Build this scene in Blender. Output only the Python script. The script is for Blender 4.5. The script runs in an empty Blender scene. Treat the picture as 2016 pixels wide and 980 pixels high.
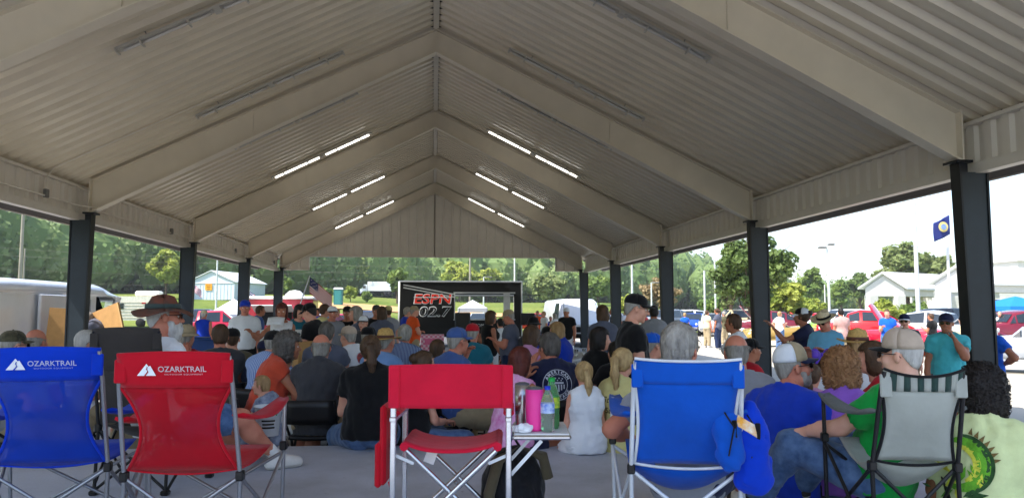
import bpy, bmesh, math, random
import numpy as np
from mathutils import Vector, Matrix, Euler
from mathutils.bvhtree import BVHTree
R = math.radians
rnd = random.Random(7)
SC = bpy.context.scene
COL = SC.collection
# ---------------------------------------------------------------- camera, sky, sun, exposure
CAM_H = 1.1
YAW, PITCH = R(5.767), R(4.604)
cam_d = bpy.data.cameras.new('camera'); cam = bpy.data.objects.new('camera', cam_d); COL.objects.link(cam)
cam.location = (0, 0, CAM_H); cam.rotation_euler = (R(90) + PITCH, 0, -YAW)
cam_d.sensor_width = 36; cam_d.lens = 36 * 1515 / 2016; cam_d.clip_end = 6000; cam_d.clip_start = .05
SC.camera = cam
SUN_EL, SUN_AZ = R(55), R(-112)            # azimuth measured from +Y towards +X
W = bpy.data.worlds.new('World'); SC.world = W; W.use_nodes = True
wn = W.node_tree.nodes; wl = W.node_tree.links
sky_n = wn.new('ShaderNodeTexSky'); sky_n.sky_type = 'NISHITA'; sky_n.sun_disc = False
sky_n.sun_elevation = SUN_EL; sky_n.sun_rotation = SUN_AZ; sky_n.air_density = 1.0; sky_n.dust_density = 1.2; sky_n.ozone_density = 1.0
wl.new(sky_n.outputs[0], wn['Background'].inputs[0]); wn['Background'].inputs[1].default_value = .15
sun_d = bpy.data.lights.new('sun', 'SUN'); sun = bpy.data.objects.new('sun', sun_d); COL.objects.link(sun)
sun_d.energy = 3.6; sun_d.angle = R(.5); sun_d.color = (1, .95, .87)
_sd = Vector((math.cos(SUN_EL) * math.sin(SUN_AZ), math.cos(SUN_EL) * math.cos(SUN_AZ), math.sin(SUN_EL)))
sun.rotation_euler = _sd.to_track_quat('Z', 'Y').to_euler(); sun.location = (0, 0, 60)
SC.view_settings.view_transform = 'Standard'; SC.view_settings.look = 'None'; SC.view_settings.gamma = 1
SC.view_settings.use_curve_mapping = False; SC.view_settings.exposure = 1.36
SC.render.engine = 'CYCLES'
SC.cycles.use_denoising = True; SC.cycles.max_bounces = 9; SC.cycles.diffuse_bounces = 5; SC.cycles.transparent_max_bounces = 12
SC.cycles.sample_clamp_indirect = 8
try: SC.cycles.denoiser = 'OPENIMAGEDENOISE'
except Exception: pass
# ---------------------------------------------------------------- pixel helpers (photo is 2016 x 980)
FP = 1515.0
_f = np.array([math.sin(YAW) * math.cos(PITCH), math.cos(YAW) * math.cos(PITCH), math.sin(PITCH)])
_r = np.array([math.cos(YAW), -math.sin(YAW), 0.0]); _u = np.cross(_r, _f); _c = np.array([0, 0, CAM_H])
def ray(px, py): return _f + _r * (px - 1008) / FP - _u * (py - 490) / FP
def atY(px, py, Y): v = ray(px, py); return Vector(_c + v * (Y / v[1]))
def atX(px, py, X): v = ray(px, py); return Vector(_c + v * (X / v[0]))
def atZ(px, py, Z): v = ray(px, py); return Vector(_c + v * ((Z - CAM_H) / v[2]))
def atD(px, py, D): return Vector(_c + ray(px, py) * D)      # D = depth along the optical axis
# ---------------------------------------------------------------- materials
MATS = {}
def srgb(r, g, b):
    f = lambda c: (c / 255 / 12.92) if c / 255 <= .04045 else ((c / 255 + .055) / 1.055) ** 2.4
    return (f(r), f(g), f(b), 1)
def nodes_of(name):
    m = bpy.data.materials.new(name); m.use_nodes = True
    nt = m.node_tree; b = nt.nodes['Principled BSDF']
    return m, nt, b
def N(nt, typ, **kw):
    n = nt.nodes.new(typ)
    for k, v in kw.items():
        if k.startswith('_'): setattr(n, k[1:], v)
        else: n.inputs[k.replace('_', ' ')].default_value = v
    return n
def mat(name, col, rough=.6, metal=0, noise=.12, scale=6.0, bump=0.0, bscale=40.0, spec=.4, col2=None, coat=0, stretch=None, trans=0, ior=1.45, sheen=0, alpha=1.0, emit=None, estr=0, detail=4, wave=None):
    """procedural principled material: base colour mottled by noise, optional fine bump"""
    if name in MATS: return MATS[name]
    m, nt, b = nodes_of(name); L = nt.links
    tc = N(nt, 'ShaderNodeTexCoord')
    src = tc.outputs['Object']
    if stretch:
        mp = N(nt, 'ShaderNodeMapping'); mp.inputs['Scale'].default_value = stretch; L.new(src, mp.inputs[0]); src = mp.outputs[0]
    nz = N(nt, 'ShaderNodeTexNoise', Scale=scale, Detail=detail, Roughness=.6); L.new(src, nz.inputs[0])
    rp = N(nt, 'ShaderNodeValToRGB'); L.new(nz.outputs[0], rp.inputs[0])
    c = col[:3]
    lo = [x * (1 - noise) for x in c]; hi = [min(1, x * (1 + noise)) for x in c]
    if col2: lo = list(c); hi = list(col2[:3])
    rp.color_ramp.elements[0].position = .32; rp.color_ramp.elements[1].position = .68
    rp.color_ramp.elements[0].color = (*lo, 1); rp.color_ramp.elements[1].color = (*hi, 1)
    L.new(rp.outputs[0], b.inputs['Base Color'])
    b.inputs['Roughness'].default_value = rough; b.inputs['Metallic'].default_value = metal
    b.inputs['Specular IOR Level'].default_value = spec; b.inputs['Coat Weight'].default_value = coat; b.inputs['Coat Roughness'].default_value = .06
    b.inputs['Transmission Weight'].default_value = trans; b.inputs['IOR'].default_value = ior; b.inputs['Sheen Weight'].default_value = sheen
    b.inputs['Alpha'].default_value = alpha
    if emit: b.inputs['Emission Color'].default_value = (*emit[:3], 1); b.inputs['Emission Strength'].default_value = estr
    if bump:
        n2 = N(nt, "ShaderNodeTexNoise", Scale=bscale, Detail=5.0); L.new(src, n2.inputs[0])
        bp = N(nt, 'ShaderNodeBump', Strength=bump, Distance=.01); L.new(n2.outputs[0], bp.inputs['Height']); L.new(bp.outputs[0], b.inputs['Normal'])
    MATS[name] = m
    return m
# ---------------------------------------------------------------- objects
def tag(o, label=None, cat=None, group=None, kind=None):
    if label: o['label'] = label
    if cat: o['category'] = cat
    if group: o['group'] = group
    if kind: o['kind'] = kind
    return o
def empty(name, loc=(0, 0, 0), rz=0, label=None, cat=None, group=None, parent=None):
    o = bpy.data.objects.new(name, None); COL.objects.link(o); o.empty_display_size = .1
    o.location = loc; o.rotation_euler = (0, 0, rz)
    if parent: o.parent = parent
    return tag(o, label, cat, group)
def link(name, me, parent=None, loc=None, rot=None, **kw):
    o = bpy.data.objects.new(name, me); COL.objects.link(o)
    if parent: o.parent = parent
    if loc is not None: o.location = loc
    if rot is not None: o.rotation_euler = rot
    return tag(o, **kw)
def copy_tree(o, parent=None):
    c = o.copy(); COL.objects.link(c); c.parent = parent
    for ch in list(o.children): copy_tree(ch, c)
    return c
class MB:
    """collects faces with material slots, builds one mesh"""
    def __init__(s): s.v = []; s.f = []; s.m = []; s.sm = []; s.mats = []; s.cur = 0; s.M = None; s.smooth = False
    def mat(s, m):
        if m not in s.mats: s.mats.append(m)
        s.cur = s.mats.index(m); return s
    def xf(s, M): s.M = M; return s
    def add(s, vs, fs, smooth=None):
        o = len(s.v)
        if s.M is not None: vs = [s.M @ Vector(v) for v in vs]
        s.v += [tuple(v) for v in vs]
        for f in fs: s.f.append([i + o for i in f]); s.m.append(s.cur); s.sm.append(s.smooth if smooth is None else smooth)
        return s
    def box(s, c, d, rz=0, taper=1.0, bev=0, rx=0, ry=0):
        hx, hy, hz = d[0] / 2, d[1] / 2, d[2] / 2
        E = Euler((rx, ry, rz)).to_matrix()
        if bev:
            b = min(bev, hx * .9, hy * .9, hz * .9); vs = []
            for sz in (-1, 1):
                for sx, sy in ((-1, -1), (1, -1), (1, 1), (-1, 1)):
                    vs += [(sx * (hx - b), sy * (hy - b), sz * hz), (sx * hx, sy * (hy - b), sz * (hz - b)), (sx * (hx - b), sy * hy, sz * (hz - b))]
            i = lambda k, q, w: k * 12 + q * 3 + w
            fs = [[i(0, 3, 0), i(0, 2, 0), i(0, 1, 0), i(0, 0, 0)], [i(1, 0, 0), i(1, 1, 0), i(1, 2, 0), i(1, 3, 0)]]
            # sides: y-: quads use w=2 of q0,q1 ; x+: w=1 of q1,q2 ; y+: w=2 of q2,q3 ; x-: w=1 of q3,q0
            for (q0, q1, w) in ((0, 1, 2), (1, 2, 1), (2, 3, 2), (3, 0, 1)):
                fs.append([i(0, q0, w), i(0, q1, w), i(1, q1, w), i(1, q0, w)])
                fs.append([i(0, q0, 0), i(0, q1, 0), i(0, q1, w), i(0, q0, w)]); fs.append([i(1, q0, w), i(1, q1, w), i(1, q1, 0), i(1, q0, 0)])
            for q in range(4):
                a, bb = (2, 1) if q in (1, 3) else (1, 2)
                fs.append([i(0, q, a), i(0, q, bb), i(1, q, bb), i(1, q, a)] if False else [i(0, q, 1), i(1, q, 1), i(1, q, 2), i(0, q, 2)])
                fs.append([i(0, q, 0), i(0, q, 1), i(0, q, 2)]); fs.append([i(1, q, 0), i(1, q, 1), i(1, q, 2)])
        else:
            vs = [(-hx, -hy, -hz), (hx, -hy, -hz), (hx, hy, -hz), (-hx, hy, -hz), (-hx * taper, -hy * taper, hz), (hx * taper, -hy * taper, hz), (hx * taper, hy * taper, hz), (-hx * taper, hy * taper, hz)]
            fs = [[3, 2, 1, 0], [4, 5, 6, 7], [0, 1, 5, 4], [1, 2, 6, 5], [2, 3, 7, 6], [3, 0, 4, 7]]
        s.add([E @ Vector(v) + Vector(c) for v in vs], fs); return s
    def tube(s, pts, r, n=8, cap=True, smooth=True):
        pts = [Vector(p) for p in pts]; k = len(pts); rs = r if isinstance(r, (list, tuple)) else [r] * k
        vs = []; fs = []; ref = None
        for i, p in enumerate(pts):
            t = (pts[min(i + 1, k - 1)] - pts[max(i - 1, 0)]).normalized()
            if ref is None:
                ref = Vector((0, 0, 1)) if abs(t.z) < .9 else Vector((1, 0, 0))
            a = t.cross(ref).normalized(); b = t.cross(a).normalized(); ref = -b if False else ref
            for j in range(n):
                q = 2 * math.pi * j / n; vs.append(p + (a * math.cos(q) + b * math.sin(q)) * rs[i])
        for i in range(k - 1):
            for j in range(n):
                fs.append([i * n + j, i * n + (j + 1) % n, (i + 1) * n + (j + 1) % n, (i + 1) * n + j])
        s.add(vs, fs, smooth)
        if cap: s.add(vs[:n], [list(range(n))], False); s.add(vs[-n:], [list(range(n))[::-1]], False)
        return s
    def bar(s, a, b, w, h, up=(0, 0, 1)):
        a = Vector(a); b = Vector(b); t = (b - a).normalized(); up = Vector(up)
        if abs(t.dot(up)) > .98: up = Vector((0, 1, 0))
        x = t.cross(up).normalized(); y = x.cross(t).normalized()
        vs = []
        for p in (a, b):
            for sx, sy in ((-1, -1), (1, -1), (1, 1), (-1, 1)): vs.append(p + x * sx * w / 2 + y * sy * h / 2)
        s.add(vs, [[3, 2, 1, 0], [4, 5, 6, 7], [0, 1, 5, 4], [1, 2, 6, 5], [2, 3, 7, 6], [3, 0, 4, 7]]); return s
    def lathe(s, prof, c=(0, 0, 0), n=20, smooth=True, ax=None):
        vs = []; fs = []; k = len(prof); c = Vector(c)
        for (r_, z) in prof:
            for j in range(n):
                q = 2 * math.pi * j / n; v = Vector((r_ * math.cos(q), r_ * math.sin(q), z))
                if ax == 'x': v = Vector((v.z, v.x, v.y))
                if ax == 'y': v = Vector((v.x, v.z, v.y))
                vs.append(c + v)
        for i in range(k - 1):
            for j in range(n): fs.append([i * n + j, i * n + (j + 1) % n, (i + 1) * n + (j + 1) % n, (i + 1) * n + j])
        s.add(vs, fs, smooth); return s
    def grid(s, P, closed_u=False, smooth=True, thick=0):
        """P: rows of points (list of lists)"""
        nu = len(P); nv = len(P[0]); vs = [Vector(p) for row in P for p in row]; fs = []
        for i in range(nu - (0 if closed_u else 1)):
            for j in range(nv - 1):
                a = i * nv + j; b = ((i + 1) % nu) * nv + j; fs.append([a, b, b + 1, a + 1])
        if thick:
            nrm = []
            for i in range(nu):
                for j in range(nv):
                    du = vs[(min(i + 1, nu - 1)) * nv + j] - vs[max(i - 1, 0) * nv + j]; dv = vs[i * nv + min(j + 1, nv - 1)] - vs[i * nv + max(j - 1, 0)]
                    c = du.cross(dv); nrm.append(c.normalized() if c.length > 1e-9 else Vector((0, 0, 1)))
            m = len(vs); vs = vs + [v - n_ * thick for v, n_ in zip(vs, nrm)]
            fs = fs + [[q + m for q in f[::-1]] for f in fs]
            for j in range(nv - 1): fs.append([j, j + 1, j + 1 + m, j + m]); a = (nu - 1) * nv + j; fs.append([a + 1, a, a + m, a + 1 + m])
            for i in range(nu - 1): a = i * nv; b = a + nv; fs.append([b, a, a + m, b + m]); a += nv - 1; b += nv - 1; fs.append([a, b, b + m, a + m])
        s.add(vs, fs, smooth); return s
    def poly(s, outline, depth, ax='y', y0=0, smooth=False):
        """outline in a plane extruded: ax 'y': (x,z) outline, from y0 to y0+depth; 'x': (y,z); 'z': (x,y)"""
        n = len(outline)
        def P(a, b, d): return (a, d, b) if ax == 'y' else ((d, a, b) if ax == 'x' else (a, b, d))
        vs = [P(a, b, y0) for a, b in outline] + [P(a, b, y0 + depth) for a, b in outline]
        fs = [list(range(n)), list(range(2 * n - 1, n - 1, -1))] + [[i, (i + 1) % n + 0, (i + 1) % n + n, i + n][::-1] for i in range(n)]
        s.add(vs, fs, smooth); return s
    def mesh(s, name):
        me = bpy.data.meshes.new(name); me.from_pydata(s.v, [], s.f)
        for m in s.mats: me.materials.append(m)
        me.polygons.foreach_set('material_index', s.m); me.polygons.foreach_set('use_smooth', s.sm); me.update()
        return me
    def build(s, name, parent=None, loc=None, rot=None, **kw): return link(name, s.mesh(name), parent, loc, rot, **kw)
def np_mesh(name, V, Q, mats, midx=None, smooth=True):
    me = bpy.data.meshes.new(name); V = np.asarray(V, np.float32); Q = np.asarray(Q, np.int32)
    k = Q.shape[1]
    me.vertices.add(len(V)); me.vertices.foreach_set('co', V.ravel())
    me.loops.add(Q.size); me.loops.foreach_set('vertex_index', Q.ravel())
    me.polygons.add(len(Q)); me.polygons.foreach_set('loop_start', np.arange(0, Q.size, k, dtype=np.int32)); me.polygons.foreach_set('loop_total', np.full(len(Q), k, np.int32))
    for m in mats: me.materials.append(m)
    if midx is not None: me.polygons.foreach_set('material_index', np.asarray(midx, np.int32))
    me.polygons.foreach_set('use_smooth', np.full(len(Q), smooth, bool))
    me.update(calc_edges=True)
    return me
def text_mesh(s, size, name='lettering', extrude=.0008, shear=0, bold=0, space=1.0, width=1.0):
    cu = bpy.data.curves.new(name, 'FONT'); cu.body = s; cu.size = size; cu.extrude = extrude; cu.align_x = 'CENTER'; cu.align_y = 'CENTER'
    cu.shear = shear; cu.offset = bold; cu.space_character = space; cu.resolution_u = 3
    o = bpy.data.objects.new(name, cu); COL.objects.link(o)
    bpy.context.view_layer.update()
    me = bpy.data.meshes.new_from_object(o.evaluated_get(bpy.context.evaluated_depsgraph_get()))
    bpy.data.objects.remove(o); me.name = name
    return me
# ================================================================ pavilion
HW = 6.4                                   # half width to column line
BAYS = [-3.6, 2.45, 8.5, 14.58, 20.66, 26.65, 32.4]
Z_LOW, Z_OUT = -.45, -.5
SLOPE = (6.47 - 3.38) / 6.25               # roof underside: apex 6.5 at x=0
def roof_z(x): return 6.56 - SLOPE * abs(x)
EAVE = 7.46
M_panel = mat('white_steel_panel', srgb(206, 194, 170), .28, noise=.06, scale=1.2, spec=.7)
M_beam = mat('white_painted_beam', srgb(210, 199, 178), .45, noise=.05, scale=2, spec=.5, bump=.02, bscale=60)
M_trim = mat('white_trim', srgb(210, 202, 188), .42, noise=.04, scale=3)
M_col = mat('dark_blue_column', srgb(25, 35, 43), .45, noise=.2, scale=5, spec=.5, bump=.03, bscale=90)
M_colb = mat('black_column_flange', srgb(20, 23, 28), .45, noise=.2, scale=6)
M_galv = mat('galvanised_steel', srgb(168, 170, 170), .4, .7, noise=.1, scale=20)
M_boxg = mat('grey_junction_box', srgb(110, 108, 104), .5, noise=.1)
pav = empty('pavilion', (0, 14, Z_LOW), 0, 'large open pavilion with white steel gable roof on dark blue columns', 'pavilion')
def pchild(mb, name, loc=(0, 0, 0), rot=None):
    o = mb.build(name, pav, (loc[0], loc[1] - 14, loc[2] - Z_LOW), rot); return o
# roof sheets: one trapezoid-ribbed sheet, repeated
PITCHR = .305; SHEET = PITCHR * 3
def rib_profile(n, pitch, h, shift=0):
    pts = []
    for i in range(n):
        a = i * pitch
        pts += [(a, 0), (a + pitch * .42, 0), (a + pitch * .56, h), (a + pitch * .86, h)]
    pts.append((n * pitch, 0)); return pts
def sheet_mesh(side):
    mb = MB().mat(M_panel); prof = rib_profile(3, PITCHR, .07); P = []
    k = math.hypot(1, SLOPE); nx, nz = side * SLOPE / k, 1 / k
    xs = [.04, 2.4, 4.8, EAVE]
    rows = [[(side * x + nx * h * 1, y, roof_z(x) + nz * h) for (y, h) in prof] for x in xs]
    mb.smooth = False
    mb.grid(rows, smooth=False, thick=.0)
    # outer skin a little above so that the sheet has thickness
    rows2 = [[(p[0] + nx * .012, p[1], p[2] + nz * .012) for p in r_] for r_ in rows]
    mb.grid([r_ for r_ in rows2], smooth=False)
    me = mb.mesh('roof_sheet'); return me
RY0 = .55
n_sh = math.ceil((32.85 - RY0) / SHEET)
for side in (-1, 1):
    me = sheet_mesh(side)
    for i in range(n_sh):
        link('roof_sheet', me, pav, (0, RY0 + i * SHEET - 14, -Z_LOW))
Y_END = RY0 + n_sh * SHEET
# ridge cap strip and trim under it
mb = MB().mat(M_trim)
mb.box((0, (Y_END + RY0) / 2, 6.51), (.11, Y_END - RY0, .012)); mb.box((0, (Y_END + RY0) / 2, 6.497), (.03, Y_END - RY0, .014))
mb.add([(-.45, RY0, roof_z(.45) + .085), (0, RY0, 6.68), (0, Y_END, 6.68), (-.45, Y_END, roof_z(.45) + .085), (.45, RY0, roof_z(.45) + .085), (.45, Y_END, roof_z(.45) + .085)], [[0, 1, 2, 3], [1, 4, 5, 2]])
pchild(mb, 'ridge_cap')
# black foam closures at ridge and eave (the dark scallops)
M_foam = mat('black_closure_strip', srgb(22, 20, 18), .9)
mb = MB().mat(M_foam); mb.box((0, (Y_END + RY0) / 2, 6.59), (.26, Y_END - RY0, .06)); pchild(mb, 'ridge_closure')
# rafters (tapered I-beams) and columns
def rafter(Y):
    mb = MB().mat(M_beam); 
    for s in (-1, 1):
        x0, x1 = 0.0, HW - .2
        top0, top1 = roof_z(x0) - .06, roof_z(x1) - .03
        bot0, bot1 = 6.06, 2.88
        # web
        mb.add([(s * x0, Y - .012, bot0), (s * x1, Y - .012, bot1), (s * x1, Y - .012, top1), (s * x0, Y - .012, top0), (s * x0, Y + .012, bot0), (s * x1, Y + .012, bot1), (s * x1, Y + .012, top1), (s * x0, Y + .012, top0)],
               [[0, 1, 2, 3], [7, 6, 5, 4], [1, 5, 6, 2]])
        mb.bar((s * x0, Y, bot0 - .0), (s * (x1 + .0), Y, bot1), .2, .022)
        mb.bar((s * x0, Y, top0), (s * x1, Y, top1), .2, .016)
        # end plate and splice line
        mb.box((s * (x1 + .012), Y, (bot1 + top1) / 2), (.02, .22, top1 - bot1 + .04))
        xs = 3.4
        mb.box((s * xs, Y - .02, (roof_z(xs) - .06 + bot0 - (bot0 - bot1) * xs / x1) / 2), (.02, .03, roof_z(xs) - .12 - (bot0 - (bot0 - bot1) * xs / x1)))
    mb.box((0, Y, 6.27), (.024, .2, .4))
    pchild(mb, 'rafter')
def column(Y, s, zb):
    mb = MB(); zt = 2.86; zo = 2.74
    xi_t, xi_b, xo = HW - .21, HW - .14, HW + .11
    mb.mat(M_col)
    # web facing the camera, set between the flanges
    mb.poly([(s * xi_b, zb), (s * xo, zb), (s * xo, zo), (s * xi_t, zo)], .14, 'y', Y - .07)
    mb.mat(M_colb)
    mb.bar((s * (xi_b - .012), Y, zb), (s * (xi_t - .012), Y, zt), .024, .17, up=(0, 1, 0))
    mb.box((s * (xo + .014), Y, (zb + zo) / 2), (.024, .17, zo - zb))
    mb.box((s * (xi_t + .02), Y, zt + .0), (.2, .26, .03)); mb.box((s * (xi_t + .05), Y, (zt + zo) / 2), (.1, .12, zt - zo + .02))
    mb.box((s * (HW + .02), Y, zb + .012), (.5, .34, .024))
    for a in (-1, 1):
        for b in (-1, 1): mb.lathe([(0, .05), (.018, .05), (.018, 0)], (s * (HW + .02) + a * .2, Y + b * .13, zb + .024), 6)
    pchild(mb, 'column')
for Y in BAYS[1:]:
    rafter(Y)
    for s in (-1, 1): column(Y, s, 0.0 if (Y < 4) else Z_LOW)
# fascia: ribbed panels between the columns, a sill beam below, cap trim above
FZ0, FZ1 = 2.86, 3.32
FP_N = 3
fprof = [(y, h) for y, h in rib_profile(FP_N, PITCHR, .04)]
def fascia_mesh(s):
    mb = MB().mat(M_trim)
    mb.grid([[(s * (HW + .03) + s * h, y, z) for (y, h) in fprof] for z in (FZ0, FZ1)], smooth=False)
    mb.grid([[(s * (HW + .045) + s * h, y, z) for (y, h) in fprof] for z in (FZ0, FZ1)], smooth=False)
    return mb.mesh('fascia_panel')
for s in (-1, 1):
    me = fascia_mesh(s)
    for b in range(1, len(BAYS) - 1):
        y0, y1 = BAYS[b] + .001, BAYS[b + 1] - .001; n = round((y1 - y0) / SHEET); sc = (y1 - y0) / (n * SHEET)
        for i in range(n):
            o = link('fascia_panel', me, pav, (0, y0 + i * SHEET * sc - 14, -Z_LOW)); o.scale = (1, sc, 1)
    yc, yl = (BAYS[1] + BAYS[-1]) / 2, BAYS[-1] - BAYS[1]
    mb = MB().mat(M_trim); mb.box((s * (HW + .02), yc, FZ1 + .02), (.11, yl, .045)); pchild(mb, 'fascia_cap')
    mb = MB().mat(M_trim)
    mb.box((s * (HW + .05), yc, FZ0 - .065), (.14, yl + .4, .125)); pchild(mb, 'sill_beam')
    # eave closure and gutter edge beyond the wall line
    mb = MB().mat(M_trim); mb.box((s * (EAVE + .005), (Y_END + RY0) / 2, roof_z(EAVE) - .012), (.02, Y_END - RY0, .022)); pchild(mb, 'eave_trim')
    mb = MB().mat(mat('eave_shadow_strip', srgb(78, 72, 68), .8)); mb.bar((s * (HW + .14), (Y_END + RY0) / 2, roof_z(HW + .14) - .02), (s * (EAVE - .03), (Y_END + RY0) / 2, roof_z(EAVE - .03) - .02), Y_END - RY0, .012, up=(0, 0, 1)); pchild(mb, 'eave_shade_plate')  # plate added below the overhang; the eave's shade is put into its dark colour
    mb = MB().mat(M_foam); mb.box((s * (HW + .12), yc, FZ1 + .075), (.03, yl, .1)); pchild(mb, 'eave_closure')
# far gable: one vertical panel after another, drop ends beside the opening
GY = BAYS[-1] + .16
def gable_panel(x0, x1, zb):
    mb = MB().mat(M_trim); e = .001
    zt0, zt1 = roof_z(x0) - .04, roof_z(x1) - .04
    mb.add([(x0 + e, GY, zb), (x1 - e, GY, zb), (x1 - e, GY, zt1), (x0 + e, GY, zt0), (x0 + e, GY + .03, zb), (x1 - e, GY + .03, zb), (x1 - e, GY + .03, zt1), (x0 + e, GY + .03, zt0)],
           [[0, 1, 2, 3], [7, 6, 5, 4], [0, 3, 7, 4], [1, 5, 6, 2], [0, 4, 5, 1]])
    # the standing rib at one side
    w = x1 - x0
    mb.add([(x0 - .04, GY - .002, zb + .01), (x0 - .018, GY - .05, zb + .01), (x0 + .018, GY - .05, zb + .01), (x0 + .04, GY - .002, zb + .01),
            (x0 - .04, GY - .002, zt0 - .03), (x0 - .018, GY - .05, zt0 - .03), (x0 + .018, GY - .05, zt0 - .03), (x0 + .04, GY - .002, zt0 - .03)], [[0, 1, 5, 4], [1, 2, 6, 5], [2, 3, 7, 6], [0, 3, 2, 1], [4, 5, 6, 7]])
    pchild(mb, 'gable_panel')
PW = .3705
xs = [-5.185 + i * PW for i in range(29)]
for i in range(28):
    a, b = xs[i], xs[i + 1]
    if a < 0 < b:
        gable_panel(a, -.001, 3.40); gable_panel(.001, b, 3.40)
    else: gable_panel(a, b, 3.40)
for s in (-1, 1):
    for i in range(3):
        a = 5.185 + i * .38; b = a + .38
        gable_panel(*((a, b) if s > 0 else (-b, -a)), 2.83)
    mb = MB().mat(M_trim); mb.box((s * 5.75, GY + .01, 2.81), (1.2, .12, .05)); mb.box((s * 5.17, GY + .01, 3.1), (.04, .12, .6)); pchild(mb, 'gable_trim')
mb = MB().mat(M_trim); mb.box((0, GY + .01, 3.375), (10.3, .13, .06)); pchild(mb, 'gable_trim')
mb = MB().mat(M_trim); mb.poly([(-6.2, 2.86), (-5.19, 2.86), (-5.19, 3.42), (5.19, 3.42), (5.19, 2.86), (6.2, 2.86), (6.2, roof_z(6.2) - .02), (0, roof_z(0) - .03), (-6.2, roof_z(6.2) - .02)], .02, 'y', GY + .06); pchild(mb, 'gable_backing')
# back-left conduit run under the fascia with drops and junction boxes
for b in range(1, len(BAYS) - 1):
    y0, y1 = BAYS[b], BAYS[b + 1]
    mb = MB().mat(M_trim); x = -HW + .06
    mb.tube([(x, y0 + .25, 2.98), (x, y1 - .3, 2.98), (x + .14, y1 - .12, 2.97), (x + .3, y1, 2.97), (x + .14, y1 + .12, 2.97), (x, y1 + .25, 2.98)], .014, 6)
    yb = y0 + 4.7
    mb.tube([(x, yb, 3.0), (x, yb, 3.3), (x + .1, yb, 3.44), (x + .35, yb, roof_z(x + .35) - .03), (x + 4.2, yb, roof_z(x + 4.2) - .03)], .011, 6)
    c = pchild(mb, 'conduit')
    mb = MB().mat(M_boxg); mb.box((x, yb, 3.02), (.06, .11, .14), bev=.01); pchild(mb, 'junction_box')
mb = MB().mat(M_galv)
# ---------------------------------------------------------------- roof light fixtures (things hung from the roof)
M_lhous = mat('fixture_housing', srgb(176, 172, 162), .4, noise=.05)
M_lens = mat('prismatic_lens', srgb(196, 192, 186), .2, noise=.03, spec=.6)
M_tube_on = mat('lit_fluorescent_tube', (1, .98, .93), .4, emit=(1, .97, .9), estr=1.9)
M_tube_off = mat('unlit_tube', srgb(205, 203, 198), .3, noise=.02)
def fixture_meshes(lit):
    L_ = 2.72
    h = MB().mat(M_lhous); h.box((0, 0, 0), (L_, .12, .035)); h.box((-L_ / 2 - .012, 0, -.02), (.025, .125, .075), bev=.008); h.box((L_ / 2 + .012, 0, -.02), (.025, .125, .075), bev=.008); h.box((0, 0, -.02), (.09, .13, .07))
    k = MB().mat(M_lhous); k.box((0, 0, -.04), (.03, .15, .085), bev=.01)
    t = []
    for q in (-1, 1):
        m = MB().mat(M_tube_on if lit else M_lens)
        m.lathe([(.0, -.6), (.019, -.6), (.019, .6), (0, .6)], (q * .69, 0, -.04), 10, ax='x'); t.append(m.mesh('tube'))
    return h.mesh('housing'), k.mesh('clip'), t
FM = {True: fixture_meshes(True), False: fixture_meshes(False)}
def fixture(x, Y, lit, label, zoff=0):
    s = 1 if x > 0 else -1
    o = empty('light_fixture', (x, Y, roof_z(x) - .085), 0, label, 'light fixture', 'light fixtures under the roof')
    o.rotation_euler = (0, s * math.atan(SLOPE), 0)
    h, k, t = FM[lit]
    link('housing', h, o); [link('clip', k, o, (x, 0, 0)) for x in (-1.05, -.4, .4, 1.05)]
    for m in t: link('tube', m, o)
    for q in (-.95, .95): MB().mat(M_boxg).tube([(q, 0, .017), (q, 0, .085)], .008, 6).build('hanger', o)
FIXY = [10.15, 13.53, 16.08, 19.72, 22.35, 25.87, 28.75, 31.72]
for sgn, sname in ((-1, 'left'), (1, 'right')):
    for i, Y in enumerate(FIXY):
        o_ = ['first', 'second', 'third', 'fourth', 'fifth', 'sixth', 'seventh', 'last'][i]
        x = -2.87 if sgn < 0 else 2.56
        fixture(x, Y, i > 2, f"{'lit' if i > 2 else 'unlit'} fluorescent strip light on {sname} roof slope, {o_} counting from the front")
# ================================================================ floor slabs
def concrete(name, c, sc):
    m, nt, b = nodes_of(name); L = nt.links; tc = N(nt, 'ShaderNodeTexCoord'); o = tc.outputs['Object']
    def nz(s, d, lo, hi, c0, c1):
        n = N(nt, 'ShaderNodeTexNoise', Scale=s, Detail=d, Roughness=.65); L.new(o, n.inputs[0]); r = N(nt, 'ShaderNodeValToRGB'); e = r.color_ramp.elements; e[0].position = lo; e[1].position = hi; e[0].color = (*c0, 1); e[1].color = (*c1, 1); L.new(n.outputs[0], r.inputs[0]); return r.outputs[0]
    k = [x for x in c[:3]]
    base = nz(sc, 8.0, .3, .7, [x * .84 for x in k], [x * 1.1 for x in k]); stain = nz(.45, 6.0, .38, .52, (.78, .77, .75), (1, 1, 1)); spot = nz(9.0, 3.0, .26, .33, (.6, .58, .55), (1, 1, 1)); grain = nz(70.0, 3.0, .3, .7, (.92, .92, .92), (1.05, 1.05, 1.05))
    for x in (stain, spot, grain):
        mx = N(nt, 'ShaderNodeMix', _data_type='RGBA', _blend_type='MULTIPLY'); mx.inputs[0].default_value = 1; L.new(base, mx.inputs[6]); L.new(x, mx.inputs[7]); base = mx.outputs[2]
    L.new(base, b.inputs['Base Color']); b.inputs['Roughness'].default_value = .62; b.inputs['Specular IOR Level'].default_value = .35
    n2 = N(nt, 'ShaderNodeTexNoise', Scale=55.0, Detail=4.0); L.new(o, n2.inputs[0]); bp = N(nt, 'ShaderNodeBump', Strength=.12, Distance=.01); L.new(n2.outputs[0], bp.inputs['Height']); L.new(bp.outputs[0], b.inputs['Normal'])
    return m
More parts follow.
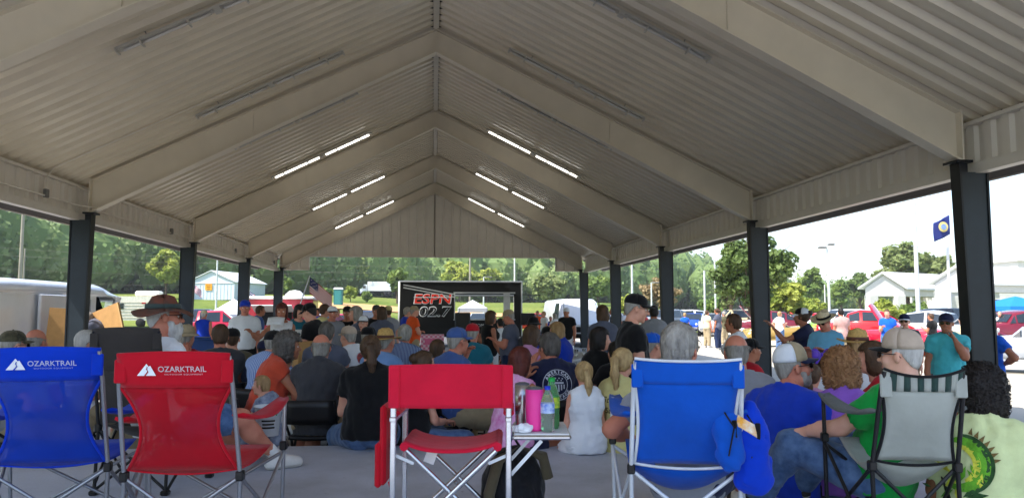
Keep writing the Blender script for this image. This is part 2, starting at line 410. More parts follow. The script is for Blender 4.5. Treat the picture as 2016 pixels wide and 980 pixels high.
M_conc = concrete('concrete_floor', srgb(184, 188, 200), 1.3); M_conc2 = concrete('concrete_lower', srgb(172, 170, 166), 1.0)
EDGE = 6.55
mb = MB().mat(M_conc)
out = [(-7.2, -6), (7.2, -6), (7.2, 5.05), (1.75, 5.05), (1.75, EDGE), (-7.2, EDGE)]
n = len(out)
mb.add([(x, y, 0) for x, y in out] + [(x, y, Z_LOW - .02) for x, y in out], [list(range(n))] + [[(i + 1) % n, i, i + n, (i + 1) % n + n] for i in range(n)])
mb.build('floor_slab', kind='structure')
mb = MB().mat(M_conc2); mb.box((0, 19.2, Z_LOW - .06), (14.6, 28.4, .12)); mb.build('lower_floor_slab', kind='structure')
# ================================================================ implicit-surface people
def V3(*a): return np.array(a, float)
def nrm(v): v = np.asarray(v, float); return v / (np.linalg.norm(v) + 1e-12)
class Fld:
    """smooth union of round cones and ellipsoids on a grid, meshed with surface nets"""
    def __init__(s, lo, hi, vox):
        s.lo = np.array(lo, float); s.vox = vox; n = np.ceil((np.array(hi) - s.lo) / vox).astype(int) + 1; s.n = n
        s.ax = [s.lo[i] + vox * np.arange(n[i]) for i in range(3)]; s.F = np.full(n, .12, np.float32)
    def _sl(s, lo, hi):
        a = np.maximum(((lo - s.lo) / s.vox).astype(int), 0); b = np.minimum(((hi - s.lo) / s.vox).astype(int) + 2, s.n)
        if np.any(b <= a): return None, None
        sl = tuple(slice(x, y) for x, y in zip(a, b))
        return sl, (s.ax[0][sl[0]][:, None, None], s.ax[1][sl[1]][None, :, None], s.ax[2][sl[2]][None, None, :])
    def _mix(s, sl, d, k, op):
        a = s.F[sl]
        if op == 'u':
            h = np.maximum(k - np.abs(a - d), 0) / k; s.F[sl] = np.minimum(a, d) - h * h * k * .25
        else:
            d = -d; h = np.maximum(k - np.abs(a - d), 0) / k; s.F[sl] = np.maximum(a, d) + h * h * k * .25
    def cap(s, a, b, ra, rb, k=.04, n=None, kq=1.0, cut=None, op='u', inf=0.0):
        a = np.array(a, float); b = np.array(b, float); ra += inf; rb += inf; m = max(ra, rb) + k + 2 * s.vox + .02
        sl, g = s._sl(np.minimum(a, b) - m, np.maximum(a, b) + m)
        if sl is None: return s
        p = [g[i] - a[i] for i in range(3)]; ba = b - a
        if n is not None:
            n = nrm(n); dn = (p[0] * n[0] + p[1] * n[1] + p[2] * n[2]) * (kq - 1); p = [p[i] + dn * n[i] for i in range(3)]; ba = ba + n * (ba @ n) * (kq - 1)
        h = np.clip((p[0] * ba[0] + p[1] * ba[1] + p[2] * ba[2]) / (ba @ ba + 1e-12), 0, 1)
        d = np.sqrt((p[0] - ba[0] * h) ** 2 + (p[1] - ba[1] * h) ** 2 + (p[2] - ba[2] * h) ** 2) - (ra + (rb - ra) * h)
        if cut is not None:                      # cut = (point, outward normal)
            q, w = cut; w = nrm(w); d = np.maximum(d, (g[0] - q[0]) * w[0] + (g[1] - q[1]) * w[1] + (g[2] - q[2]) * w[2])
        s._mix(sl, d, k, op); return s
    def ell(s, c, r, T=None, k=.04, op='u', inf=0.0):
        c = np.array(c, float); r = np.array(r, float) + inf; m = r.max() + k + 2 * s.vox + .02
        sl, g = s._sl(c - m, c + m)
        if sl is None: return s
        p = [g[i] - c[i] for i in range(3)]
        if T is not None: p = [p[0] * T[0, j] + p[1] * T[1, j] + p[2] * T[2, j] for j in range(3)]
        k0 = np.sqrt((p[0] / r[0]) ** 2 + (p[1] / r[1]) ** 2 + (p[2] / r[2]) ** 2); k1 = np.sqrt((p[0] / r[0] ** 2) ** 2 + (p[1] / r[1] ** 2) ** 2 + (p[2] / r[2] ** 2) ** 2)
        s._mix(sl, np.where(k0 > 1e-6, k0 * (k0 - 1) / (k1 + 1e-9), -r.min()), k, op); return s
    def plane(s, q, w, k=.004):                 # remove everything on the outward side
        w = nrm(w); d = (s.ax[0][:, None, None] - q[0]) * w[0] + (s.ax[1][None, :, None] - q[1]) * w[1] + (s.ax[2][None, None, :] - q[2]) * w[2]
        s.F = np.maximum(s.F, d.astype(np.float32)); return s
    def fn(s, f): s.F = f(s.ax[0][:, None, None], s.ax[1][None, :, None], s.ax[2][None, None, :], s.F).astype(np.float32); return s
    def folds(s, amp, seed, freq=26.0, n=5):
        g = np.random.RandomState(seed); D = 0
        X, Y, Z = s.ax[0][:, None, None], s.ax[1][None, :, None], s.ax[2][None, None, :]
        wp = .03 * np.sin(9 * X + 7 * Z + g.rand() * 6) + .03 * np.sin(8 * Y - 10 * Z + g.rand() * 6)
        for _ in range(n):
            v = g.randn(3); v[2] *= .8; v = v / np.linalg.norm(v) * freq * g.uniform(.6, 1.5)
            w = np.sin(v[0] * X + v[1] * Y + v[2] * Z + v.sum() * wp * 1.2 + g.rand() * 6.3)
            D = D + (1 - np.abs(w)) ** 2 * 1.5 - .5
        for _ in range(3 if s.vox < .031 else 0):
            v = g.randn(3); v[2] *= 1.3; v = v / np.linalg.norm(v) * freq * g.uniform(1.8, 2.6); w = np.sin(v[0] * X + v[1] * Y + v[2] * Z + v.sum() * wp * 2.0 + g.rand() * 6.3); D = D + ((1 - np.abs(w)) ** 3 * 1.2 - .3) * .55
        s.F = s.F + (amp / math.sqrt(n) * D).astype(np.float32); return s
    def net(s):
        F = s.F; F[0] = F[-1] = 1; F[:, 0] = F[:, -1] = 1; F[:, :, 0] = F[:, :, -1] = 1
        S = F < 0; n = s.n
        def c(A, i, j, k): return A[i:n[0] - 1 + i, j:n[1] - 1 + j, k:n[2] - 1 + k]
        cs = sum(c(S, i, j, k).astype(np.int8) for i in (0, 1) for j in (0, 1) for k in (0, 1))
        act = (cs > 0) & (cs < 8); ids = np.full(act.shape, -1, np.int64); idx = np.argwhere(act); ids[act] = np.arange(len(idx))
        P = np.zeros((len(idx), 3)); cnt = np.zeros(len(idx))
        i0, j0, k0 = idx.T
        for (ax_, o) in [(a, (u, v)) for a in range(3) for u in (0, 1) for v in (0, 1)]:
            b = np.zeros(3, int); oth = [q for q in range(3) if q != ax_]; b[oth[0]] = o[0]; b[oth[1]] = o[1]; e = b.copy(); e[ax_] = 1
            f0 = F[i0 + b[0], j0 + b[1], k0 + b[2]]; f1 = F[i0 + e[0], j0 + e[1], k0 + e[2]]
            m = (f0 < 0) != (f1 < 0); t = np.where(m, f0 / np.where(m, f0 - f1, 1), 0)
            pt = np.tile(b.astype(float), (len(idx), 1)); pt[:, ax_] += t; P[m] += pt[m]; cnt[m] += 1
        V = s.lo + (idx + P / np.maximum(cnt, 1)[:, None]) * s.vox
        Qs = []
        for ax_ in range(3):
            sl0 = [slice(1, n[q] - 1) for q in range(3)]; sl1 = list(sl0); sl0[ax_] = slice(0, n[ax_] - 1); sl1[ax_] = slice(1, n[ax_])
            A, B = S[tuple(sl0)], S[tuple(sl1)]; ch = np.argwhere(A != B)
            if len(ch) == 0: continue
            inside = A[tuple(ch.T)]; q = ch.copy()
            for o in range(3):
                if o != ax_: q[:, o] += 1
            u, v = [(1, 2), (2, 0), (0, 1)][ax_]
            def cid(du, dv):
                w = q.copy(); w[:, u] -= du; w[:, v] -= dv; return ids[tuple(w.T)]
            quad = np.stack([cid(0, 0), cid(1, 0), cid(1, 1), cid(0, 1)], -1)
            quad[~inside] = quad[~inside][:, ::-1]
            Qs.append(quad)
        Q = np.concatenate(Qs) if Qs else np.zeros((0, 4), int)
        return V, Q[(Q >= 0).all(1)]
def rotm(yaw, pitch=0, roll=0):
    return np.array((Matrix.Rotation(yaw, 3, 'Z') @ Matrix.Rotation(pitch, 3, 'X') @ Matrix.Rotation(roll, 3, 'Y')))
class Acc:
    """joins arrays of vertices / quads / material slots"""
    def __init__(s): s.V = []; s.Q = []; s.M = []; s.n = 0
    def add(s, V, Q, m=0):
        s.V.append(np.asarray(V, float)); s.Q.append(np.asarray(Q) + s.n); s.M.append(np.full(len(Q), m) if np.isscalar(m) else m); s.n += len(V)
    def mesh(s, name, mats, smooth=True): return np_mesh(name, np.concatenate(s.V), np.concatenate(s.Q), mats, np.concatenate(s.M), smooth)
# ---------------------------------------------------------------- head, hair, hands (cached, in their own frames)
_cache = {}
def uvball(c, r, n=8, m=10):
    V = []; Q = []
    for i in range(n + 1):
        for j in range(m):
            a = math.pi * i / n; b = 2 * math.pi * j / m
            V.append((c[0] + r[0] * math.sin(a) * math.cos(b), c[1] + r[1] * math.cos(a), c[2] + r[2] * math.sin(a) * math.sin(b)))
    for i in range(n):
        for j in range(m): Q.append((i * m + j, (i + 1) * m + j, (i + 1) * m + (j + 1) % m, i * m + (j + 1) % m))
    return np.array(V), np.array(Q)
def head_geo(sex, vox, jowl=0.0):
    key = ('head', sex, vox, jowl)
    if key in _cache: return _cache[key]
    f = Fld((-.12, -.16, -.2), (.12, .16, .15), vox); w = .95 if sex == 'f' else 1.0; k = .025
    f.ell((0, -.012, .026), (.075 * w, .097, .09), k=k).ell((0, .03, -.03), (.06 * w, .064, .085), k=k)
    f.ell((0, .03, -.083), ((.05 + jowl * .012) * w, .052, .034), k=k).ell((0, .07, -.106), (.021 * w, .017, .016), k=.02)
    for s in (-1, 1):
        f.ell((s * .037, .06, -.035), (.026 + jowl * .006, .024, .028), k=.02)
        f.ell((s * .03, .086, -.001), (.0165, .014, .011), k=.012, op='s')
        f.ell((s * .0115, .096, -.037), (.0085, .01, .008), k=.008)
        f.ell((s * .078 * w, -.006, -.012), (.009, .02, .031), T=rotm(s * .35), k=.008)
    f.ell((0, .072, .02), (.048 * w, .02, .012 if sex == 'm' else .008), k=.015)
    f.cap((0, .086, .008), (0, .112, -.034), .008, .0125, k=.012)
    f.ell((0, .09, -.064), (.022, .012, .005), k=.006).ell((0, .088, -.076), (.019, .011, .0055), k=.006)
    f.cap((0, -.02, -.05), (0, -.035, -.19), .054 * w + jowl * .006, .058 * w + jowl * .01, k=.03)
    V, Q = f.net(); c = V[Q].mean(1)
    m = np.zeros(len(Q), int); m[(np.abs(c[:, 0]) < .023) & (c[:, 2] > -.082) & (c[:, 2] < -.0605) & (c[:, 1] > .086)] = 1
    A = Acc(); A.add(V, Q, m)
    for s in (-1, 1):
        e = uvball((s * .031, .073, -.001), (.0135, .0135, .0115)); A.add(*e, 2)
        e = uvball((s * .031, .0805, -.001), (.0062, .0062, .0062), 4, 8); A.add(*e, 3)
        l = uvball((s * .031, .0745, .0065), (.0155, .0125, .0058), 5, 8); A.add(*l, 0)
        b = uvball((s * .032, .0865, .0225), (.017, .006, .0032), 4, 8); A.add(*b, 4)
    r = (np.concatenate(A.V), np.concatenate(A.Q), np.concatenate(A.M)); _cache[key] = r; return r
def hair_geo(style, vox):
    key = ('hair', style, vox)
    if key in _cache: return _cache[key]
    g = np.random.RandomState(len(style) * 7 + 3); k = .02; t = {'short': .009, 'buzz': .004, 'bald': .006, 'side': .013, 'bob': .02, 'curly': .03, 'afro': .03, 'long': .018, 'pony': .012, 'bun': .012, 'mid': .02, 'capped': .005}[style]
    f = Fld((-.17, -.26, -.42), (.17, .14, .19), vox)
    f.ell((0, -.014, .028), (.075 + t, .097 + t, .09 + t), k=k)
    if style in ('short', 'side', 'buzz', 'bald', 'capped'): f.ell((0, -.045, -.03), (.064 + t * .7, .064 + t * .5, .07) if style != 'capped' else (.06, .06, .06), k=k)
    if style in ('bob', 'long', 'mid', 'curly', 'afro'):
        f.ell((0, -.04, -.05), (.075 + t, .066 + t, .1 + t * .3), k=k)
    if style == 'long':
        f.cap((0, -.065, -.05), (0, -.085, -.3), .085, .07, k=.03, n=(0, 1, 0), kq=1.9)
    if style == 'mid': f.cap((0, -.06, -.05), (0, -.075, -.15), .082, .06, k=.03, n=(0, 1, 0), kq=1.6)
    if style == 'pony':
        f.ell((0, -.05, -.02), (.066, .06, .06), k=k)
        f.cap((0, -.105, .045), (0, -.155, .03), .018, .03, k=.015); f.cap((0, -.155, .03), (.01, -.175, -.09), .03, .034, k=.02); f.cap((.01, -.175, -.09), (.02, -.15, -.27), .034, .012, k=.02)
    if style == 'bun': f.ell((0, -.05, -.02), (.066, .06, .06), k=k).ell((0, -.125, .06), (.045, .04, .042), k=.015)
    def face(X, Y, Z, F):
        # open the face: keep behind a curved hairline
        front = .045 + .0 * X - np.where(Z > .02, (Z - .02) * 0, 0)
        hl = {'short': .062, 'buzz': .066, 'bald': .2, 'side': .07, 'bob': .055, 'curly': .058, 'afro': .055, 'long': .05, 'pony': .062, 'bun': .062, 'mid': .055, 'capped': .06}[style]
        d1 = np.minimum(Y - .032 - .25 * np.clip(Z - .0, 0, .1), hl - Z)              # in front of the ears and below the hairline
        d1 = np.minimum(Y - .028, hl + .18 * np.clip(.06 - Y, -.1, .1) - Z)
        F = np.maximum(F, d1)
        if style in ('short', 'side', 'buzz', 'bald'):
            low = np.where(Y > -.03, -.012 - .3 * (Y + .03), -.075 - .0 * Y); F = np.maximum(F, low - Z)
        if style in ('pony', 'bun'):
            F = np.maximum(F, np.where(Y > -.12, -.075 - Z, -1) + 0 * X)
        if style == 'capped':
            low = np.where(Y > -.028, .012 - .9 * np.clip(Y + .028, 0, .03), .0 - 1.6 * np.clip(-.028 - Y, 0, .05)); F = np.maximum(F, low - Z); F = np.maximum(F, Y - .02)
        if style == 'bald': F = np.maximum(F, Z - (.035 + .2 * np.clip(-Y - .02, -.1, .05)))
        if style == 'mid' or style == 'bob': F = np.maximum(F, -.16 - Z)
        return F
    f.fn(face)
    am, fr = {'curly': (.010, 95), 'afro': (.008, 120), 'short': (.0025, 110), 'capped': (.0012, 140), 'buzz': (.001, 150), 'bald': (.002, 120)}.get(style, (.004, 70))
    f.folds(am, 5, fr, 6)
    V, Q = f.net(); _cache[key] = (V, Q); return V, Q
def hair_strands(style, n, vox, seed=0, wid=.0035, ln=.05):
    key = ('strand', style, n, seed)
    if key in _cache: return _cache[key]
    V, Q = hair_geo(style, vox); g = np.random.RandomState(seed + 11); q = V[Q]; c = q.mean(1); nn = np.cross(q[:, 1] - q[:, 0], q[:, 2] - q[:, 0]); ar = np.linalg.norm(nn, axis=1) + 1e-12; nn = nn / ar[:, None]
    if ((c - c.mean(0)) * nn).sum(1).mean() < 0: nn = -nn
    i = g.choice(len(Q), n, p=ar / ar.sum()); P = c[i]; Nn = nn[i]
    if style in ('curly', 'afro'):
        t = g.randn(n, 3); ln = ln * .6
    else:
        crown = V3(0, -.035, .13); d = P - crown; t = np.where((P[:, 2] > -.05)[:, None], d, np.tile(V3(0, -.05, -1), (n, 1))) + g.randn(n, 3) * .012
        if style in ('pony', 'bun'):
            tie = V3(0, -.12, .05); t = np.where((P[:, 1] > -.12)[:, None], tie - P, np.tile(V3(.02, .05, -1), (n, 1))) + g.randn(n, 3) * .01
    t -= (t * Nn).sum(1)[:, None] * Nn; t /= np.linalg.norm(t, axis=1)[:, None] + 1e-9
    b = np.cross(Nn, t); L_ = ln * g.uniform(.5, 1.3, n)[:, None]; w = wid * g.uniform(.5, 1.2, n)[:, None]; Vs = []; 
    for s_ in range(4):
        u = s_ / 3; lift = {'curly': .012, 'afro': .012}.get(style, .0035) * math.sin(u * 2.6 + .2) * (.6 + g.rand(n, 1) * .8)
        curl = (np.sin(u * 5 + P[:, :1] * 300) * .007 if style in ('curly', 'afro') else np.sin(u * 3 + P[:, :1] * 90) * .003)
        C_ = P + t * L_ * (u - .3) + Nn * lift - Nn * (u - .3) ** 2 * L_ * .5 + b * curl
        hw = w * (1 - .7 * abs(u - .35))
        Vs += [C_ - b * hw, C_ + b * hw]
    VV = np.stack(Vs, 1); base = np.arange(n)[:, None, None] * 8; qq = np.array([[0, 1, 3, 2], [2, 3, 5, 4], [4, 5, 7, 6]])[None]
    r = (VV.reshape(-1, 3), (base + qq).reshape(-1, 4)); _cache[key] = r; return r
def hand_geo(pose, vox):
    """right hand: wrist at origin, fingers along +y, palm faces -z, thumb on -x"""
    key = ('hand', pose, vox)
    if key in _cache: return _cache[key]
    f = Fld((-.09, -.06, -.11), (.07, .21, .05), vox); k = .012
    f.cap((0, -.03, 0), (0, .02, 0), .026, .026, k=.02, n=(0, 0, 1), kq=1.25)
    f.cap((-.012, .025, 0), (-.02, .085, 0), .026, .024, k=.02, n=(0, 0, 1), kq=1.7); f.cap((.012, .025, 0), (.022, .08, 0), .024, .022, k=.02, n=(0, 0, 1), kq=1.7)
    curl = {'relaxed': (.35, .5, .35), 'flat': (.08, .1, .08), 'grip': (1.0, 1.3, .8), 'fist': (1.4, 1.5, .9)}[pose]
    for i, (x, y, L_) in enumerate([(-.033, .088, .074), (-.011, .094, .082), (.011, .09, .076), (.031, .08, .06)]):
        p = V3(x, y, 0); a = 0.0; rr = .0092 - .0008 * (i == 3); sp = (i - 1.5) * .06
        for j, (fr, cu) in enumerate(zip((.46, .3, .24), curl)):
            a += cu; q = p + V3(math.sin(sp) * math.cos(a), math.cos(sp) * math.cos(a), -math.sin(a)) * L_ * fr * 1.08
            f.cap(p, q, rr, rr * .9, k=.006); p = q; rr *= .92
    p = V3(-.025, .018, -.008); q = V3(-.052, .05, -.022); f.cap(p, q, .015, .012, k=.015)
    r_ = V3(-.056, .082, -.034) if pose in ('relaxed', 'flat') else V3(-.03, .085, -.05); f.cap(q, r_, .0115, .0098, k=.006); s_ = r_ + (V3(.008, .024, -.008) if pose in ('relaxed', 'flat') else V3(.024, .008, -.012)); f.cap(r_, s_, .0098, .0085, k=.006)
    r = f.net(); _cache[key] = r; return r
# ---------------------------------------------------------------- hats and glasses in the head frame
def cap_hat(dome, bill, back=None, tall=.0, strap=True):
    mb = MB(); n, m = 24, 9; P = []
    for j in range(n + 1):
        a = 2 * math.pi * j / n; row = []
        for i in range(m + 1):
            e = (math.pi / 2) * i / m; ce = math.cos(e) ** .75
            fr = max(0, math.sin(a)) ** 2
            row.append((.086 * ce * math.cos(a), -.012 + (.106 if math.sin(a) < 0 else .102) * ce * math.sin(a), .034 + (.092 + tall * (.6 + .4 * fr)) * math.sin(e) ** .9))
        P.append(row)
    h = n // 2
    mb.mat(back or dome).grid(P[h:], thick=-.003); mb.mat(dome).grid(P[:h + 1], thick=-.003)
    mb.mat(dome).lathe([(0, .012), (.007, .010), (.009, 0)], (0, -.012, .124 + tall), 8)
    Pb = []
    for j in range(13):
        a = math.pi * (.08 + .84 * j / 12); row = []
        for i in range(6):
            u = i / 5; rx = .085 + .0 * u; y0 = -.012 + .1 * math.sin(a); 
            x = .084 * math.cos(a) * (1 - .12 * u); y = y0 + u * .078 * math.sin(a) ** .6
            row.append((x, y, .038 - .012 * u - .018 * (x / .08) ** 2 * (.4 + .6 * u)))
        Pb.append(row)
    mb.mat(bill).grid(Pb, thick=.0045)
    return mb
def brim_hat(m, band, brim=.085, h=.1, droop=.02, flare=.0, under=None, up=.0, flat=True):
    mb = MB(); n = 32; P = []
    prof = [(.0, .05 + h), (.05, .052 + h), (.07, .045 + h), (.082, .03 + h * .8), (.088, .05 + h * .15), (.09, .045)] if flat else [(.0, .045 + h), (.03, .042 + h), (.058, .03 + h), (.078, .02 + h * .75), (.088, .04 + h * .2), (.09, .045)]
    for j in range(n + 1):
        a = 2 * math.pi * j / n; row = []
        for (r_, z) in prof: row.append((r_ * math.cos(a) * .98, -.012 + r_ * math.sin(a) * 1.18, z - (.012 * math.cos(2 * a) if r_ < .06 else 0)))
        P.append(row)
    mb.mat(m).grid(P, thick=-.003)
    P = []; Bn = []
    for j in range(n + 1):
        a = 2 * math.pi * j / n; row = []; side = abs(math.cos(a))
        for i in range(6):
            u = i / 5; r_ = .089 + brim * u
            row.append((r_ * math.cos(a), -.012 + (r_ + .018) * math.sin(a), .046 - droop * u ** 1.3 + up * side ** 3 * u * u + flare * math.sin(3 * a + 1) * u))
        P.append(row); Bn.append([(.0915 * math.cos(a), -.012 + .1085 * math.sin(a), .05), (.0895 * math.cos(a), -.012 + .106 * math.sin(a), .05 + min(.03, h * .35))])
    mb.mat(m).grid(P, thick=.004)
    mb.mat(band).grid(Bn, thick=-.002)
    return mb
def glasses_geo(frame, lens, sun_=True):
    mb = MB()
    for s in (-1, 1):
        pts = []
        for j in range(10):
            a = 2 * math.pi * j / 10; pts.append((s * .033 + .025 * math.cos(a) * (1.05), .014 * 0 + .0 + .017 * math.sin(a) - .002))
        mb.mat(lens).poly(pts, .003, 'y', .099)
        mb.mat(frame).tube([(x, .1, z) for x, z in pts] + [(pts[0][0], .1, pts[0][1])], .0022, 5)
        mb.tube([(s * .058, .098, .004), (s * .079, .07, .006), (s * .084, -.01, .004), (s * .082, -.03, -.014)], .0024, 5)
    mb.mat(frame).tube([(-.009, .101, .004), (0, .104, .006), (.009, .101, .004)], .0022, 5)
    return mb
# ---------------------------------------------------------------- materials for people
def skin_mat(name, c):
    if name in MATS: return MATS[name]
    m, nt, b = nodes_of(name); L = nt.links; tc = N(nt, 'ShaderNodeTexCoord'); nz = N(nt, 'ShaderNodeTexNoise', Scale=14.0, Detail=5.0); L.new(tc.outputs['Object'], nz.inputs[0])
    rp = N(nt, 'ShaderNodeValToRGB'); e = rp.color_ramp.elements; e[0].position = .35; e[1].position = .7
    e[0].color = (c[0] * .95, c[1] * .82, c[2] * .78, 1); e[1].color = (c[0] * 1.06, c[1] * 1.04, c[2] * 1.02, 1); L.new(nz.outputs[0], rp.inputs[0]); L.new(rp.outputs[0], b.inputs['Base Color'])
    b.inputs['Roughness'].default_value = .5; b.inputs['Specular IOR Level'].default_value = .35; b.inputs['Subsurface Weight'].default_value = .0
    n2 = N(nt, 'ShaderNodeTexNoise', Scale=160.0, Detail=3.0); L.new(tc.outputs['Object'], n2.inputs[0]); bp = N(nt, 'ShaderNodeBump', Strength=.15, Distance=.004); L.new(n2.outputs[0], bp.inputs['Height']); L.new(bp.outputs[0], b.inputs['Normal'])
    MATS[name] = m; return m
SKIN = {'fair': skin_mat('fair_skin', srgb(214, 160, 136)), 'pale': skin_mat('pale_skin', srgb(226, 178, 156)), 'ruddy': skin_mat('ruddy_skin', srgb(200, 132, 108)), 'tan': skin_mat('tan_skin', srgb(178, 120, 92)), 'olive': skin_mat('olive_skin', srgb(160, 106, 78))}
M_lip = mat('lips', srgb(172, 98, 90), .45); M_eye = mat('eye_white', srgb(225, 220, 212), .25); M_iris = mat('iris', srgb(50, 38, 30), .15)
def hair_mat(name, c, c2=None):
    return mat('hair_' + name, c, .55, noise=.35, scale=30, stretch=(1, 1, .25), bump=.35, bscale=120, spec=.35, col2=c2)
HAIR = {'grey': hair_mat('grey', srgb(120, 114, 106), srgb(176, 170, 160)), 'white': hair_mat('white', srgb(164, 160, 155), srgb(206, 203, 198)), 'brown': hair_mat('brown', srgb(62, 44, 32), srgb(92, 68, 48)), 'black': hair_mat('black', srgb(20, 16, 15), srgb(38, 32, 30)),
        'blond': hair_mat('blond', srgb(150, 118, 76), srgb(206, 176, 124)), 'auburn': hair_mat('auburn', srgb(72, 30, 24), srgb(104, 48, 38)), 'sandy': hair_mat('sandy', srgb(140, 108, 70), srgb(182, 148, 104)), 'darkgrey': hair_mat('darkgrey', srgb(64, 58, 54), srgb(112, 106, 100)), 'ginger': hair_mat('ginger', srgb(126, 86, 54), srgb(176, 130, 88))}
def cloth(name, c, noise=.1, rough=.85, c2=None, scale=9.0, stretch=None):
    return mat(name, c, rough, noise=noise, scale=scale, bump=.5, bscale=22, spec=.15, sheen=.15, col2=c2, stretch=stretch)
M_denim = cloth('denim', srgb(58, 84, 124), .3, c2=srgb(96, 124, 164), scale=14); M_dkdenim = cloth('dark_denim', srgb(36, 48, 78), .3)
M_khaki = cloth('khaki', srgb(168, 152, 122)); M_white = cloth('white_cotton', srgb(226, 228, 232), .04); M_black = cloth('black_cotton', srgb(20, 20, 22), .2); M_navy = cloth('navy_cotton', srgb(34, 38, 66), .15); M_dkgrey = cloth('charcoal_cotton', srgb(62, 62, 66), .12); M_grey = cloth('grey_cotton', srgb(140, 142, 148), .08)
M_shoe = mat('white_sneaker', srgb(214, 210, 204), .6, noise=.12); M_shoed = mat('dark_shoe', srgb(40, 36, 34), .5); M_sole = mat('shoe_sole', srgb(190, 186, 178), .7); M_sock = cloth('white_sock', srgb(220, 220, 218))
M_dkplas = mat('black_plastic', srgb(18, 18, 20), .35); M_lensd = mat('dark_lens', srgb(14, 14, 16), .08, spec=.7); M_lensc = mat('clear_lens', (.9, .95, .95), .05, trans=.95, ior=1.1); M_wire = mat('wire_frame', srgb(150, 140, 120), .3, .9)
ARMS = {'down': ((.16, .02, -1), (.06, .2, -1)), 'lap': ((.14, .25, -1), (-.42, .85, -.12)), 'table': ((.18, .62, -.8), (-.35, .9, .05)), 'face': ((.12, .75, -.6), (-.42, .12, .9)), 'hip': ((.75, -.12, -.75), (-.75, .35, -.4)),
        'crossed': ((.12, .3, -1), (-.95, .4, .12)), 'rest': ((.3, .2, -.95), (.05, 1, -.08)), 'phone': ((.1, .25, -1), (-.35, .85, .45)), 'raise': ((.4, .75, -.35), (.1, .6, .8)), 'point': ((.55, .7, -.35), (.3, .9, .35)), 'back': ((.3, -.35, -.9), (-.1, -.2, -1)), 'knees': ((.1, .6, -.85), (-.05, .8, -.5)), 'low': ((.15, .1, -1), (-.2, .6, -.75)), 'out': ((.85, .25, -.5), (.75, .6, .1)), 'around': ((.9, .4, -.35), (.55, .75, .12))}
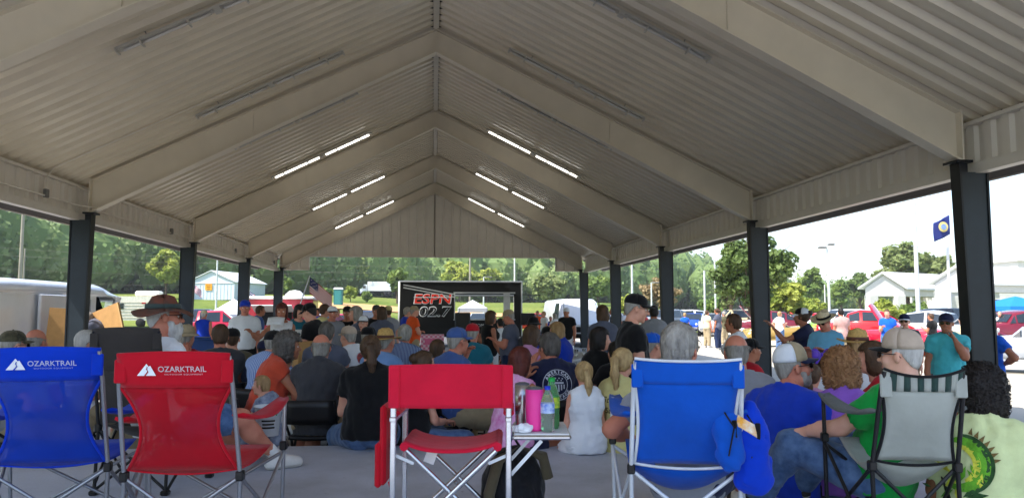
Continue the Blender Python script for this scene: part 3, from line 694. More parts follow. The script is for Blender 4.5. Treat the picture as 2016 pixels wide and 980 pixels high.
def person(loc, rz, label, cat='person', h=1.75, pose='stand', seat=.45, foot=0.0, lean=0, side=0, head=(0, 0), twist=0, aL='down', aR='down', hand='relaxed', fat=.2, sex='m', skin='fair', shirt=None, sleeve=.5, skind='tee', pants=None, plen='long', shoes=None, sock=None,
           hair=('short', 'brown'), hat=None, glasses=None, beard=None, near=1, legs=None, seed=0, group=None, loose=.0, jowl=0.0, hem=.1, thigh=None, spread=.12, strands=0, knee_f=1.0, tuck=False, headup=0.0):
    """near 2: close to camera, 1: middle, 0: far"""
    s = h / 1.75; root = empty('person', loc, rz, label, cat, group)
    vb, vs, vh, vf = {2: (.024, .016, .0078, .0068), 1: (.038, .03, .0135, .0115), 0: (.045, .034, .019, .016)}[near]
    S = lambda x, y, z: V3(x, y, z) * s
    P = V3(0, 0, .95 * s) if pose == 'stand' else V3(0, 0, seat + .085 * s)
    T1 = rotm(0, -R(lean) * .7, R(side)); T2 = rotm(R(twist), 0, 0) @ rotm(0, -R(lean) * 1.15, R(side) * 1.2)
    up1, up2 = T1[:, 2], T2[:, 2]; fw1, fw2 = T1[:, 1], T2[:, 1]; rt2 = T2[:, 0]
    mid = P + up1 * .24 * s; neck = mid + up2 * .26 * s
    hc = neck + (up2 * .10 + V3(0, 0, 1) * .06) * s + fw2 * (.035 + .06 * max(0, math.sin(R(lean)))) * s
    Hd = T2 @ rotm(0, R(lean) * 1.15, 0) if False else rotm(R(twist + head[0]), R(head[1]) - 0, R(side) * .3)
    wd = {'m': 1.0, 'f': .88}[sex]; sh = {}; el = {}; wr = {}
    for q, spec in ((-1, aL), (1, aR)):
        a = ARMS[spec] if isinstance(spec, str) else spec
        sh[q] = neck + (rt2 * q * (.162 * wd + .03 * fat) - up2 * .078 - fw2 * .01) * s
        loc2 = lambda v: nrm(rt2 * q * v[0] + rotm(R(twist))[:, 1] * v[1] + V3(0, 0, 1) * v[2])
        el[q] = sh[q] + loc2(a[0]) * .285 * s; wr[q] = el[q] + loc2(a[1]) * .255 * s
        if len(a) > 2: el[q] = np.array(a[2][0]); wr[q] = np.array(a[2][1])
    hip = {}; kn = {}; an = {}; toe = {}
    for q in (-1, 1):
        hip[q] = P + (T1[:, 0] * q * .088 - V3(0, 0, .03)) * s
        if pose == 'stand':
            st = (legs or (0, 0))[0 if q < 0 else 1]
            kn[q] = V3(q * (.1 + .0 * fat) * s, (.02 + .1 * st) * s, .5 * s); an[q] = V3(q * .115 * s, (-.02 + .2 * st) * s, .085 * s)
        else:
            dz = thigh if thigh is not None else .0; an_z = foot + .085 * s; x = q * (.088 + spread) * s
            ky = .43 * s; kz = max(P[2] - .03 + dz, foot + .30 * s)
            kz = min(kz, foot + .5 * s); ky = math.sqrt(max(.01, (.44 * s) ** 2 - (kz - hip[q][2]) ** 2)) * knee_f
            kn[q] = V3(x, ky, kz); dn = math.sqrt(max(.0004, (.42 * s) ** 2 - (kz - an_z) ** 2)); an[q] = V3(x * 1.0, ky + (dn if (kz - an_z) < .4 * s else -.03), an_z)
        if legs and pose != 'stand': 
            kn[q], an[q] = V3(*legs[q]) if False else np.array(legs[q][0], float), np.array(legs[q][1], float)
        toe[q] = an[q] + V3(q * .035 * s, .15 * s, -.05 * s)
    # ---- torso primitives shared by body and clothes
    def torso(f, inf=0.0):
        F_ = fat; k = .05
        f.ell(P + up1 * .0 - fw1 * .012 * s, V3(.155 + .035 * F_ + (.015 if sex == 'f' else 0), .115 + .05 * F_, .115) * s, T1, k, inf=inf)
        f.ell(P + up1 * .14 * s, V3(.132 * wd + .065 * F_, .098 + .075 * F_, .14) * s, T1, k, inf=inf)
        if F_ > .3: f.ell(P + up1 * .12 * s + fw1 * .07 * s, V3(.13, .11, .13) * s * (.6 + .5 * F_), T1, k, inf=inf)
        f.ell(mid + up2 * .09 * s - fw2 * .008 * s, V3(.152 * wd + .035 * F_, .108 + .03 * F_, .165) * s, T2, k, inf=inf)
        f.cap(sh[-1] + rt2 * .045 * s, sh[1] - rt2 * .045 * s, .058 * s, .058 * s, k, inf=inf)
        for q in (-1, 1):
            f.cap(neck + up2 * .03 * s - fw2 * .012 * s, sh[q] - rt2 * q * .03 * s + up2 * .012 * s, .048 * s, .042 * s, k, inf=inf)
            f.ell(mid + up2 * .13 * s + rt2 * q * .07 * s - fw2 * .07 * s, V3(.075 * wd, .04, .1) * s, T2, k, inf=inf)      # shoulder blades
            if sex == 'f': f.ell(mid + up2 * .08 * s + rt2 * q * .068 * s + fw2 * .095 * s, V3(.064, .06, .066) * s, T2, .03, inf=inf)
    def arm(f, inf=0.0, k=.03, up_to=2):
        for q in (-1, 1):
            g_ = 1 + .25 * fat if sex == 'm' else .84 + .3 * fat
            f.cap(sh[q], el[q], .054 * s * g_, .043 * s * g_, k, inf=inf)
            f.cap(el[q], el[q] + (wr[q] - el[q]) * .45, .043 * s * g_, .042 * s * g_, k, inf=inf); f.cap(el[q] + (wr[q] - el[q]) * .45, wr[q], .042 * s * g_, .028 * s, k, inf=inf)
    def leg(f, inf=0.0, k=.04):
        g_ = 1 + .25 * fat
        for q in (-1, 1):
            f.cap(hip[q], kn[q], .088 * s * g_, .058 * s * g_, k, inf=inf)
            m_ = kn[q] + (an[q] - kn[q]) * .35; bk = V3(0, -.018 * s, 0)
            f.cap(kn[q], m_ + bk, .056 * s * g_, .056 * s * g_, k, inf=inf); f.cap(m_ + bk, an[q], .056 * s * g_, .036 * s, k, inf=inf)
    pts = np.array([P, mid, neck] + [d[q] for d in (sh, el, wr, hip, kn, an, toe) for q in (-1, 1)])
    lo, hi = pts.min(0) - .25 * s, pts.max(0) + .25 * s
    f = Fld(lo, hi, vb)
    torso(f, -.006); arm(f); leg(f)
    f.cap(neck - up2 * .05 * s, hc + V3(0, -.03, -.08) @ Hd.T * s, .058 * s, .048 * s, .03)
    for q in (-1, 1): f.cap(an[q], an[q] + V3(0, .09, -.05) * s, .035 * s, .03 * s, .03)
    A = Acc(); A.add(*f.net(), 0)
    HV, HQ, HM = head_geo(sex, vh, jowl); A.add(hc + (HV * s) @ Hd.T, HQ, HM)
    for q in (-1, 1):
        hv, hq = hand_geo(hand if isinstance(hand, str) else hand[0 if q < 0 else 1], vf)
        d = nrm(wr[q] - el[q]); z = V3(0, 0, 1) - d * d[2]
        if np.linalg.norm(z) < .35: z = rt2 * q - d * (d @ rt2) * q
        z = nrm(z); x = np.cross(d, z)
        hv = hv * s * (1.0 if sex == 'm' else .9)
        if q > 0: B = np.stack([x, d, z], 0); vv = hv @ B; qq = hq
        else: B = np.stack([-x, d, z], 0); vv = hv @ B; qq = hq[:, ::-1]
        A.add(wr[q] + vv, qq, 0)
    sk = SKIN[skin]; hm = HAIR[hair[1]] if hair and hair[1] in HAIR else HAIR['brown']
    link('body', A.mesh('body', [sk, M_lip, M_eye, M_iris, hm]), root)
    # ---- shirt
    if shirt:
        lo2 = np.array([P, mid, neck] + [d[q] for d in (sh, el, wr) for q in (-1, 1)] + [hip[-1], hip[1]]); f = Fld(lo2.min(0) - .22 * s, lo2.max(0) + .2 * s, vs)
        e = .013 + loose
        torso(f, e + .004); f.cap(P + up1 * .05 * s, P - up1 * hem * s, .138 * s + .035 * fat, .15 * s + .045 * fat, .06, n=fw1, kq=1.22, inf=e + .004)
        if skind in ('tee', 'polo', 'long'):
            for q in (-1, 1):
                g_ = 1 + .25 * fat if sex == 'm' else .88 + .3 * fat
                t = sleeve
                if t <= 1: c_ = sh[q] + (el[q] - sh[q]) * t; f.cap(sh[q] - (rt2 * q * .008) * s, el[q], .056 * s * g_, .058 * s * g_, .035, cut=(c_, el[q] - sh[q]), inf=.012 + loose * .7)
                else:
                    f.cap(sh[q], el[q], .06 * s * g_, .052 * s * g_, .035, inf=.01 + loose); c_ = el[q] + (wr[q] - el[q]) * (t - 1); f.cap(el[q], wr[q], .05 * s * g_, .042 * s, .03, cut=(c_, wr[q] - el[q]), inf=.01 + loose)
        else:
            for q in (-1, 1):
                f.ell(sh[q] + rt2 * q * .05 * s - up2 * .012 * s, V3(.055, .1, .105) * s, T2, .02, op='s')
        f.plane(P - up1 * hem * s, -up1)
        hi_n = .03 if skind != 'tank' else .012
        f.plane(neck + up2 * (hi_n + (.012 if skind == 'polo' else 0)) * s - fw2 * .02 * s, nrm(up2 + fw2 * (.35 if sex == 'm' else (.7 if skind != 'tank' else .5))))
        f.folds((.008 if near else .006) + loose * .15, seed + 3, 34 if near else 20)
        me = f.net(); so = link('shirt', np_mesh('shirt', me[0], me[1], [shirt]), root)
        if skind == 'polo':
            mb = MB().mat(shirt); Pc = []
            for j in range(17):
                a = 2 * math.pi * j / 16; c0 = neck + up2 * .018 * s - fw2 * .005 * s
                Pc.append([c0 + (rt2 * math.cos(a) * .068 + fw2 * math.sin(a) * .068 + up2 * (.03 - .02 * math.sin(a))) * s, c0 + (rt2 * math.cos(a) * .088 + fw2 * math.sin(a) * .088 - up2 * (.012 + .012 * math.sin(a))) * s])
            mb.grid(Pc, thick=.004); mb.build('collar', so)
    # ---- trousers, shorts or skirt
    if pants:
        lp = np.array([P, mid] + [d[q] for d in (hip, kn, an) for q in (-1, 1)]); f = Fld(lp.min(0) - .22 * s, lp.max(0) + .22 * s, vs * 1.1); g_ = 1 + .25 * fat
        f.ell(P - fw1 * .012 * s, V3(.155 + .035 * fat + (.015 if sex == 'f' else 0), .115 + .05 * fat, .115) * s, T1, .05, inf=.010)
        f.ell(P + up1 * .1 * s, V3(.14 * wd + .05 * fat, .1 + .06 * fat, .1) * s, T1, .05, inf=.0)
        f.plane(P + up1 * (.11 if (tuck or not shirt) else .04 - hem) * s, up1)
        for q in (-1, 1):
            if plen == 'short': f.cap(hip[q], kn[q], .09 * s * g_, .075 * s * g_, .04, cut=(hip[q] + (kn[q] - hip[q]) * .82, kn[q] - hip[q]), inf=.016)
            elif plen == 'brief': f.cap(hip[q], kn[q], .09 * s * g_, .08 * s * g_, .04, cut=(hip[q] + (kn[q] - hip[q]) * .5, kn[q] - hip[q]), inf=.014)
            else:
                f.cap(hip[q], kn[q], .09 * s * g_, .064 * s * g_, .04, inf=.02); tt = 1.0 if plen == 'long' else .55
                f.cap(kn[q], an[q] + V3(0, 0, -.02 * s), .062 * s * g_, .056 * s, .04, cut=(kn[q] + (an[q] - kn[q]) * tt, an[q] - kn[q]), inf=.02)
        f.folds(.009, seed + 9, 26)
        me = f.net(); link('trousers' if plen == 'long' else 'shorts', np_mesh('trousers', me[0], me[1], [pants]), root)
    # ---- shoes
    if shoes:
        for q in (-1, 1):
            f = Fld(an[q] - .2 * s, an[q] + .26 * s, .012 if near == 2 else .017); b = an[q]
            d = nrm(toe[q] - an[q]); d[2] = 0; d = nrm(d)
            f.cap(b + V3(0, 0, -.045 * s) - d * .045 * s, b + d * .15 * s + V3(0, 0, -.052 * s), .044 * s, .042 * s, .03).cap(b + d * .06 * s + V3(0, 0, -.03 * s), b + d * .1 * s + V3(0, 0, -.04 * s), .042 * s, .04 * s, .03).cap(b + V3(0, -.004 * s, .03 * s), b + V3(0, 0, -.03 * s), .05 * s, .05 * s, .03); f.plane(b + V3(0, 0, .035 * s), (0, 0, 1)); f.plane(b - V3(0, 0, .085 * s), (0, 0, -1))
            V_, Q_ = f.net(); zc = V_[Q_].mean(1)[:, 2]
            link('shoe', np_mesh('shoe', V_, Q_, [shoes, M_sole], (zc < b[2] - .062 * s).astype(int)), root)
            if sock:
                f = Fld(an[q] - .15 * s, an[q] + .2 * s, .014); dd = kn[q] - an[q]; f.cap(an[q], an[q] + dd, .041 * s, .06 * s, .01, cut=(an[q] + dd * .26, dd)); V_, Q_ = f.net(); link('sock', np_mesh('sock', V_, Q_, [sock]), root)
    # ---- head wear, hair, glasses, beard live in the head frame
    Mh = Matrix.Translation(Vector(hc)) @ Matrix(Hd.tolist()).to_4x4() @ Matrix.Scale(s, 4)
    def onhead(o): o.matrix_local = Mh; return o
    if hair and hair[0] != 'none':
        hs_ = 'capped' if (hat and hair[0] in ('short', 'buzz')) else hair[0]; A = Acc(); hv, hq = hair_geo(hs_, .009 if near == 2 else (.012 if near else .018)); A.add(hv, hq, 0)
        if (strands or near >= 1) and not (hat and hair[0] in ('short', 'buzz', 'bald', 'side')):
            sv = hair_strands(hair[0], strands or (800 if near == 2 else 260), .012, seed if near == 2 else seed % 4); A.add(*sv, 0)
        V_ = np.concatenate(A.V)
        if hat: 
            # flatten what the hat covers
            zz = V_[:, 2] > .05; V_[zz] = V_[zz] * np.array([.93, .93, .9]) + np.array([0, 0, -.002])
        A.V = [V_]; ho = onhead(link('hair', A.mesh('hair', [HAIR[hair[1]]]), root))
    if beard:
        f = Fld((-.1, -.02, -.3), (.1, .16, .02), .0085 if near == 2 else .012); lb = beard[1]
        f.ell((0, .052, -.085), (.058, .05, .045 + lb * .2), k=.02).ell((0, .09, -.056), (.032, .014, .008), k=.01)
        for q in (-1, 1): f.cap((q * .062, .02, -.02), (q * .045, .05, -.085), .014, .022, .02)
        if lb > .1: f.cap((0, .06, -.1), (0, .045, -.1 - lb), .05, .02, .03)
        f.ell((0, .1, -.066), (.024, .02, .007), k=.004, op='s'); f.folds(.005, 2, 110)
        f.fn(lambda X, Y, Z, F_: np.maximum(F_, Z + .03 - .0 * X))
        onhead(link('beard', np_mesh('beard', *f.net(), [HAIR[beard[0]]]), root))
    if hat:
        onhead(hat.build('hat', root) if isinstance(hat, MB) else link('hat', hat, root))
    if glasses:
        onhead(link('sunglasses' if glasses == 'sun' else 'glasses', GLS[glasses], root))
    root['_n'] = 0; del root['_n']
    info = dict(P=P, mid=mid, neck=neck, T1=T1, T2=T2, s=s, hc=hc, Hd=Hd, sh=sh, el=el, wr=wr, kn=kn, an=an)
    return root, info
GLS = {'sun': glasses_geo(M_dkplas, M_lensd).mesh('sunglasses'), 'clear': glasses_geo(M_wire, M_lensc).mesh('glasses')}
# ================================================================ terrain, lot, field
def ss(a, b, x):
    t = np.clip((np.asarray(x, float) - a) / (b - a), 0, 1); return t * t * (3 - 2 * t)
def terrain_z(X, Y):
    X = np.asarray(X, float); Y = np.asarray(Y, float)
    D = np.sqrt(X * X + Y * Y) + 1e-6; A = np.degrees(np.arctan2(X, np.maximum(Y, 1)))     # bearing from camera
    left = 1 - ss(-9, 4, A); right = ss(12, 24, A)
    rise = 4.6 * ss(52, 150, D) * left + 3.2 * ss(70, 150, D) * (1 - left) * (1 - right) + .6 * ss(80, 200, D) * right
    # wooded hill: bearing decides how high the crest is
    crest = np.interp(A, [-60, -34, -24, -16, -9, 0, 9, 14, 18, 21, 26, 32, 60], [60, 58, 50, 34, 24, 23, 24, 21, 15, 10, 2, 0, 0])
    start = np.interp(A, [-60, -30, -15, 0, 12, 30], [120, 128, 150, 178, 185, 230])
    hill = crest * ss(0, 1, (D - start) / 190.0)
    return Z_OUT - .02 + rise + hill
def axis(lo, hi, dense_lo, dense_hi, sd, sc):
    a = list(np.arange(lo, dense_lo, sc)) + list(np.arange(dense_lo, dense_hi, sd)) + list(np.arange(dense_hi, hi + sc, sc)); return np.array(sorted(set(a)))
gx = axis(-700, 700, -140, 200, 5, 20); gy = axis(-120, 900, -20, 260, 5, 20)
GX, GY_ = np.meshgrid(gx, gy, indexing='ij'); GZ = terrain_z(GX, GY_) - np.where((GY_ < 55), .06, 0)
V = np.stack([GX, GY_, GZ], -1).reshape(-1, 3); nx_, ny_ = len(gx), len(gy)
I = np.arange(nx_ * ny_).reshape(nx_, ny_); Q = np.stack([I[:-1, :-1], I[1:, :-1], I[1:, 1:], I[:-1, 1:]], -1).reshape(-1, 4)
def grass_mat():
    m, nt, b = nodes_of('field_grass'); L = nt.links
    tc = N(nt, 'ShaderNodeTexCoord'); n1 = N(nt, 'ShaderNodeTexNoise', Scale=.05, Detail=6.0, Roughness=.7); n2 = N(nt, 'ShaderNodeTexNoise', Scale=1.8, Detail=5.0)
    L.new(tc.outputs['Object'], n1.inputs[0]); L.new(tc.outputs['Object'], n2.inputs[0])
    r1 = N(nt, 'ShaderNodeValToRGB'); e = r1.color_ramp.elements; e[0].position = .35; e[1].position = .65; e[0].color = (.085, .14, .022, 1); e[1].color = (.19, .22, .05, 1); L.new(n1.outputs[0], r1.inputs[0])
    r2 = N(nt, 'ShaderNodeValToRGB'); e = r2.color_ramp.elements; e[0].position = .3; e[1].position = .7; e[0].color = (.7, .7, .7, 1); e[1].color = (1.25, 1.2, 1.1, 1); L.new(n2.outputs[0], r2.inputs[0])
    mx = N(nt, 'ShaderNodeMix', _data_type='RGBA', _blend_type='MULTIPLY'); mx.inputs[0].default_value = 1; L.new(r1.outputs[0], mx.inputs[6]); L.new(r2.outputs[0], mx.inputs[7])
    L.new(mx.outputs[2], b.inputs['Base Color']); b.inputs['Roughness'].default_value = .95; b.inputs['Specular IOR Level'].default_value = .1
    return m
M_grass = grass_mat()
link('ground', np_mesh('ground', V, Q, [M_grass]), kind='structure')
def drape(name, outline_fn, m, lift, us, vs):
    P = [[outline_fn(u, v) for v in vs] for u in us]
    mb = MB().mat(m); mb.grid([[(x, y, float(terrain_z(x, y)) + lift) for x, y in row] for row in P]); return mb.build(name, kind='structure')
M_asph = mat('sunlit_asphalt', srgb(88, 87, 86), .9, noise=.18, scale=.5, bump=.1, bscale=30, detail=9)
mb = MB().mat(M_asph); xs_ = np.linspace(-70, 120, 40); ys_ = np.linspace(-40, 56, 20)
mb.grid([[(x, y, Z_OUT) for y in ys_] for x in xs_]); mb.build('parking_lot', kind='structure')
M_apron = mat('pale_concrete_lot', srgb(184, 176, 160), .9, noise=.12, scale=.35, bump=.08, bscale=30, detail=9)
mb = MB().mat(M_apron); mb.grid([[(x, y, Z_OUT + .005) for y in np.linspace(-30, 55, 18)] for x in np.linspace(7.6, 90, 20)]); mb.build('concrete_lot', kind='structure')
M_dirt = mat('orange_clay', srgb(196, 140, 96), .95, noise=.25, scale=.2, col2=srgb(170, 150, 100))
us = np.linspace(0, 1, 40)
drape('dirt_bank', lambda u, v: (-22 + 78 * u, 92 + v * (9 + 3 * math.sin(u * 9)) + 4 * math.sin(u * 5)), M_dirt, .12, us, np.linspace(0, 1, 4))
M_road = mat('grey_highway', srgb(165, 163, 158), .9, noise=.08)
drape('highway', lambda u, v: (-60 + 230 * u, 158 + v * 8), M_road, .5, us, np.linspace(0, 1, 3))
# ================================================================ trees
def leaf_mat(name, c1, c2, sc=.5):
    if name in MATS: return MATS[name]
    m = bpy.data.materials.new(name); m.use_nodes = True; nt = m.node_tree; nt.nodes.clear(); L = nt.links
    o = N(nt, 'ShaderNodeOutputMaterial'); tc = N(nt, 'ShaderNodeTexCoord'); nz = N(nt, 'ShaderNodeTexNoise', Scale=sc, Detail=3.0); L.new(tc.outputs['Object'], nz.inputs[0])
    rp = N(nt, 'ShaderNodeValToRGB'); e = rp.color_ramp.elements; e[0].position = .36; e[1].position = .64; e[0].color = (*[x * 1.7 for x in c1[:3]], 1); e[1].color = (*[x * 1.55 for x in c2[:3]], 1); L.new(nz.outputs[0], rp.inputs[0])
    d = N(nt, 'ShaderNodeBsdfPrincipled', Roughness=.6); d.inputs['Specular IOR Level'].default_value = .25; t = N(nt, 'ShaderNodeBsdfTranslucent'); mx = N(nt, 'ShaderNodeMixShader'); mx.inputs[0].default_value = .35
    L.new(rp.outputs[0], d.inputs['Base Color']); L.new(rp.outputs[0], t.inputs[0]); L.new(d.outputs[0], mx.inputs[1]); L.new(t.outputs[0], mx.inputs[2]); L.new(mx.outputs[0], o.inputs[0])
    MATS[name] = m; return m
LEAF = {'dark': leaf_mat('leaf_dark', (.045, .075, .02), (.115, .16, .04)), 'mid': leaf_mat('leaf_mid', (.07, .115, .025), (.15, .2, .045)), 'yellow': leaf_mat('leaf_yellow', (.13, .17, .025), (.26, .28, .05)), 'pale': leaf_mat('leaf_pale', (.10, .13, .04), (.17, .2, .075)), 'dry': leaf_mat('leaf_dry', (.15, .11, .05), (.24, .18, .09))}
M_bark = mat('bark', srgb(92, 76, 62), .95, noise=.35, scale=4, stretch=(1, 1, .2), bump=.5, bscale=12)
def leaves(C, Rr, n, size, g, flat=.75):
    """n leaf-clump quads scattered in balls of radius Rr about centres C"""
    i = g.randint(0, len(C), n); d = g.randn(n, 3); d /= np.linalg.norm(d, axis=1)[:, None]; rr = g.rand(n, 1) ** .45
    P = C[i] + d * rr * Rr[i][:, None] * np.array([1, 1, flat])
    nn = d + g.randn(n, 3) * .7 + np.array([0, 0, .5]); nn /= np.linalg.norm(nn, axis=1)[:, None]
    a = np.cross(nn, g.randn(n, 3)); a /= np.linalg.norm(a, axis=1)[:, None] + 1e-9; b = np.cross(nn, a)
    w = size * g.uniform(.55, 1.25, (n, 1)); h = w * g.uniform(.5, .9, (n, 1))
    V = np.stack([P - a * w, P - b * h * .8 + nn * .1 * w, P + a * w, P + b * h], 1).reshape(-1, 3)
    return V, np.arange(4 * n).reshape(-1, 4)
def tree(loc, H, cr, kind, label, n=5000, leaf=.22, trunk=.35, ch=None, clumps=46, seed=0, sparse=1.0, name='tree', group=None, bare=0, cz=.62):
    g = np.random.RandomState(seed + 1); root = empty(name, loc, g.rand() * 6, label, 'tree' if name != 'shrub' else 'shrub', group)
    ch = ch or H * .36; ctr = V3(0, 0, H * cz)
    C = []; 
    while len(C) < clumps:
        d = g.randn(3); d /= np.linalg.norm(d); r = g.rand() ** .4; p = ctr + d * r * V3(cr, cr, ch) * .82
        if p[2] > H * .16: C.append(p)
    C = np.array(C); Rr = cr * g.uniform(.2, .36, len(C)) * sparse
    mb = MB().mat(M_bark); tr = H * trunk * .06
    top = ctr * V3(1, 1, 1.15); k = V3(g.randn() * .04 * H, g.randn() * .04 * H, 0)
    mb.tube([(0, 0, -.2), tuple(k * .3 + V3(0, 0, H * .15)), tuple(k + V3(0, 0, H * .38)), tuple(top)], [tr * 1.3, tr, tr * .75, tr * .2], 8)
    for c in C[: min(len(C), 26)]:
        s_ = V3(0, 0, H * g.uniform(.2, .5)) + k * .6; m_ = (s_ + c) / 2 + g.randn(3) * .06 * cr + V3(0, 0, -.06 * H); mb.tube([tuple(s_), tuple(m_), tuple(c)], [tr * .4, tr * .22, tr * .06], 5, cap=False)
    for _ in range(bare):
        c = C[g.randint(len(C))]; d = nrm(c - ctr) + g.randn(3) * .25; e = c + d * cr * .55; mb.tube([tuple(c), tuple((c + e) / 2 + g.randn(3) * .1), tuple(e)], [tr * .12, tr * .07, tr * .03], 4, cap=False)
    mb.build('trunk', root)
    V, Q = leaves(C, Rr, n, leaf, g); link('crown', np_mesh('crown', V, Q, [LEAF[kind]], smooth=False), root)
    return root
def gz(x, y): return float(terrain_z(x, y))
def tree_px(px, D, ytop, cr_px, kind, label, **kw):
    p = atD(px, 612, D); z0 = gz(p.x, p.y); ztop = atD(px, ytop, D).z; H = ztop - z0
    return tree((p.x, p.y, z0 - .05), H, cr_px * D / FP, kind, label, **kw)
# far wooded hill: one mass
def forest():
    g = np.random.RandomState(5); AV = {k: [] for k in ('dark', 'mid', 'pale', 'yellow')}; cores = []
    ico = bmesh.new(); bmesh.ops.create_icosphere(ico, subdivisions=1, radius=1); iv = np.array([v.co for v in ico.verts]); it = np.array([[v.index for v in f.verts] for f in ico.faces]); ico.free()
    n = 0
    for A in np.arange(-40, 36, .95):
        start = np.interp(A, [-60, -30, -15, 0, 12, 30], [120, 128, 150, 178, 185, 230])
        D = start - 4 + g.rand() * 5
        while D < start + (185 if A < 24 else 90):
            a = R(A + g.randn() * .35); x, y = D * math.sin(a), D * math.cos(a); z = gz(x, y)
            if A > 22 and g.rand() < .35: D += 6 + D * .012; continue
            H = g.uniform(10, 17) * (.7 if A > 20 else 1.0); cr = g.uniform(3.2, 5.2); c = V3(x, y, z + H * .5); rr = V3(cr, cr, H * .52)
            kind = g.choice(['dark', 'mid', 'pale', 'yellow'], p=[.42, .4, .12, .06])
            near_ = D < start + 60; m = 330 if near_ else 110
            d = g.randn(m, 3); d[:, 2] = np.abs(d[:, 2]) * 1.0 - .75 * (D < start + 25) - .25; d[:, 1] -= .7; d[:, 0] -= .25 * math.sin(a); d /= np.linalg.norm(d, axis=1)[:, None]
            lump = 1 + .22 * np.sin(d @ g.randn(3) * 5 + g.rand() * 6) + .15 * np.sin(d @ g.randn(3) * 9)
            Pq = c + d * rr * (lump * g.uniform(.82, 1.04, m))[:, None]
            nn = d * 1.2 + g.randn(m, 3) * .42 + V3(0, 0, .25); nn /= np.linalg.norm(nn, axis=1)[:, None]; ta = np.cross(nn, g.randn(m, 3)); ta /= np.linalg.norm(ta, axis=1)[:, None]; tb = np.cross(nn, ta); w = g.uniform(.3, .75, (m, 1)) * (.72 if near_ else 1.15)
            AV[kind].append(np.stack([Pq - ta * w, Pq - tb * w * .7, Pq + ta * w, Pq + tb * w * .7], 1).reshape(-1, 3))
            cores.append(c + iv * rr * .91); n += 1
            D += 5.2 + D * .010 + g.rand() * 2
    V = []; M = []; mats = []
    for i, (k, v) in enumerate(AV.items()): vv = np.concatenate(v); V.append(vv); M.append(np.full(len(vv) // 4, i)); mats.append(LEAF_F[k])
    V = np.concatenate(V); o = link('forest', np_mesh('forest', V, np.arange(len(V)).reshape(-1, 4), mats, np.concatenate(M), False), label='dense green wood covering the long hill behind the field', kind='stuff', cat='forest')
    cv = np.concatenate(cores); ct = (it[None] + (np.arange(len(cores)) * len(iv))[:, None, None]).reshape(-1, 3)
    link('tree_mass', np_mesh('tree_mass', cv, ct, [LEAF_F['mid']], smooth=False), o)
    o.children[0]['kind'] = 'stuff'
    return n
LEAF_F = {'dark': leaf_mat('forest_dark', (.05, .085, .028), (.1, .15, .048), .06), 'mid': leaf_mat('forest_mid', (.08, .13, .04), (.15, .21, .065), .06), 'pale': leaf_mat('forest_pale', (.11, .15, .05), (.18, .22, .085), .06), 'yellow': leaf_mat('forest_yellow', (.1, .13, .03), (.17, .2, .05), .06)}
forest()
tree_px(326, 105, 486, 36, 'yellow', 'yellow green tree standing alone at the edge of the sloping field', n=5200, leaf=.34, clumps=50, seed=3)
tree_px(905, 150, 512, 44, 'yellow', 'broad yellow green tree above the black trailer, left of the utility pole', n=5000, leaf=.5, seed=4)
tree_px(957, 156, 524, 34, 'yellow', 'lower yellow green tree above the black trailer, right of the utility pole', n=4000, leaf=.5, seed=5)
tree_px(1082, 120, 536, 36, 'pale', 'rounded light green tree behind the parked white van', n=4200, leaf=.42, seed=6)
tree_px(1180, 125, 540, 30, 'mid', 'rounded green tree between the two farthest right columns', n=3600, leaf=.42, seed=7)
tree_px(690, 110, 556, 13, 'yellow', 'small yellow bush beside the portable toilet in the field', n=1200, leaf=.3, seed=8, name='shrub', cz=.5)
tree_px(722, 112, 568, 10, 'mid', 'small round bush right of the portable toilet', n=900, leaf=.3, seed=9, name='shrub', cz=.5)
tree_px(640, 120, 564, 16, 'mid', 'leafy bush behind the striped flag', n=1400, leaf=.3, seed=10, name='shrub', cz=.5)
tree_px(782, 115, 515, 20, 'mid', 'slender twin trunked tree left of the black trailer', n=2000, leaf=.36, seed=11)
tree_px(560, 112, 540, 20, 'mid', 'dark green tree behind the red food trailer', n=2600, leaf=.36, seed=12)
tree_px(1476, 46, 445, 88, 'dark', 'large leafy tree with bare outer twigs behind the second right column', n=15000, leaf=.17, clumps=70, seed=13, bare=40, sparse=.85, trunk=.5)
tree_px(1440, 58, 505, 40, 'pale', 'thin half bare tree left of the large leafy tree', n=1300, leaf=.16, clumps=40, seed=14, bare=60, sparse=.7)
tree_px(1545, 62, 540, 46, 'yellow', 'low yellow green tree right of the large leafy tree', n=4200, leaf=.22, seed=15)
tree_px(1300, 90, 540, 46, 'dry', 'grey brown thinning tree behind the right columns', n=1600, leaf=.25, seed=16, bare=50, sparse=.7)
tree_px(1788, 95, 468, 66, 'pale', 'tall pale green tree behind the white canopy building', n=7000, leaf=.34, clumps=60, seed=17, sparse=.9)
tree_px(1858, 92, 486, 44, 'pale', 'smaller pale green tree right behind the flag poles', n=4200, leaf=.34, seed=18)
tree_px(1655, 130, 545, 18, 'mid', 'small round distant tree right of the light pole', n=1600, leaf=.4, seed=19)
tree_px(1694, 135, 541, 24, 'dark', 'flat topped distant tree left of the white canopy building', n=2000, leaf=.4, seed=20, cz=.75, ch=2.5)
tree_px(1600, 120, 520, 26, 'mid', 'hazy tree left of the light pole', n=2200, leaf=.4, seed=21)
tree_px(1745, 58, 573, 32, 'yellow', 'dense shrub in front of the white canopy building', n=3200, leaf=.17, seed=22, name='shrub', cz=.5)
tree_px(1800, 60, 578, 30, 'mid', 'second shrub right of the dense one by the canopy building', n=2600, leaf=.17, seed=23, name='shrub', cz=.5)
tree_px(1590, 85, 572, 40, 'yellow', 'long low bright hedge beyond the parked cars', n=2600, leaf=.3, seed=24, name='shrub', cz=.5)
tree_px(470, 118, 535, 30, 'mid', 'green tree right of the pale metal shed', n=2800, leaf=.36, seed=25)
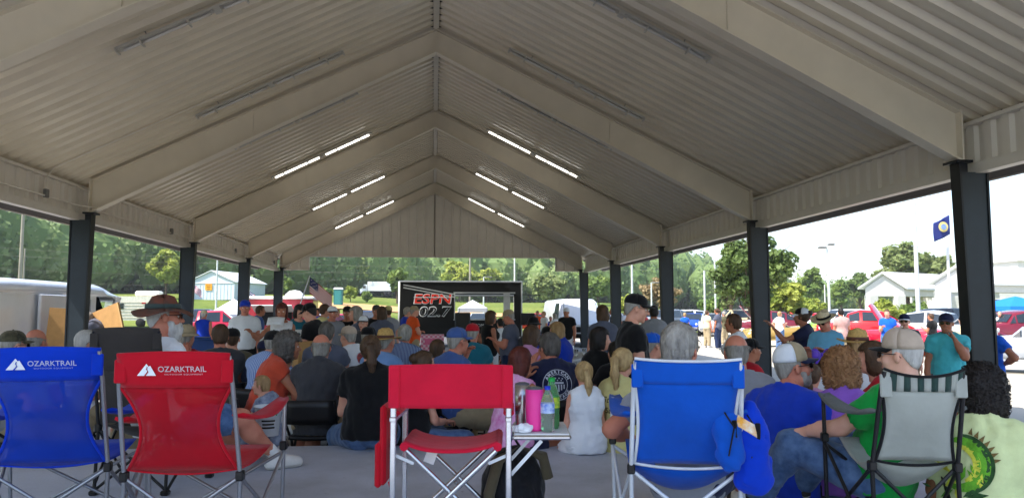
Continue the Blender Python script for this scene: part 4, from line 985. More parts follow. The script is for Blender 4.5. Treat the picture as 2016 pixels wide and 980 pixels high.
tree_px(1240, 105, 575, 30, 'yellow', 'yellow green shrub row below the light poles', n=1800, leaf=.3, seed=26, name='shrub', cz=.5)
tree_px(1405, 82, 570, 34, 'mid', 'scrubby green bush left of the maroon car', n=1800, leaf=.26, seed=27, name='shrub', cz=.5)
# ================================================================ vehicles, buildings, poles, flags
M_glass = mat('car_glass', srgb(38, 46, 52), .06, noise=.1, spec=.8); M_tyre = mat('tyre_rubber', srgb(24, 24, 25), .85); M_chrome = mat('chrome', srgb(205, 205, 208), .15, .95, noise=.03); M_headl = mat('headlight_glass', srgb(215, 218, 220), .1, spec=.8); M_taill = mat('red_lamp', srgb(170, 20, 26), .2); M_dark = mat('dark_interior', srgb(22, 20, 20), .8); M_wwall = mat('white_wall', srgb(225, 222, 215), .6)
def paint(name, c): return mat('paint_' + name, c, .22, noise=.04, scale=2, spec=.5, coat=.6)
PNT = {'white': paint('white', srgb(226, 228, 230)), 'maroon': paint('maroon', srgb(112, 24, 40)), 'red': paint('red', srgb(196, 22, 26)), 'gold': paint('gold', srgb(168, 140, 72)), 'silver': paint('silver', srgb(168, 172, 176)), 'blue': paint('blue', srgb(24, 70, 170)), 'black': paint('black', srgb(20, 20, 22)), 'tan': paint('tan', srgb(196, 178, 140)), 'lime': paint('lime', srgb(150, 210, 40)), 'grey': paint('grey', srgb(110, 114, 120)), 'navy': paint('navy', srgb(30, 38, 66)), 'crimson': paint('crimson', srgb(176, 24, 52))}
# stations: (y, half width, z bottom, z belt, z roof or None, roof half width)
CARS = {
 'sedan': dict(L=[(-2.2, .62, .45, .85, None, 0), (-2.1, .8, .3, .95, None, 0), (-1.55, .86, .25, .98, 1.0, .7), (-.85, .88, .25, .98, 1.42, .6), (.25, .88, .25, .97, 1.44, .6), (1.0, .88, .25, .95, .97, .72), (1.95, .82, .28, .82, None, 0), (2.2, .66, .35, .65, None, 0)], w=(1.35, -1.35, .32)),
 'suv': dict(L=[(-2.2, .75, .5, 1.0, 1.15, .6), (-2.12, .86, .35, 1.08, 1.62, .62), (-1.2, .9, .32, 1.08, 1.72, .64), (.3, .9, .32, 1.06, 1.7, .62), (1.0, .9, .32, 1.04, 1.08, .74), (2.0, .85, .35, .96, None, 0), (2.2, .7, .42, .75, None, 0)], w=(1.4, -1.35, .36)),
 'pickup': dict(L=[(-2.6, .82, .5, .98, None, 0), (-2.5, .88, .42, 1.02, None, 0), (-.75, .88, .4, 1.02, 1.04, .72), (-.65, .88, .4, 1.02, 1.6, .62), (.5, .88, .4, 1.02, 1.62, .62), (1.15, .88, .4, 1.02, 1.06, .74), (2.2, .86, .42, .98, None, 0), (2.5, .74, .48, .85, None, 0)], w=(1.65, -1.6, .38)),
 'classic': dict(L=[(-2.2, .3, .45, .6, None, 0), (-2.05, .55, .35, .85, None, 0), (-1.5, .7, .32, 1.05, 1.12, .5), (-.9, .74, .32, 1.12, 1.52, .55), (-.1, .74, .32, 1.12, 1.62, .58), (.5, .7, .32, 1.12, 1.5, .56), (.75, .62, .32, 1.1, 1.14, .5), (1.7, .42, .4, 1.0, None, 0), (2.05, .3, .5, .9, None, 0)], w=(1.45, -1.35, .36), fend=True),
 'coupe': dict(L=[(-2.0, .35, .5, .65, None, 0), (-1.8, .6, .4, .95, None, 0), (-1.3, .72, .35, 1.15, 1.22, .5), (-.7, .74, .35, 1.18, 1.58, .56), (.1, .72, .35, 1.18, 1.64, .56), (.55, .62, .35, 1.16, 1.5, .52), (.72, .5, .35, 1.12, 1.16, .46), (1.6, .34, .42, 1.05, None, 0), (1.75, .3, .45, 1.0, None, 0)], w=(1.5, -1.25, .38), fend=True),
}
CARS['roadster'] = dict(L=[(-1.9, .4, .45, .6, None, 0), (-1.7, .62, .35, .85, None, 0), (-.9, .7, .32, .95, None, 0), (-.2, .7, .32, .9, .92, .6), (.15, .68, .32, .92, 1.18, .5), (.4, .62, .32, .92, .95, .5), (1.4, .45, .36, .85, None, 0), (1.85, .34, .42, .72, None, 0)], w=(1.4, -1.2, .36), fend=True)
def wheel(parent, x, y, r, wide=.22, white=False, hub=None):
    s = 1 if x > 0 else -1
    o = MB().mat(M_tyre).lathe([(r * .6, -wide / 2), (r * .94, -wide / 2), (r, -wide * .3), (r, wide * .3), (r * .94, wide / 2), (r * .6, wide / 2)], (0, 0, 0), 20, ax='x').build('wheel', parent, (x, y, r))
    mb = MB().mat(hub or M_chrome).lathe([(0, s * wide * .46), (r * .25, s * wide * .47), (r * .3, s * wide * .38), (r * .55, s * wide * .4), (r * .63, s * wide * .5)], (0, 0, 0), 16, ax='x'); mb.build('rim', o)
    if white: MB().mat(M_wwall).lathe([(r * .64, s * (wide * .5 + .004)), (r * .86, s * (wide * .5 + .004))], (0, 0, 0), 20, ax='x').build('white_wall', o)
def car(loc, rz, kind, pm, label, hood=None, white=False, hub=None, cat='car', group='cars in the lot', sc=1.0, lights=True):
    sp = CARS[kind]; root = empty('parked_car', loc, rz, label, cat, group); root.scale = (sc, sc, sc); st = sp['L']
    def sec(y, w, zb, zt, zr, wr):
        zr_ = zr if zr else zt + .03; wr_ = wr if zr else w * .8
        half = [(w * .8, zb), (w * .98, zb + .12), (w, (zb + zt) / 2), (w * .97, zt - .03), (w * .93, zt), (wr_, zr_ - .04 if zr else zr_ - .01), (wr_ * .8, zr_), (0, zr_ + .015)]
        return [(x, y, z) for x, z in half] + [(-x, y, z) for x, z in half[-2::-1]]
    rows = [sec(*q) for q in st]; mb = MB().mat(pm); mb.grid(rows, smooth=True)
    for r_ in (rows[0], rows[-1]): mb.add(r_, [list(range(len(r_)))], False)
    mb.mat(M_dark); zb = min(q[2] for q in st); mb.box((0, 0, zb + .06), (st[3][1] * 1.4, (st[-1][0] - st[0][0]) * .86, .1))
    if sp.get('fend'):
        mb.mat(pm)
        for yy in sp['w'][:2]:
            for s in (-1, 1):
                V_, Q_ = uvball((s * .72, yy, .48), (.19, .58, .36), 10, 12); mb.add([tuple(v) for v in V_], [list(q) for q in Q_], True)
        for s in (-1, 1): mb.box((s * .76, .05, .34), (.22, 2.0, .05), bev=.02)
    mb.build('body', root)
    if sp.get('fend') or True:
        mbc = MB().mat(M_chrome); mbc.box((0, st[-1][0] + .06, .46), (1.5, .06, .12), bev=.02); mbc.build('bumper', root); MB().mat(M_chrome).box((0, st[0][0] - .06, .46), (1.5, .06, .12), bev=.02).build('bumper', root)
    # windows
    cab = [q for q in st if q[4]]
    def pane(a, b, c, d):
        m = MB().mat(M_glass); a, b, c, d = map(Vector, (a, b, c, d)); ctr = (a + b + c + d) / 4; n_ = (b - a).cross(d - a).normalized()
        if n_.dot(ctr - Vector((0, ctr.y * .3, .9))) < 0: n_ = -n_
        q = [ctr + (p - ctr) * .84 + n_ * .016 for p in (a, b, c, d)]; m.add(q + [p - n_ * .01 for p in q], [[0, 1, 2, 3], [7, 6, 5, 4], [0, 4, 5, 1], [1, 5, 6, 2], [2, 6, 7, 3], [3, 7, 4, 0]]); m.build('window', root)
    for i in range(len(cab) - 1):
        A, B = cab[i], cab[i + 1]
        for s in (-1, 1):
            if max(A[4] - A[3], B[4] - B[3]) > .25: pane((s * A[1] * .93, A[0], A[3]), (s * B[1] * .93, B[0], B[3]), (s * B[5], B[0], B[4] - .04), (s * A[5], A[0], A[4] - .04))
        lo_, hi_ = (A, B) if A[4] < B[4] else (B, A)
        if hi_[4] - lo_[4] > .3: pane((-lo_[5], lo_[0], lo_[4]), (lo_[5], lo_[0], lo_[4]), (hi_[5], hi_[0], hi_[4]), (-hi_[5], hi_[0], hi_[4]))
    yf, yr, wr = sp['w']
    for y in (yf, yr):
        for s in (-1, 1): wheel(root, s * (.78 if sp.get('fend') else st[3][1] - .08), y, wr, white=white, hub=hub)
    if lights:
        for s in (-1, 1):
            MB().mat(M_headl).lathe([(0, .03), (.07, .02), (.09, -.02)], (s * (.52 if not sp.get('fend') else .66), st[-1][0] - (.02 if not sp.get('fend') else .12), st[-2][3] - .12), 10, ax='y').build('headlight', root)
            MB().mat(M_taill).box((s * st[1][1] * .8, st[0][0] - .0, st[0][3] - .08), (.16, .06, .1)).build('tail_light', root)
    if hood:
        y0 = [q for q in st if q[4]][-1][0]; z0 = [q for q in st if q[4]][-1][3]; L_ = 1.05; a = R(hood)
        mb = MB().mat(pm); P_ = [[(x * (1 - .25 * u), y0 + .05 + u * L_ * math.cos(a), z0 + .04 + u * L_ * math.sin(a) - .12 * (x / .55) ** 2 * .5) for x in np.linspace(-.55, .55, 7)] for u in np.linspace(0, 1, 6)]
        mb.grid(P_, thick=.03); mb.build('hood', root)
    return root
def put(px, py, D): p = atD(px, py, D); return (p.x, p.y, Z_OUT + .004)
# right-hand car show
car(put(1512, 660, 43), R(72), 'classic', PNT['maroon'], 'maroon vintage sedan with its hood raised and whitewall tyres', hood=48, white=True)
car(put(1540, 660, 35), R(85), 'roadster', PNT['gold'], 'gold vintage car with wide black tyres beside the maroon sedan', hub=M_dark, sc=.95)
car(put(1700, 670, 31), R(62), 'coupe', PNT['red'], 'bright red vintage truck cab with small oval side window', hub=M_dark)
car(put(1775, 660, 28), R(45), 'roadster', PNT['crimson'], 'red roadster with raised panels behind the man in navy cap', hood=58)
car(put(1845, 660, 30), R(210), 'classic', PNT['silver'], 'silver grey vintage car with its long hood tilted up', hood=40)
car(put(1888, 655, 33), R(180), 'suv', PNT['black'], 'black car with hood raised left of the near right column', hood=50)
car(put(1998, 660, 30), R(95), 'classic', PNT['maroon'], 'dark maroon rounded coupe at the far right under blue canopy')
car(put(2032, 730, 20), R(50), 'roadster', PNT['silver'], 'silver hot rod with exposed red wheels at the right edge', hub=PNT['maroon'], white=True)
car(put(1608, 655, 38), R(90), 'roadster', PNT['lime'], 'lime green car partly hidden behind the woman in navy shirt', sc=.9)
car(put(1655, 640, 52), R(90), 'suv', PNT['white'], 'white car with black open roof bars beyond the red truck')
car(put(1610, 640, 58), R(60), 'sedan', PNT['red'], 'red car with rounded raised lid beyond the lime car', hood=30)
car(put(1580, 640, 66), R(90), 'sedan', PNT['blue'], 'blue car roof seen above the maroon sedan')
car(put(1368, 640, 54), R(150), 'sedan', PNT['blue'], 'blue car parked right of the third right column')
car(put(1402, 640, 50), R(160), 'sedan', PNT['silver'], 'silver sedan parked beside the blue car')
car(put(1440, 640, 58), R(95), 'suv', PNT['tan'], 'tan wood sided wagon left of the maroon sedan', cat='wagon')
car(put(1340, 632, 75), R(90), 'suv', PNT['white'], 'white car in the distance beside the third right column')
car(put(1950, 640, 44), R(90), 'sedan', PNT['navy'], 'dark car beneath the building canopy', sc=1.05)
# left and centre
car(put(418, 650, 40), R(-80), 'pickup', PNT['crimson'], 'bright red pickup behind the white polo man', cat='pickup')
car(put(405, 630, 50), R(-90), 'suv', PNT['navy'], 'dark blue car behind the red pickup')
car(put(455, 630, 56), R(-90), 'sedan', PNT['black'], 'black car right of the dark blue car behind the pickup')
car(put(660, 630, 46), R(90), 'sedan', PNT['crimson'], 'crimson car beyond the standing group')
car(put(735, 630, 48), R(70), 'pickup', PNT['navy'], 'dark pickup cab behind the standing group by the trailer', cat='pickup')
car(put(535, 640, 39), R(30), 'suv', PNT['white'], 'white car with large windscreen behind the woman in white top')
car(put(615, 630, 44), R(90), 'sedan', PNT['silver'], 'silver car behind the woman in teal')
for k, (px, D, kd, c, l) in enumerate([(1045, 60, 'sedan', 'red', 'small red car between the trailer and the white van'), (1200, 62, 'sedan', 'grey', 'grey car between the far right columns'), (1255, 66, 'suv', 'white', 'white car behind the man with the shoulder bag'), (1310, 58, 'suv', 'grey', 'grey car beside the third column'), (885, 52, 'sedan', 'white', 'white car seen through the trailer window'), (945, 56, 'sedan', 'silver', 'silver car seen through the trailer window')]):
    car(put(px, 640, D), R(90 + 15 * k), kd, PNT[c], l)
# ---------------------------------------------------------------- white cargo van on the left with open doors
vroot = empty('cargo_van', (-8.1, 14.9, Z_OUT), 0, 'white cargo van at the left with its side and front doors open', 'van')
M_vw = PNT['white']; M_card = mat('cardboard', srgb(190, 146, 92), .85, noise=.1)
def vbody():
    # side shell with an opening for the sliding door: panels round the hole
    mb = MB().mat(M_vw); xr, xl, H = 0.0, -1.95, 2.24
    # right side: rear quarter, over-door rail, sill, B pillar
    def side_panel(y0, y1, z0, z1, x=xr): mb.box((x - .04, (y0 + y1) / 2, (z0 + z1) / 2), (.08, y1 - y0, z1 - z0), bev=.012)
    side_panel(-.3, 3.0, .42, 1.98); side_panel(3.0, 4.35, .42, .62); side_panel(3.0, 4.35, 1.86, 1.98); side_panel(4.35, 4.6, .42, 1.98)
    side_panel(4.6, 5.75, .42, .6); side_panel(5.75, 7.1, .42, 1.12)
    mb.box((xl + .04, 3.4, 1.2), (.08, 7.4, 1.56), bev=.012); mb.box((xl / 2, -.28, 1.2), (1.87, .06, 1.56), bev=.01)
    mb.box((xl / 2, 2.35, .46), (1.95, 5.3, .08)); mb.box((xl / 2, 6.4, .8), (1.9, 1.4, .7), bev=.08)
    # roof, rounded
    P_ = []
    for y in (-.32, -.2, 1, 2.5, 4, 5.0, 5.5, 6.1):
        zt = H if 0 <= y <= 5.0 else (H - .05 if y < 0 else (H - .12 if y < 5.6 else 1.85)); P_.append([(xl + .0, y, 1.95), (xl + .05, y, zt - .1), (xl + .25, y, zt - .02), (xl / 2, y, zt), (xr - .25, y, zt - .02), (xr - .05, y, zt - .1), (xr, y, 1.95)])
    mb.grid(P_, thick=.03)
    # belt crease
    mb.box((xr + .005, 1.35, 1.02), (.02, 3.2, .05), bev=.008)
    mb.box((xr + .004, 1.6, 1.98), (.02, 2.6, .04), bev=.008)
    mb.mat(M_dkplas).box((xr + .01, 1.5, .56), (.03, 3.4, .12), bev=.01)
    return mb
vbody().build('body', vroot)
MB().mat(M_glass).add([(-.06, 5.62, 1.15), (-1.88, 5.62, 1.15), (-1.75, 5.2, 1.95), (-.2, 5.2, 1.95)], [[0, 1, 2, 3]]).build('windscreen', vroot)
MB().mat(M_dark).box((-.98, 2.3, .53), (1.8, 4.9, .06)).build('cargo_floor', vroot)
MB().mat(M_dark).box((-.98, 2.9, 1.2), (1.78, .04, 1.3)).build('bulkhead', vroot)
mb = MB().mat(M_taill); mb.box((.02, -.12, 1.2), (.06, .2, .62), bev=.03); mb.build('tail_light', vroot)
for y in (.75, 6.2): wheel(vroot, -.1, y, .36); wheel(vroot, -1.85, y, .36)
mb = MB().mat(M_vw); mb.box((.1, 2.35, 1.22), (.07, 1.3, 1.45), bev=.02); mb.mat(M_dkplas).box((.14, 2.98, 1.22), (.03, .05, 1.4)); mb.build('sliding_door', vroot)
# front door swung open towards the viewer: frame with a window opening
fd = empty('front_door', (0.02, 5.72, 0), R(-112), parent=vroot)
mb = MB().mat(M_vw)
mb.box((0, -.55, .8), (.07, 1.1, .72), bev=.02)
for (y, z, dy, dz) in ((-.05, 1.5, .1, .76), (-1.04, 1.5, .12, .76), (-.55, 1.92, 1.1, .1), (-.55, 1.17, 1.1, .06)): mb.box((0, y, z), (.06, dy, dz), bev=.014)
mb.build('door_frame', fd); MB().mat(mat('window_glass', (.8, .88, .88), .04, trans=.9, ior=1.1)).box((0, -.55, 1.54), (.006, .92, .66)).build('window', fd)
mb = MB().mat(M_dkplas); mb.box((.06, -.1, 1.28), (.12, .22, .28), bev=.03); mb.build('door_mirror', fd)
# ---------------------------------------------------------------- black outside-broadcast trailer
TY = 34.6; TS = TY / 22
TX0, TX1 = atY(787, 612, TY).x, atY(1027, 612, TY).x; TZ1 = atY(900, 553, TY).z; TW = TX1 - TX0
tro = empty('radio_trailer', ((TX0 + TX1) / 2, TY, Z_OUT), 0, 'black event trailer with large red and silver lettering and an open serving window', 'trailer')
M_tb = mat('trailer_black', srgb(14, 14, 15), .45, noise=.2, scale=1.5); M_alu = mat('aluminium_trim', srgb(190, 192, 194), .35, .8, noise=.06)
TH = TZ1 - Z_OUT; hx = TW / 2; wx0 = atY(895, 612, TY).x - (TX0 + TX1) / 2; wx1 = atY(1012, 612, TY).x - (TX0 + TX1) / 2; wz1 = atY(900, 577, TY).z - Z_OUT; wz0 = atY(900, 628, TY).z - Z_OUT
mb = MB().mat(M_tb)
mb.box(((-hx + wx0) / 2, .04, (TH + .45) / 2), (wx0 + hx, .08, TH - .45)); mb.box(((wx1 + hx) / 2, .04, (TH + .45) / 2), (hx - wx1, .08, TH - .45)); mb.box(((wx0 + wx1) / 2, .04, (TH + wz1) / 2), (wx1 - wx0, .08, TH - wz1)); mb.box(((wx0 + wx1) / 2, .04, (wz0 + .45) / 2), (wx1 - wx0, .08, wz0 - .45))
mb.build('front_panel', tro)
mb = MB().mat(M_tb); mb.box((0, 1.2, .5), (TW - .1, 2.3, .1)); mb.box((-hx + .05, 1.2, (TH + .5) / 2), (.1, 2.3, TH - .55)); mb.box((hx - .05, 1.2, (TH + .5) / 2), (.1, 2.3, TH - .55)); mb.box((0, 1.2, TH - .06), (TW - .1, 2.3, .06))
bx0, bx1 = wx0 + .05, wx1 + .02; mb.box(((-hx + bx0) / 2, 2.34, (TH + .5) / 2), (bx0 + hx, .06, TH - .6)); mb.box(((bx0 + hx) / 2, 2.34, (wz1 - .1 + TH) / 2), (hx - bx0, .06, TH - wz1 + .1)); mb.box(((bx0 + hx) / 2, 2.34, (wz0 - .1 + .5) / 2), (hx - bx0, .06, wz0 - .1 - .5)); mb.build('shell', tro)
mb = MB().mat(M_alu); mb.box((0, -.01, TH - .03), (TW + .04, .06, .07), bev=.01); mb.build('top_rail', tro)
MB().mat(mat('white_post', srgb(206, 208, 206), .4)).lathe([(0, TH - .02), (.08, TH - .02), (.08, .45), (0, .45)], (-hx + .0, .1, 0), 14).build('corner_post', tro)
MB().mat(M_alu).box((hx, .0, (TH + .45) / 2), (.06, .06, TH - .45), bev=.01).build('corner_trim', tro)
mb = MB().mat(M_alu); mb.box(((wx0 + wx1) / 2, -.02, wz1 + .02), (wx1 - wx0 + .1, .06, .06)); mb.box(((wx0 + wx1) / 2, -.02, wz0 - .02), (wx1 - wx0 + .1, .1, .05)); mb.box((wx0, -.02, (wz0 + wz1) / 2), (.05, .06, wz1 - wz0)); mb.box((wx1 - .3, .3, (wz0 + wz1) / 2), (.3, .05, wz1 - wz0)); mb.build('window_frame', tro)
MB().mat(M_alu).box(((wx0 + wx1) / 2, -.05, wz1 - .1), (wx1 - wx0 - .05, .05, .07), bev=.01).build('awning_roll', tro)
MB().mat(M_dkplas).tube([(hx, 0, wz1 - .05), (hx + .85, -.1, wz1 - .08)], .018, 6).build('stay_bar', tro)
for a, b in ((.30, .02), (.18, -.14)):
    MB().mat(M_alu).bar((-hx + .15, -.012, TH - a), (wx0 - .0, -.012, TH - a - .42 + b * 0), .012, .05).build('stripe', tro)
for q in (-hx * .6, hx * .6):
    for dy in (.6, 1.8): wheel(tro, q, dy, .33, wide=.2) if False else None
mb = MB().mat(M_tyre); mb.lathe([(0, -.1), (.33, -.1), (.33, .1), (0, .1)], (0.1, 1.1, .33), 16, ax='y'); mb.build('wheel', tro); MB().mat(M_tyre).lathe([(0, -.1), (.33, -.1), (.33, .1), (0, .1)], (.85, 1.1, .33), 16, ax='y').build('wheel', tro)
for x in (-hx + .4, hx - .4): MB().mat(M_galv).box((x, .5, .24), (.08, .08, .47)).build('jack_leg', tro)
M_redl = mat('red_letter', srgb(214, 52, 36), .4); M_sill = mat('silver_outline', srgb(215, 217, 220), .35, .3); M_blkl = mat('black_letter', srgb(28, 28, 30), .4)
def lettering(parent, s, x, z, w, h, m, y=-.016, name='lettering', shear=.12, bold=.0, ry=0, cut=None):
    me = text_mesh(s, 1.0, 'lettering', shear=shear, bold=bold); co = np.array([v.co for v in me.vertices]); lo, hi = co.min(0), co.max(0)
    for v in me.vertices: v.co = Vector(((v.co.x - (lo[0] + hi[0]) / 2) / (hi[0] - lo[0]) * w, -v.co.z * .004, (v.co.y - (lo[1] + hi[1]) / 2) / (hi[1] - lo[1]) * h))
    me.materials.clear(); me.materials.append(m); return link(name, me, parent, (x, y, z), (0, ry, 0))
ex = (atY(852, 612, TY).x - (TX0 + TX1) / 2); ez = atY(852, 588, TY).z - Z_OUT; nz_ = atY(852, 613, TY).z - Z_OUT
lettering(tro, 'ESPN', ex, ez, 1.1 * TS, .30 * TS, M_sill, -.014, bold=.03); lettering(tro, 'ESPN', ex, ez, 1.04 * TS, .26 * TS, M_redl, -.02, bold=.012)
MB().mat(M_sill).box((ex, -.026, ez + .065), (1.08 * TS, .006, .03)).build('letter_band', tro)
lettering(tro, '102.7', ex - .03, nz_, 1.12 * TS, .31 * TS, M_sill, -.014, bold=.03); lettering(tro, '102.7', ex - .03, nz_, 1.06 * TS, .25 * TS, M_blkl, -.02, bold=.0)
lettering(tro, '.COM', atY(942, 640, TY).x - (TX0 + TX1) / 2, atY(942, 640, TY).z - Z_OUT, .45, .14, M_sill, -.014, shear=0)
# people-size equipment around the trailer
M_spk = mat('speaker_grey', srgb(58, 64, 70), .6); M_pink = mat('pink_gingham', srgb(214, 120, 150), .6); 
def speaker(px, py0, py1, D, w, label, m=M_spk):
    a, b = atD(px, py0, D), atD(px, py1, D); o = empty('loudspeaker', (b.x, b.y, b.z), 0, label, 'loudspeaker')
    MB().mat(m).box((0, .2, (a.z - b.z) / 2), (w, .4, a.z - b.z), bev=.03).build('cabinet', o); MB().mat(M_dkplas).box((0, -.012, (a.z - b.z) / 2), (w * .86, .02, (a.z - b.z) * .9), bev=.008).build('grille', o)
    zz = b.z
    mb = MB().mat(M_dkplas); mb.tube([(0, .2, Z_LOW - zz), (0, .2, 0)], .025, 6)
    for q in range(3): t_ = q * 2.09; mb.tube([(0, .2, .35 + Z_LOW - zz), (.4 * math.cos(t_), .2 + .4 * math.sin(t_), Z_LOW - zz)], .014, 6)
    if zz - Z_LOW > .3: mb.build('tripod', o)
    return o
speaker(911, 615, 668, 31, .62, 'grey loudspeaker standing in front of the trailer window')
speaker(982, 605, 618, 21.2, .25, 'small grey speaker on the trailer counter', M_spk) if False else None
speaker(1040, 616, 640, 33.4, .6, 'black speaker box behind the man with the shoulder strap', mat('spk_blk', srgb(26, 26, 30), .5))
# ---------------------------------------------------------------- white passenger van facing us
vr = empty('passenger_van', (atD(1128, 650, 36).x, atD(1128, 650, 36).y, Z_OUT), R(183), 'white passenger van facing the pavilion left of a right column', 'van')
mb = MB().mat(PNT['white']); rows = []
for y, w, zb, zt, zr, wr in [(-2.6, .95, .5, 1.2, 2.05, .8), (-2.5, 1.0, .4, 1.2, 2.12, .84), (.9, 1.0, .4, 1.2, 2.14, .84), (1.25, 1.0, .4, 1.2, 2.05, .82), (1.75, .99, .4, 1.2, 1.24, .9), (2.5, .95, .42, 1.08, 1.1, .85), (2.65, .88, .5, .98, 1.0, .8)]:
    half = [(w * .85, zb), (w, zb + .15), (w, zt - .1), (w * .98, zt), (wr, zr - .08), (wr * .85, zr), (0, zr + .02)]; rows.append([(x, y, z) for x, z in half] + [(-x, y, z) for x, z in half[-2::-1]])
mb.grid(rows); mb.add(rows[0], [list(range(13))]); mb.add(rows[-1], [list(range(13))]); mb.build('body', vr)
MB().mat(mat('van_windscreen', srgb(70, 98, 112), .08, spec=.8)).add([(-.82, 1.72, 1.27), (.82, 1.72, 1.27), (.74, 1.29, 1.98), (-.74, 1.29, 1.98)], [[0, 1, 2, 3]]).build('windscreen', vr)
for s in (-1, 1):
    MB().mat(M_glass).add([(s * .985, .2, 1.25), (s * .985, 1.2, 1.25), (s * .86, 1.0, 1.95), (s * .86, .2, 1.95)], [[0, 1, 2, 3]]).build('side_window', vr)
    MB().mat(M_dkplas).box((s * 1.16, 1.45, 1.35), (.2, .12, .34), bev=.03).build('wing_mirror', vr); MB().mat(M_headl).box((s * .68, 2.66, .82), (.3, .04, .18), bev=.01).build('headlight', vr)
    for y in (1.75, -1.6): wheel(vr, s * .9, y, .36)
MB().mat(M_dkplas).box((0, 2.67, .8), (.95, .04, .24), bev=.01).build('grille', vr); MB().mat(M_dkplas).box((0, 2.7, .52), (1.8, .12, .2), bev=.03).build('bumper', vr)
# ---------------------------------------------------------------- sheds, trailers, tents
def sheds():
    D = 105; p = atD(415, 600, D); z0 = gz(p.x, p.y); o = empty('metal_shed', (p.x, p.y, z0), R(-14), 'pale blue white metal shed with an orange sign on the field', 'shed')
    M_s = mat('pale_metal', srgb(196, 208, 218), .5, noise=.05); M_r = mat('white_metal_roof', srgb(226, 230, 234), .4, noise=.04)
    hw, L_, eh, rh = 3.4, 9, 2.4, 3.9
    mb = MB().mat(M_s); mb.poly([(-hw, 0), (hw, 0), (hw, eh), (0, rh), (-hw, eh)], L_, 'y', 0); mb.build('wall', o)
    for s in (-1, 1):
        mb = MB().mat(M_r); mb.add([(0, -.25, rh + .06), (s * (hw + .25), -.25, eh - .02), (s * (hw + .25), L_ + .2, eh - .02), (0, L_ + .2, rh + .06), (0, -.25, rh + .14), (s * (hw + .25), -.25, eh + .06), (s * (hw + .25), L_ + .2, eh + .06), (0, L_ + .2, rh + .14)], [[0, 1, 2, 3], [4, 5, 6, 7], [0, 4, 5, 1], [1, 5, 6, 2]]); mb.build('roof_slope', o)
    for i in range(14): MB().mat(M_s).box((-hw + .25 + i * .5, -.02, 1.1), (.05, .05, 2.1)).build('rib', o)
    MB().mat(M_r).box((0, -.05, eh - .1), (6.6, .08, .1)).build('door_track', o)
    MB().mat(mat('orange_sign', srgb(236, 160, 30), .5)).box((-.35, -.1, 1.75), (1.0, .04, .85)).build('sign', o)
    for k, z in enumerate((1.98, 1.75, 1.52)): MB().mat(M_dark).box((-.35, -.125, z), (.7 - .1 * k, .01, .07)).build('sign_line', o)
sheds()
def camper():
    D = 60; p = atD(268, 640, D); z0 = gz(p.x, p.y); o = empty('camper_trailer', (p.x, p.y, z0 + .1), R(4), 'cream white ribbed camper trailer behind the open van door', 'camper')
    zt = atD(268, 583, D).z - z0; M_c = mat('cream_siding', srgb(222, 216, 200), .5)
    MB().mat(M_c).poly([(-2.2, .5), (2.3, .5), (2.45, 1.2), (2.2, zt - .1), (-2.2, zt - .1), (-2.4, 1.4)], 2.2, 'y', 0).build('body', o)
    for i in range(6): MB().mat(mat('tan_rib', srgb(190, 180, 160), .6)).box((0, -.015, .7 + i * .24), (4.4, .03, .035)).build('siding_rib', o)
    MB().mat(M_c).box((.6, 1.0, zt + .12), (1.9, 1.0, .45), bev=.12).build('roof_unit', o); MB().mat(M_glass).box((-1.3, -.03, 1.6), (.7, .03, .45)).build('window', o); MB().mat(M_taill).box((.5, -.03, 1.85), (.3, .03, .1)).build('lamp', o)
    wheel(o, .4, .3, .33); MB().mat(M_tyre).lathe([(0, -.1), (.33, -.1), (.33, .1), (0, .1)], (.3, .0, .33), 16, ax='y').build('wheel', o)
camper()
def food_trailer():
    D = 36; p = atD(548, 660, D); z0 = gz(p.x, p.y); o = empty('food_trailer', (p.x, p.y, Z_OUT), R(2), 'red food trailer with white roof and raised serving awning', 'trailer')
    M_ft = paint('trailer_red', srgb(178, 30, 54)); M_ftw = mat('trailer_white_roof', srgb(228, 226, 222), .4)
    zt = atD(548, 588, D).z - Z_OUT; w = 3.1
    MB().mat(M_ft).box((0, 1.1, (zt + .45) / 2), (w, 2.2, zt - .45), bev=.05).build('body', o); MB().mat(M_ftw).box((-.05, 1.1, zt + .05), (w + .2, 2.4, .14), bev=.05).build('roof', o)
    MB().mat(M_dark).box((-.2, -.02, 1.25), (1.6, .04, .6)).build('serving_window', o); mb = MB().mat(M_ftw); mb.box((-.2, -.45, 1.72), (1.8, .95, .04), rx=R(-18)); mb.build('awning', o)
    MB().mat(M_ftw).lathe([(0, .34), (.25, .3), (.45, .12), (.5, 0)], (.55, 1.1, zt + .1), 14).build('roof_vent', o); 
    for x in (-.5, .3): MB().mat(M_tyre).lathe([(0, -.1), (.33, -.1), (.33, .1), (0, .1)], (x, .05, .33), 16, ax='y').build('wheel', o)
food_trailer()
M_canw = mat('white_canvas', srgb(232, 232, 230), .7, noise=.04); M_cang = mat('grey_canvas', srgb(190, 192, 194), .7, noise=.05); M_canb = mat('blue_canvas', srgb(26, 120, 214), .6, noise=.06)
def canopy(px, D, ytop, yeave, wpx, m, label, rz=0):
    p = atD(px, 612, D); zt = atD(px, ytop, D).z - Z_OUT; ze = atD(px, yeave, D).z - Z_OUT; w = wpx * D / FP / 2; o = empty('canopy_tent', (p.x, p.y, Z_OUT), rz, label, 'tent')
    mb = MB().mat(m); c = (0, 0, zt); q = [(-w, -w, ze), (w, -w, ze), (w, w, ze), (-w, w, ze)]
    P_ = []
    mb.add([c] + q + [(x, y, z - .22) for x, y, z in q], [[0, 1, 2], [0, 2, 3], [0, 3, 4], [0, 4, 1], [1, 5, 6, 2], [2, 6, 7, 3], [3, 7, 8, 4], [4, 8, 5, 1]]); mb.build('fabric_top', o)
    for x, y, z in q: MB().mat(M_galv).box((x * .97, y * .97, (ze - .02) / 2), (.05, .05, ze - .02)).build('pole', o)
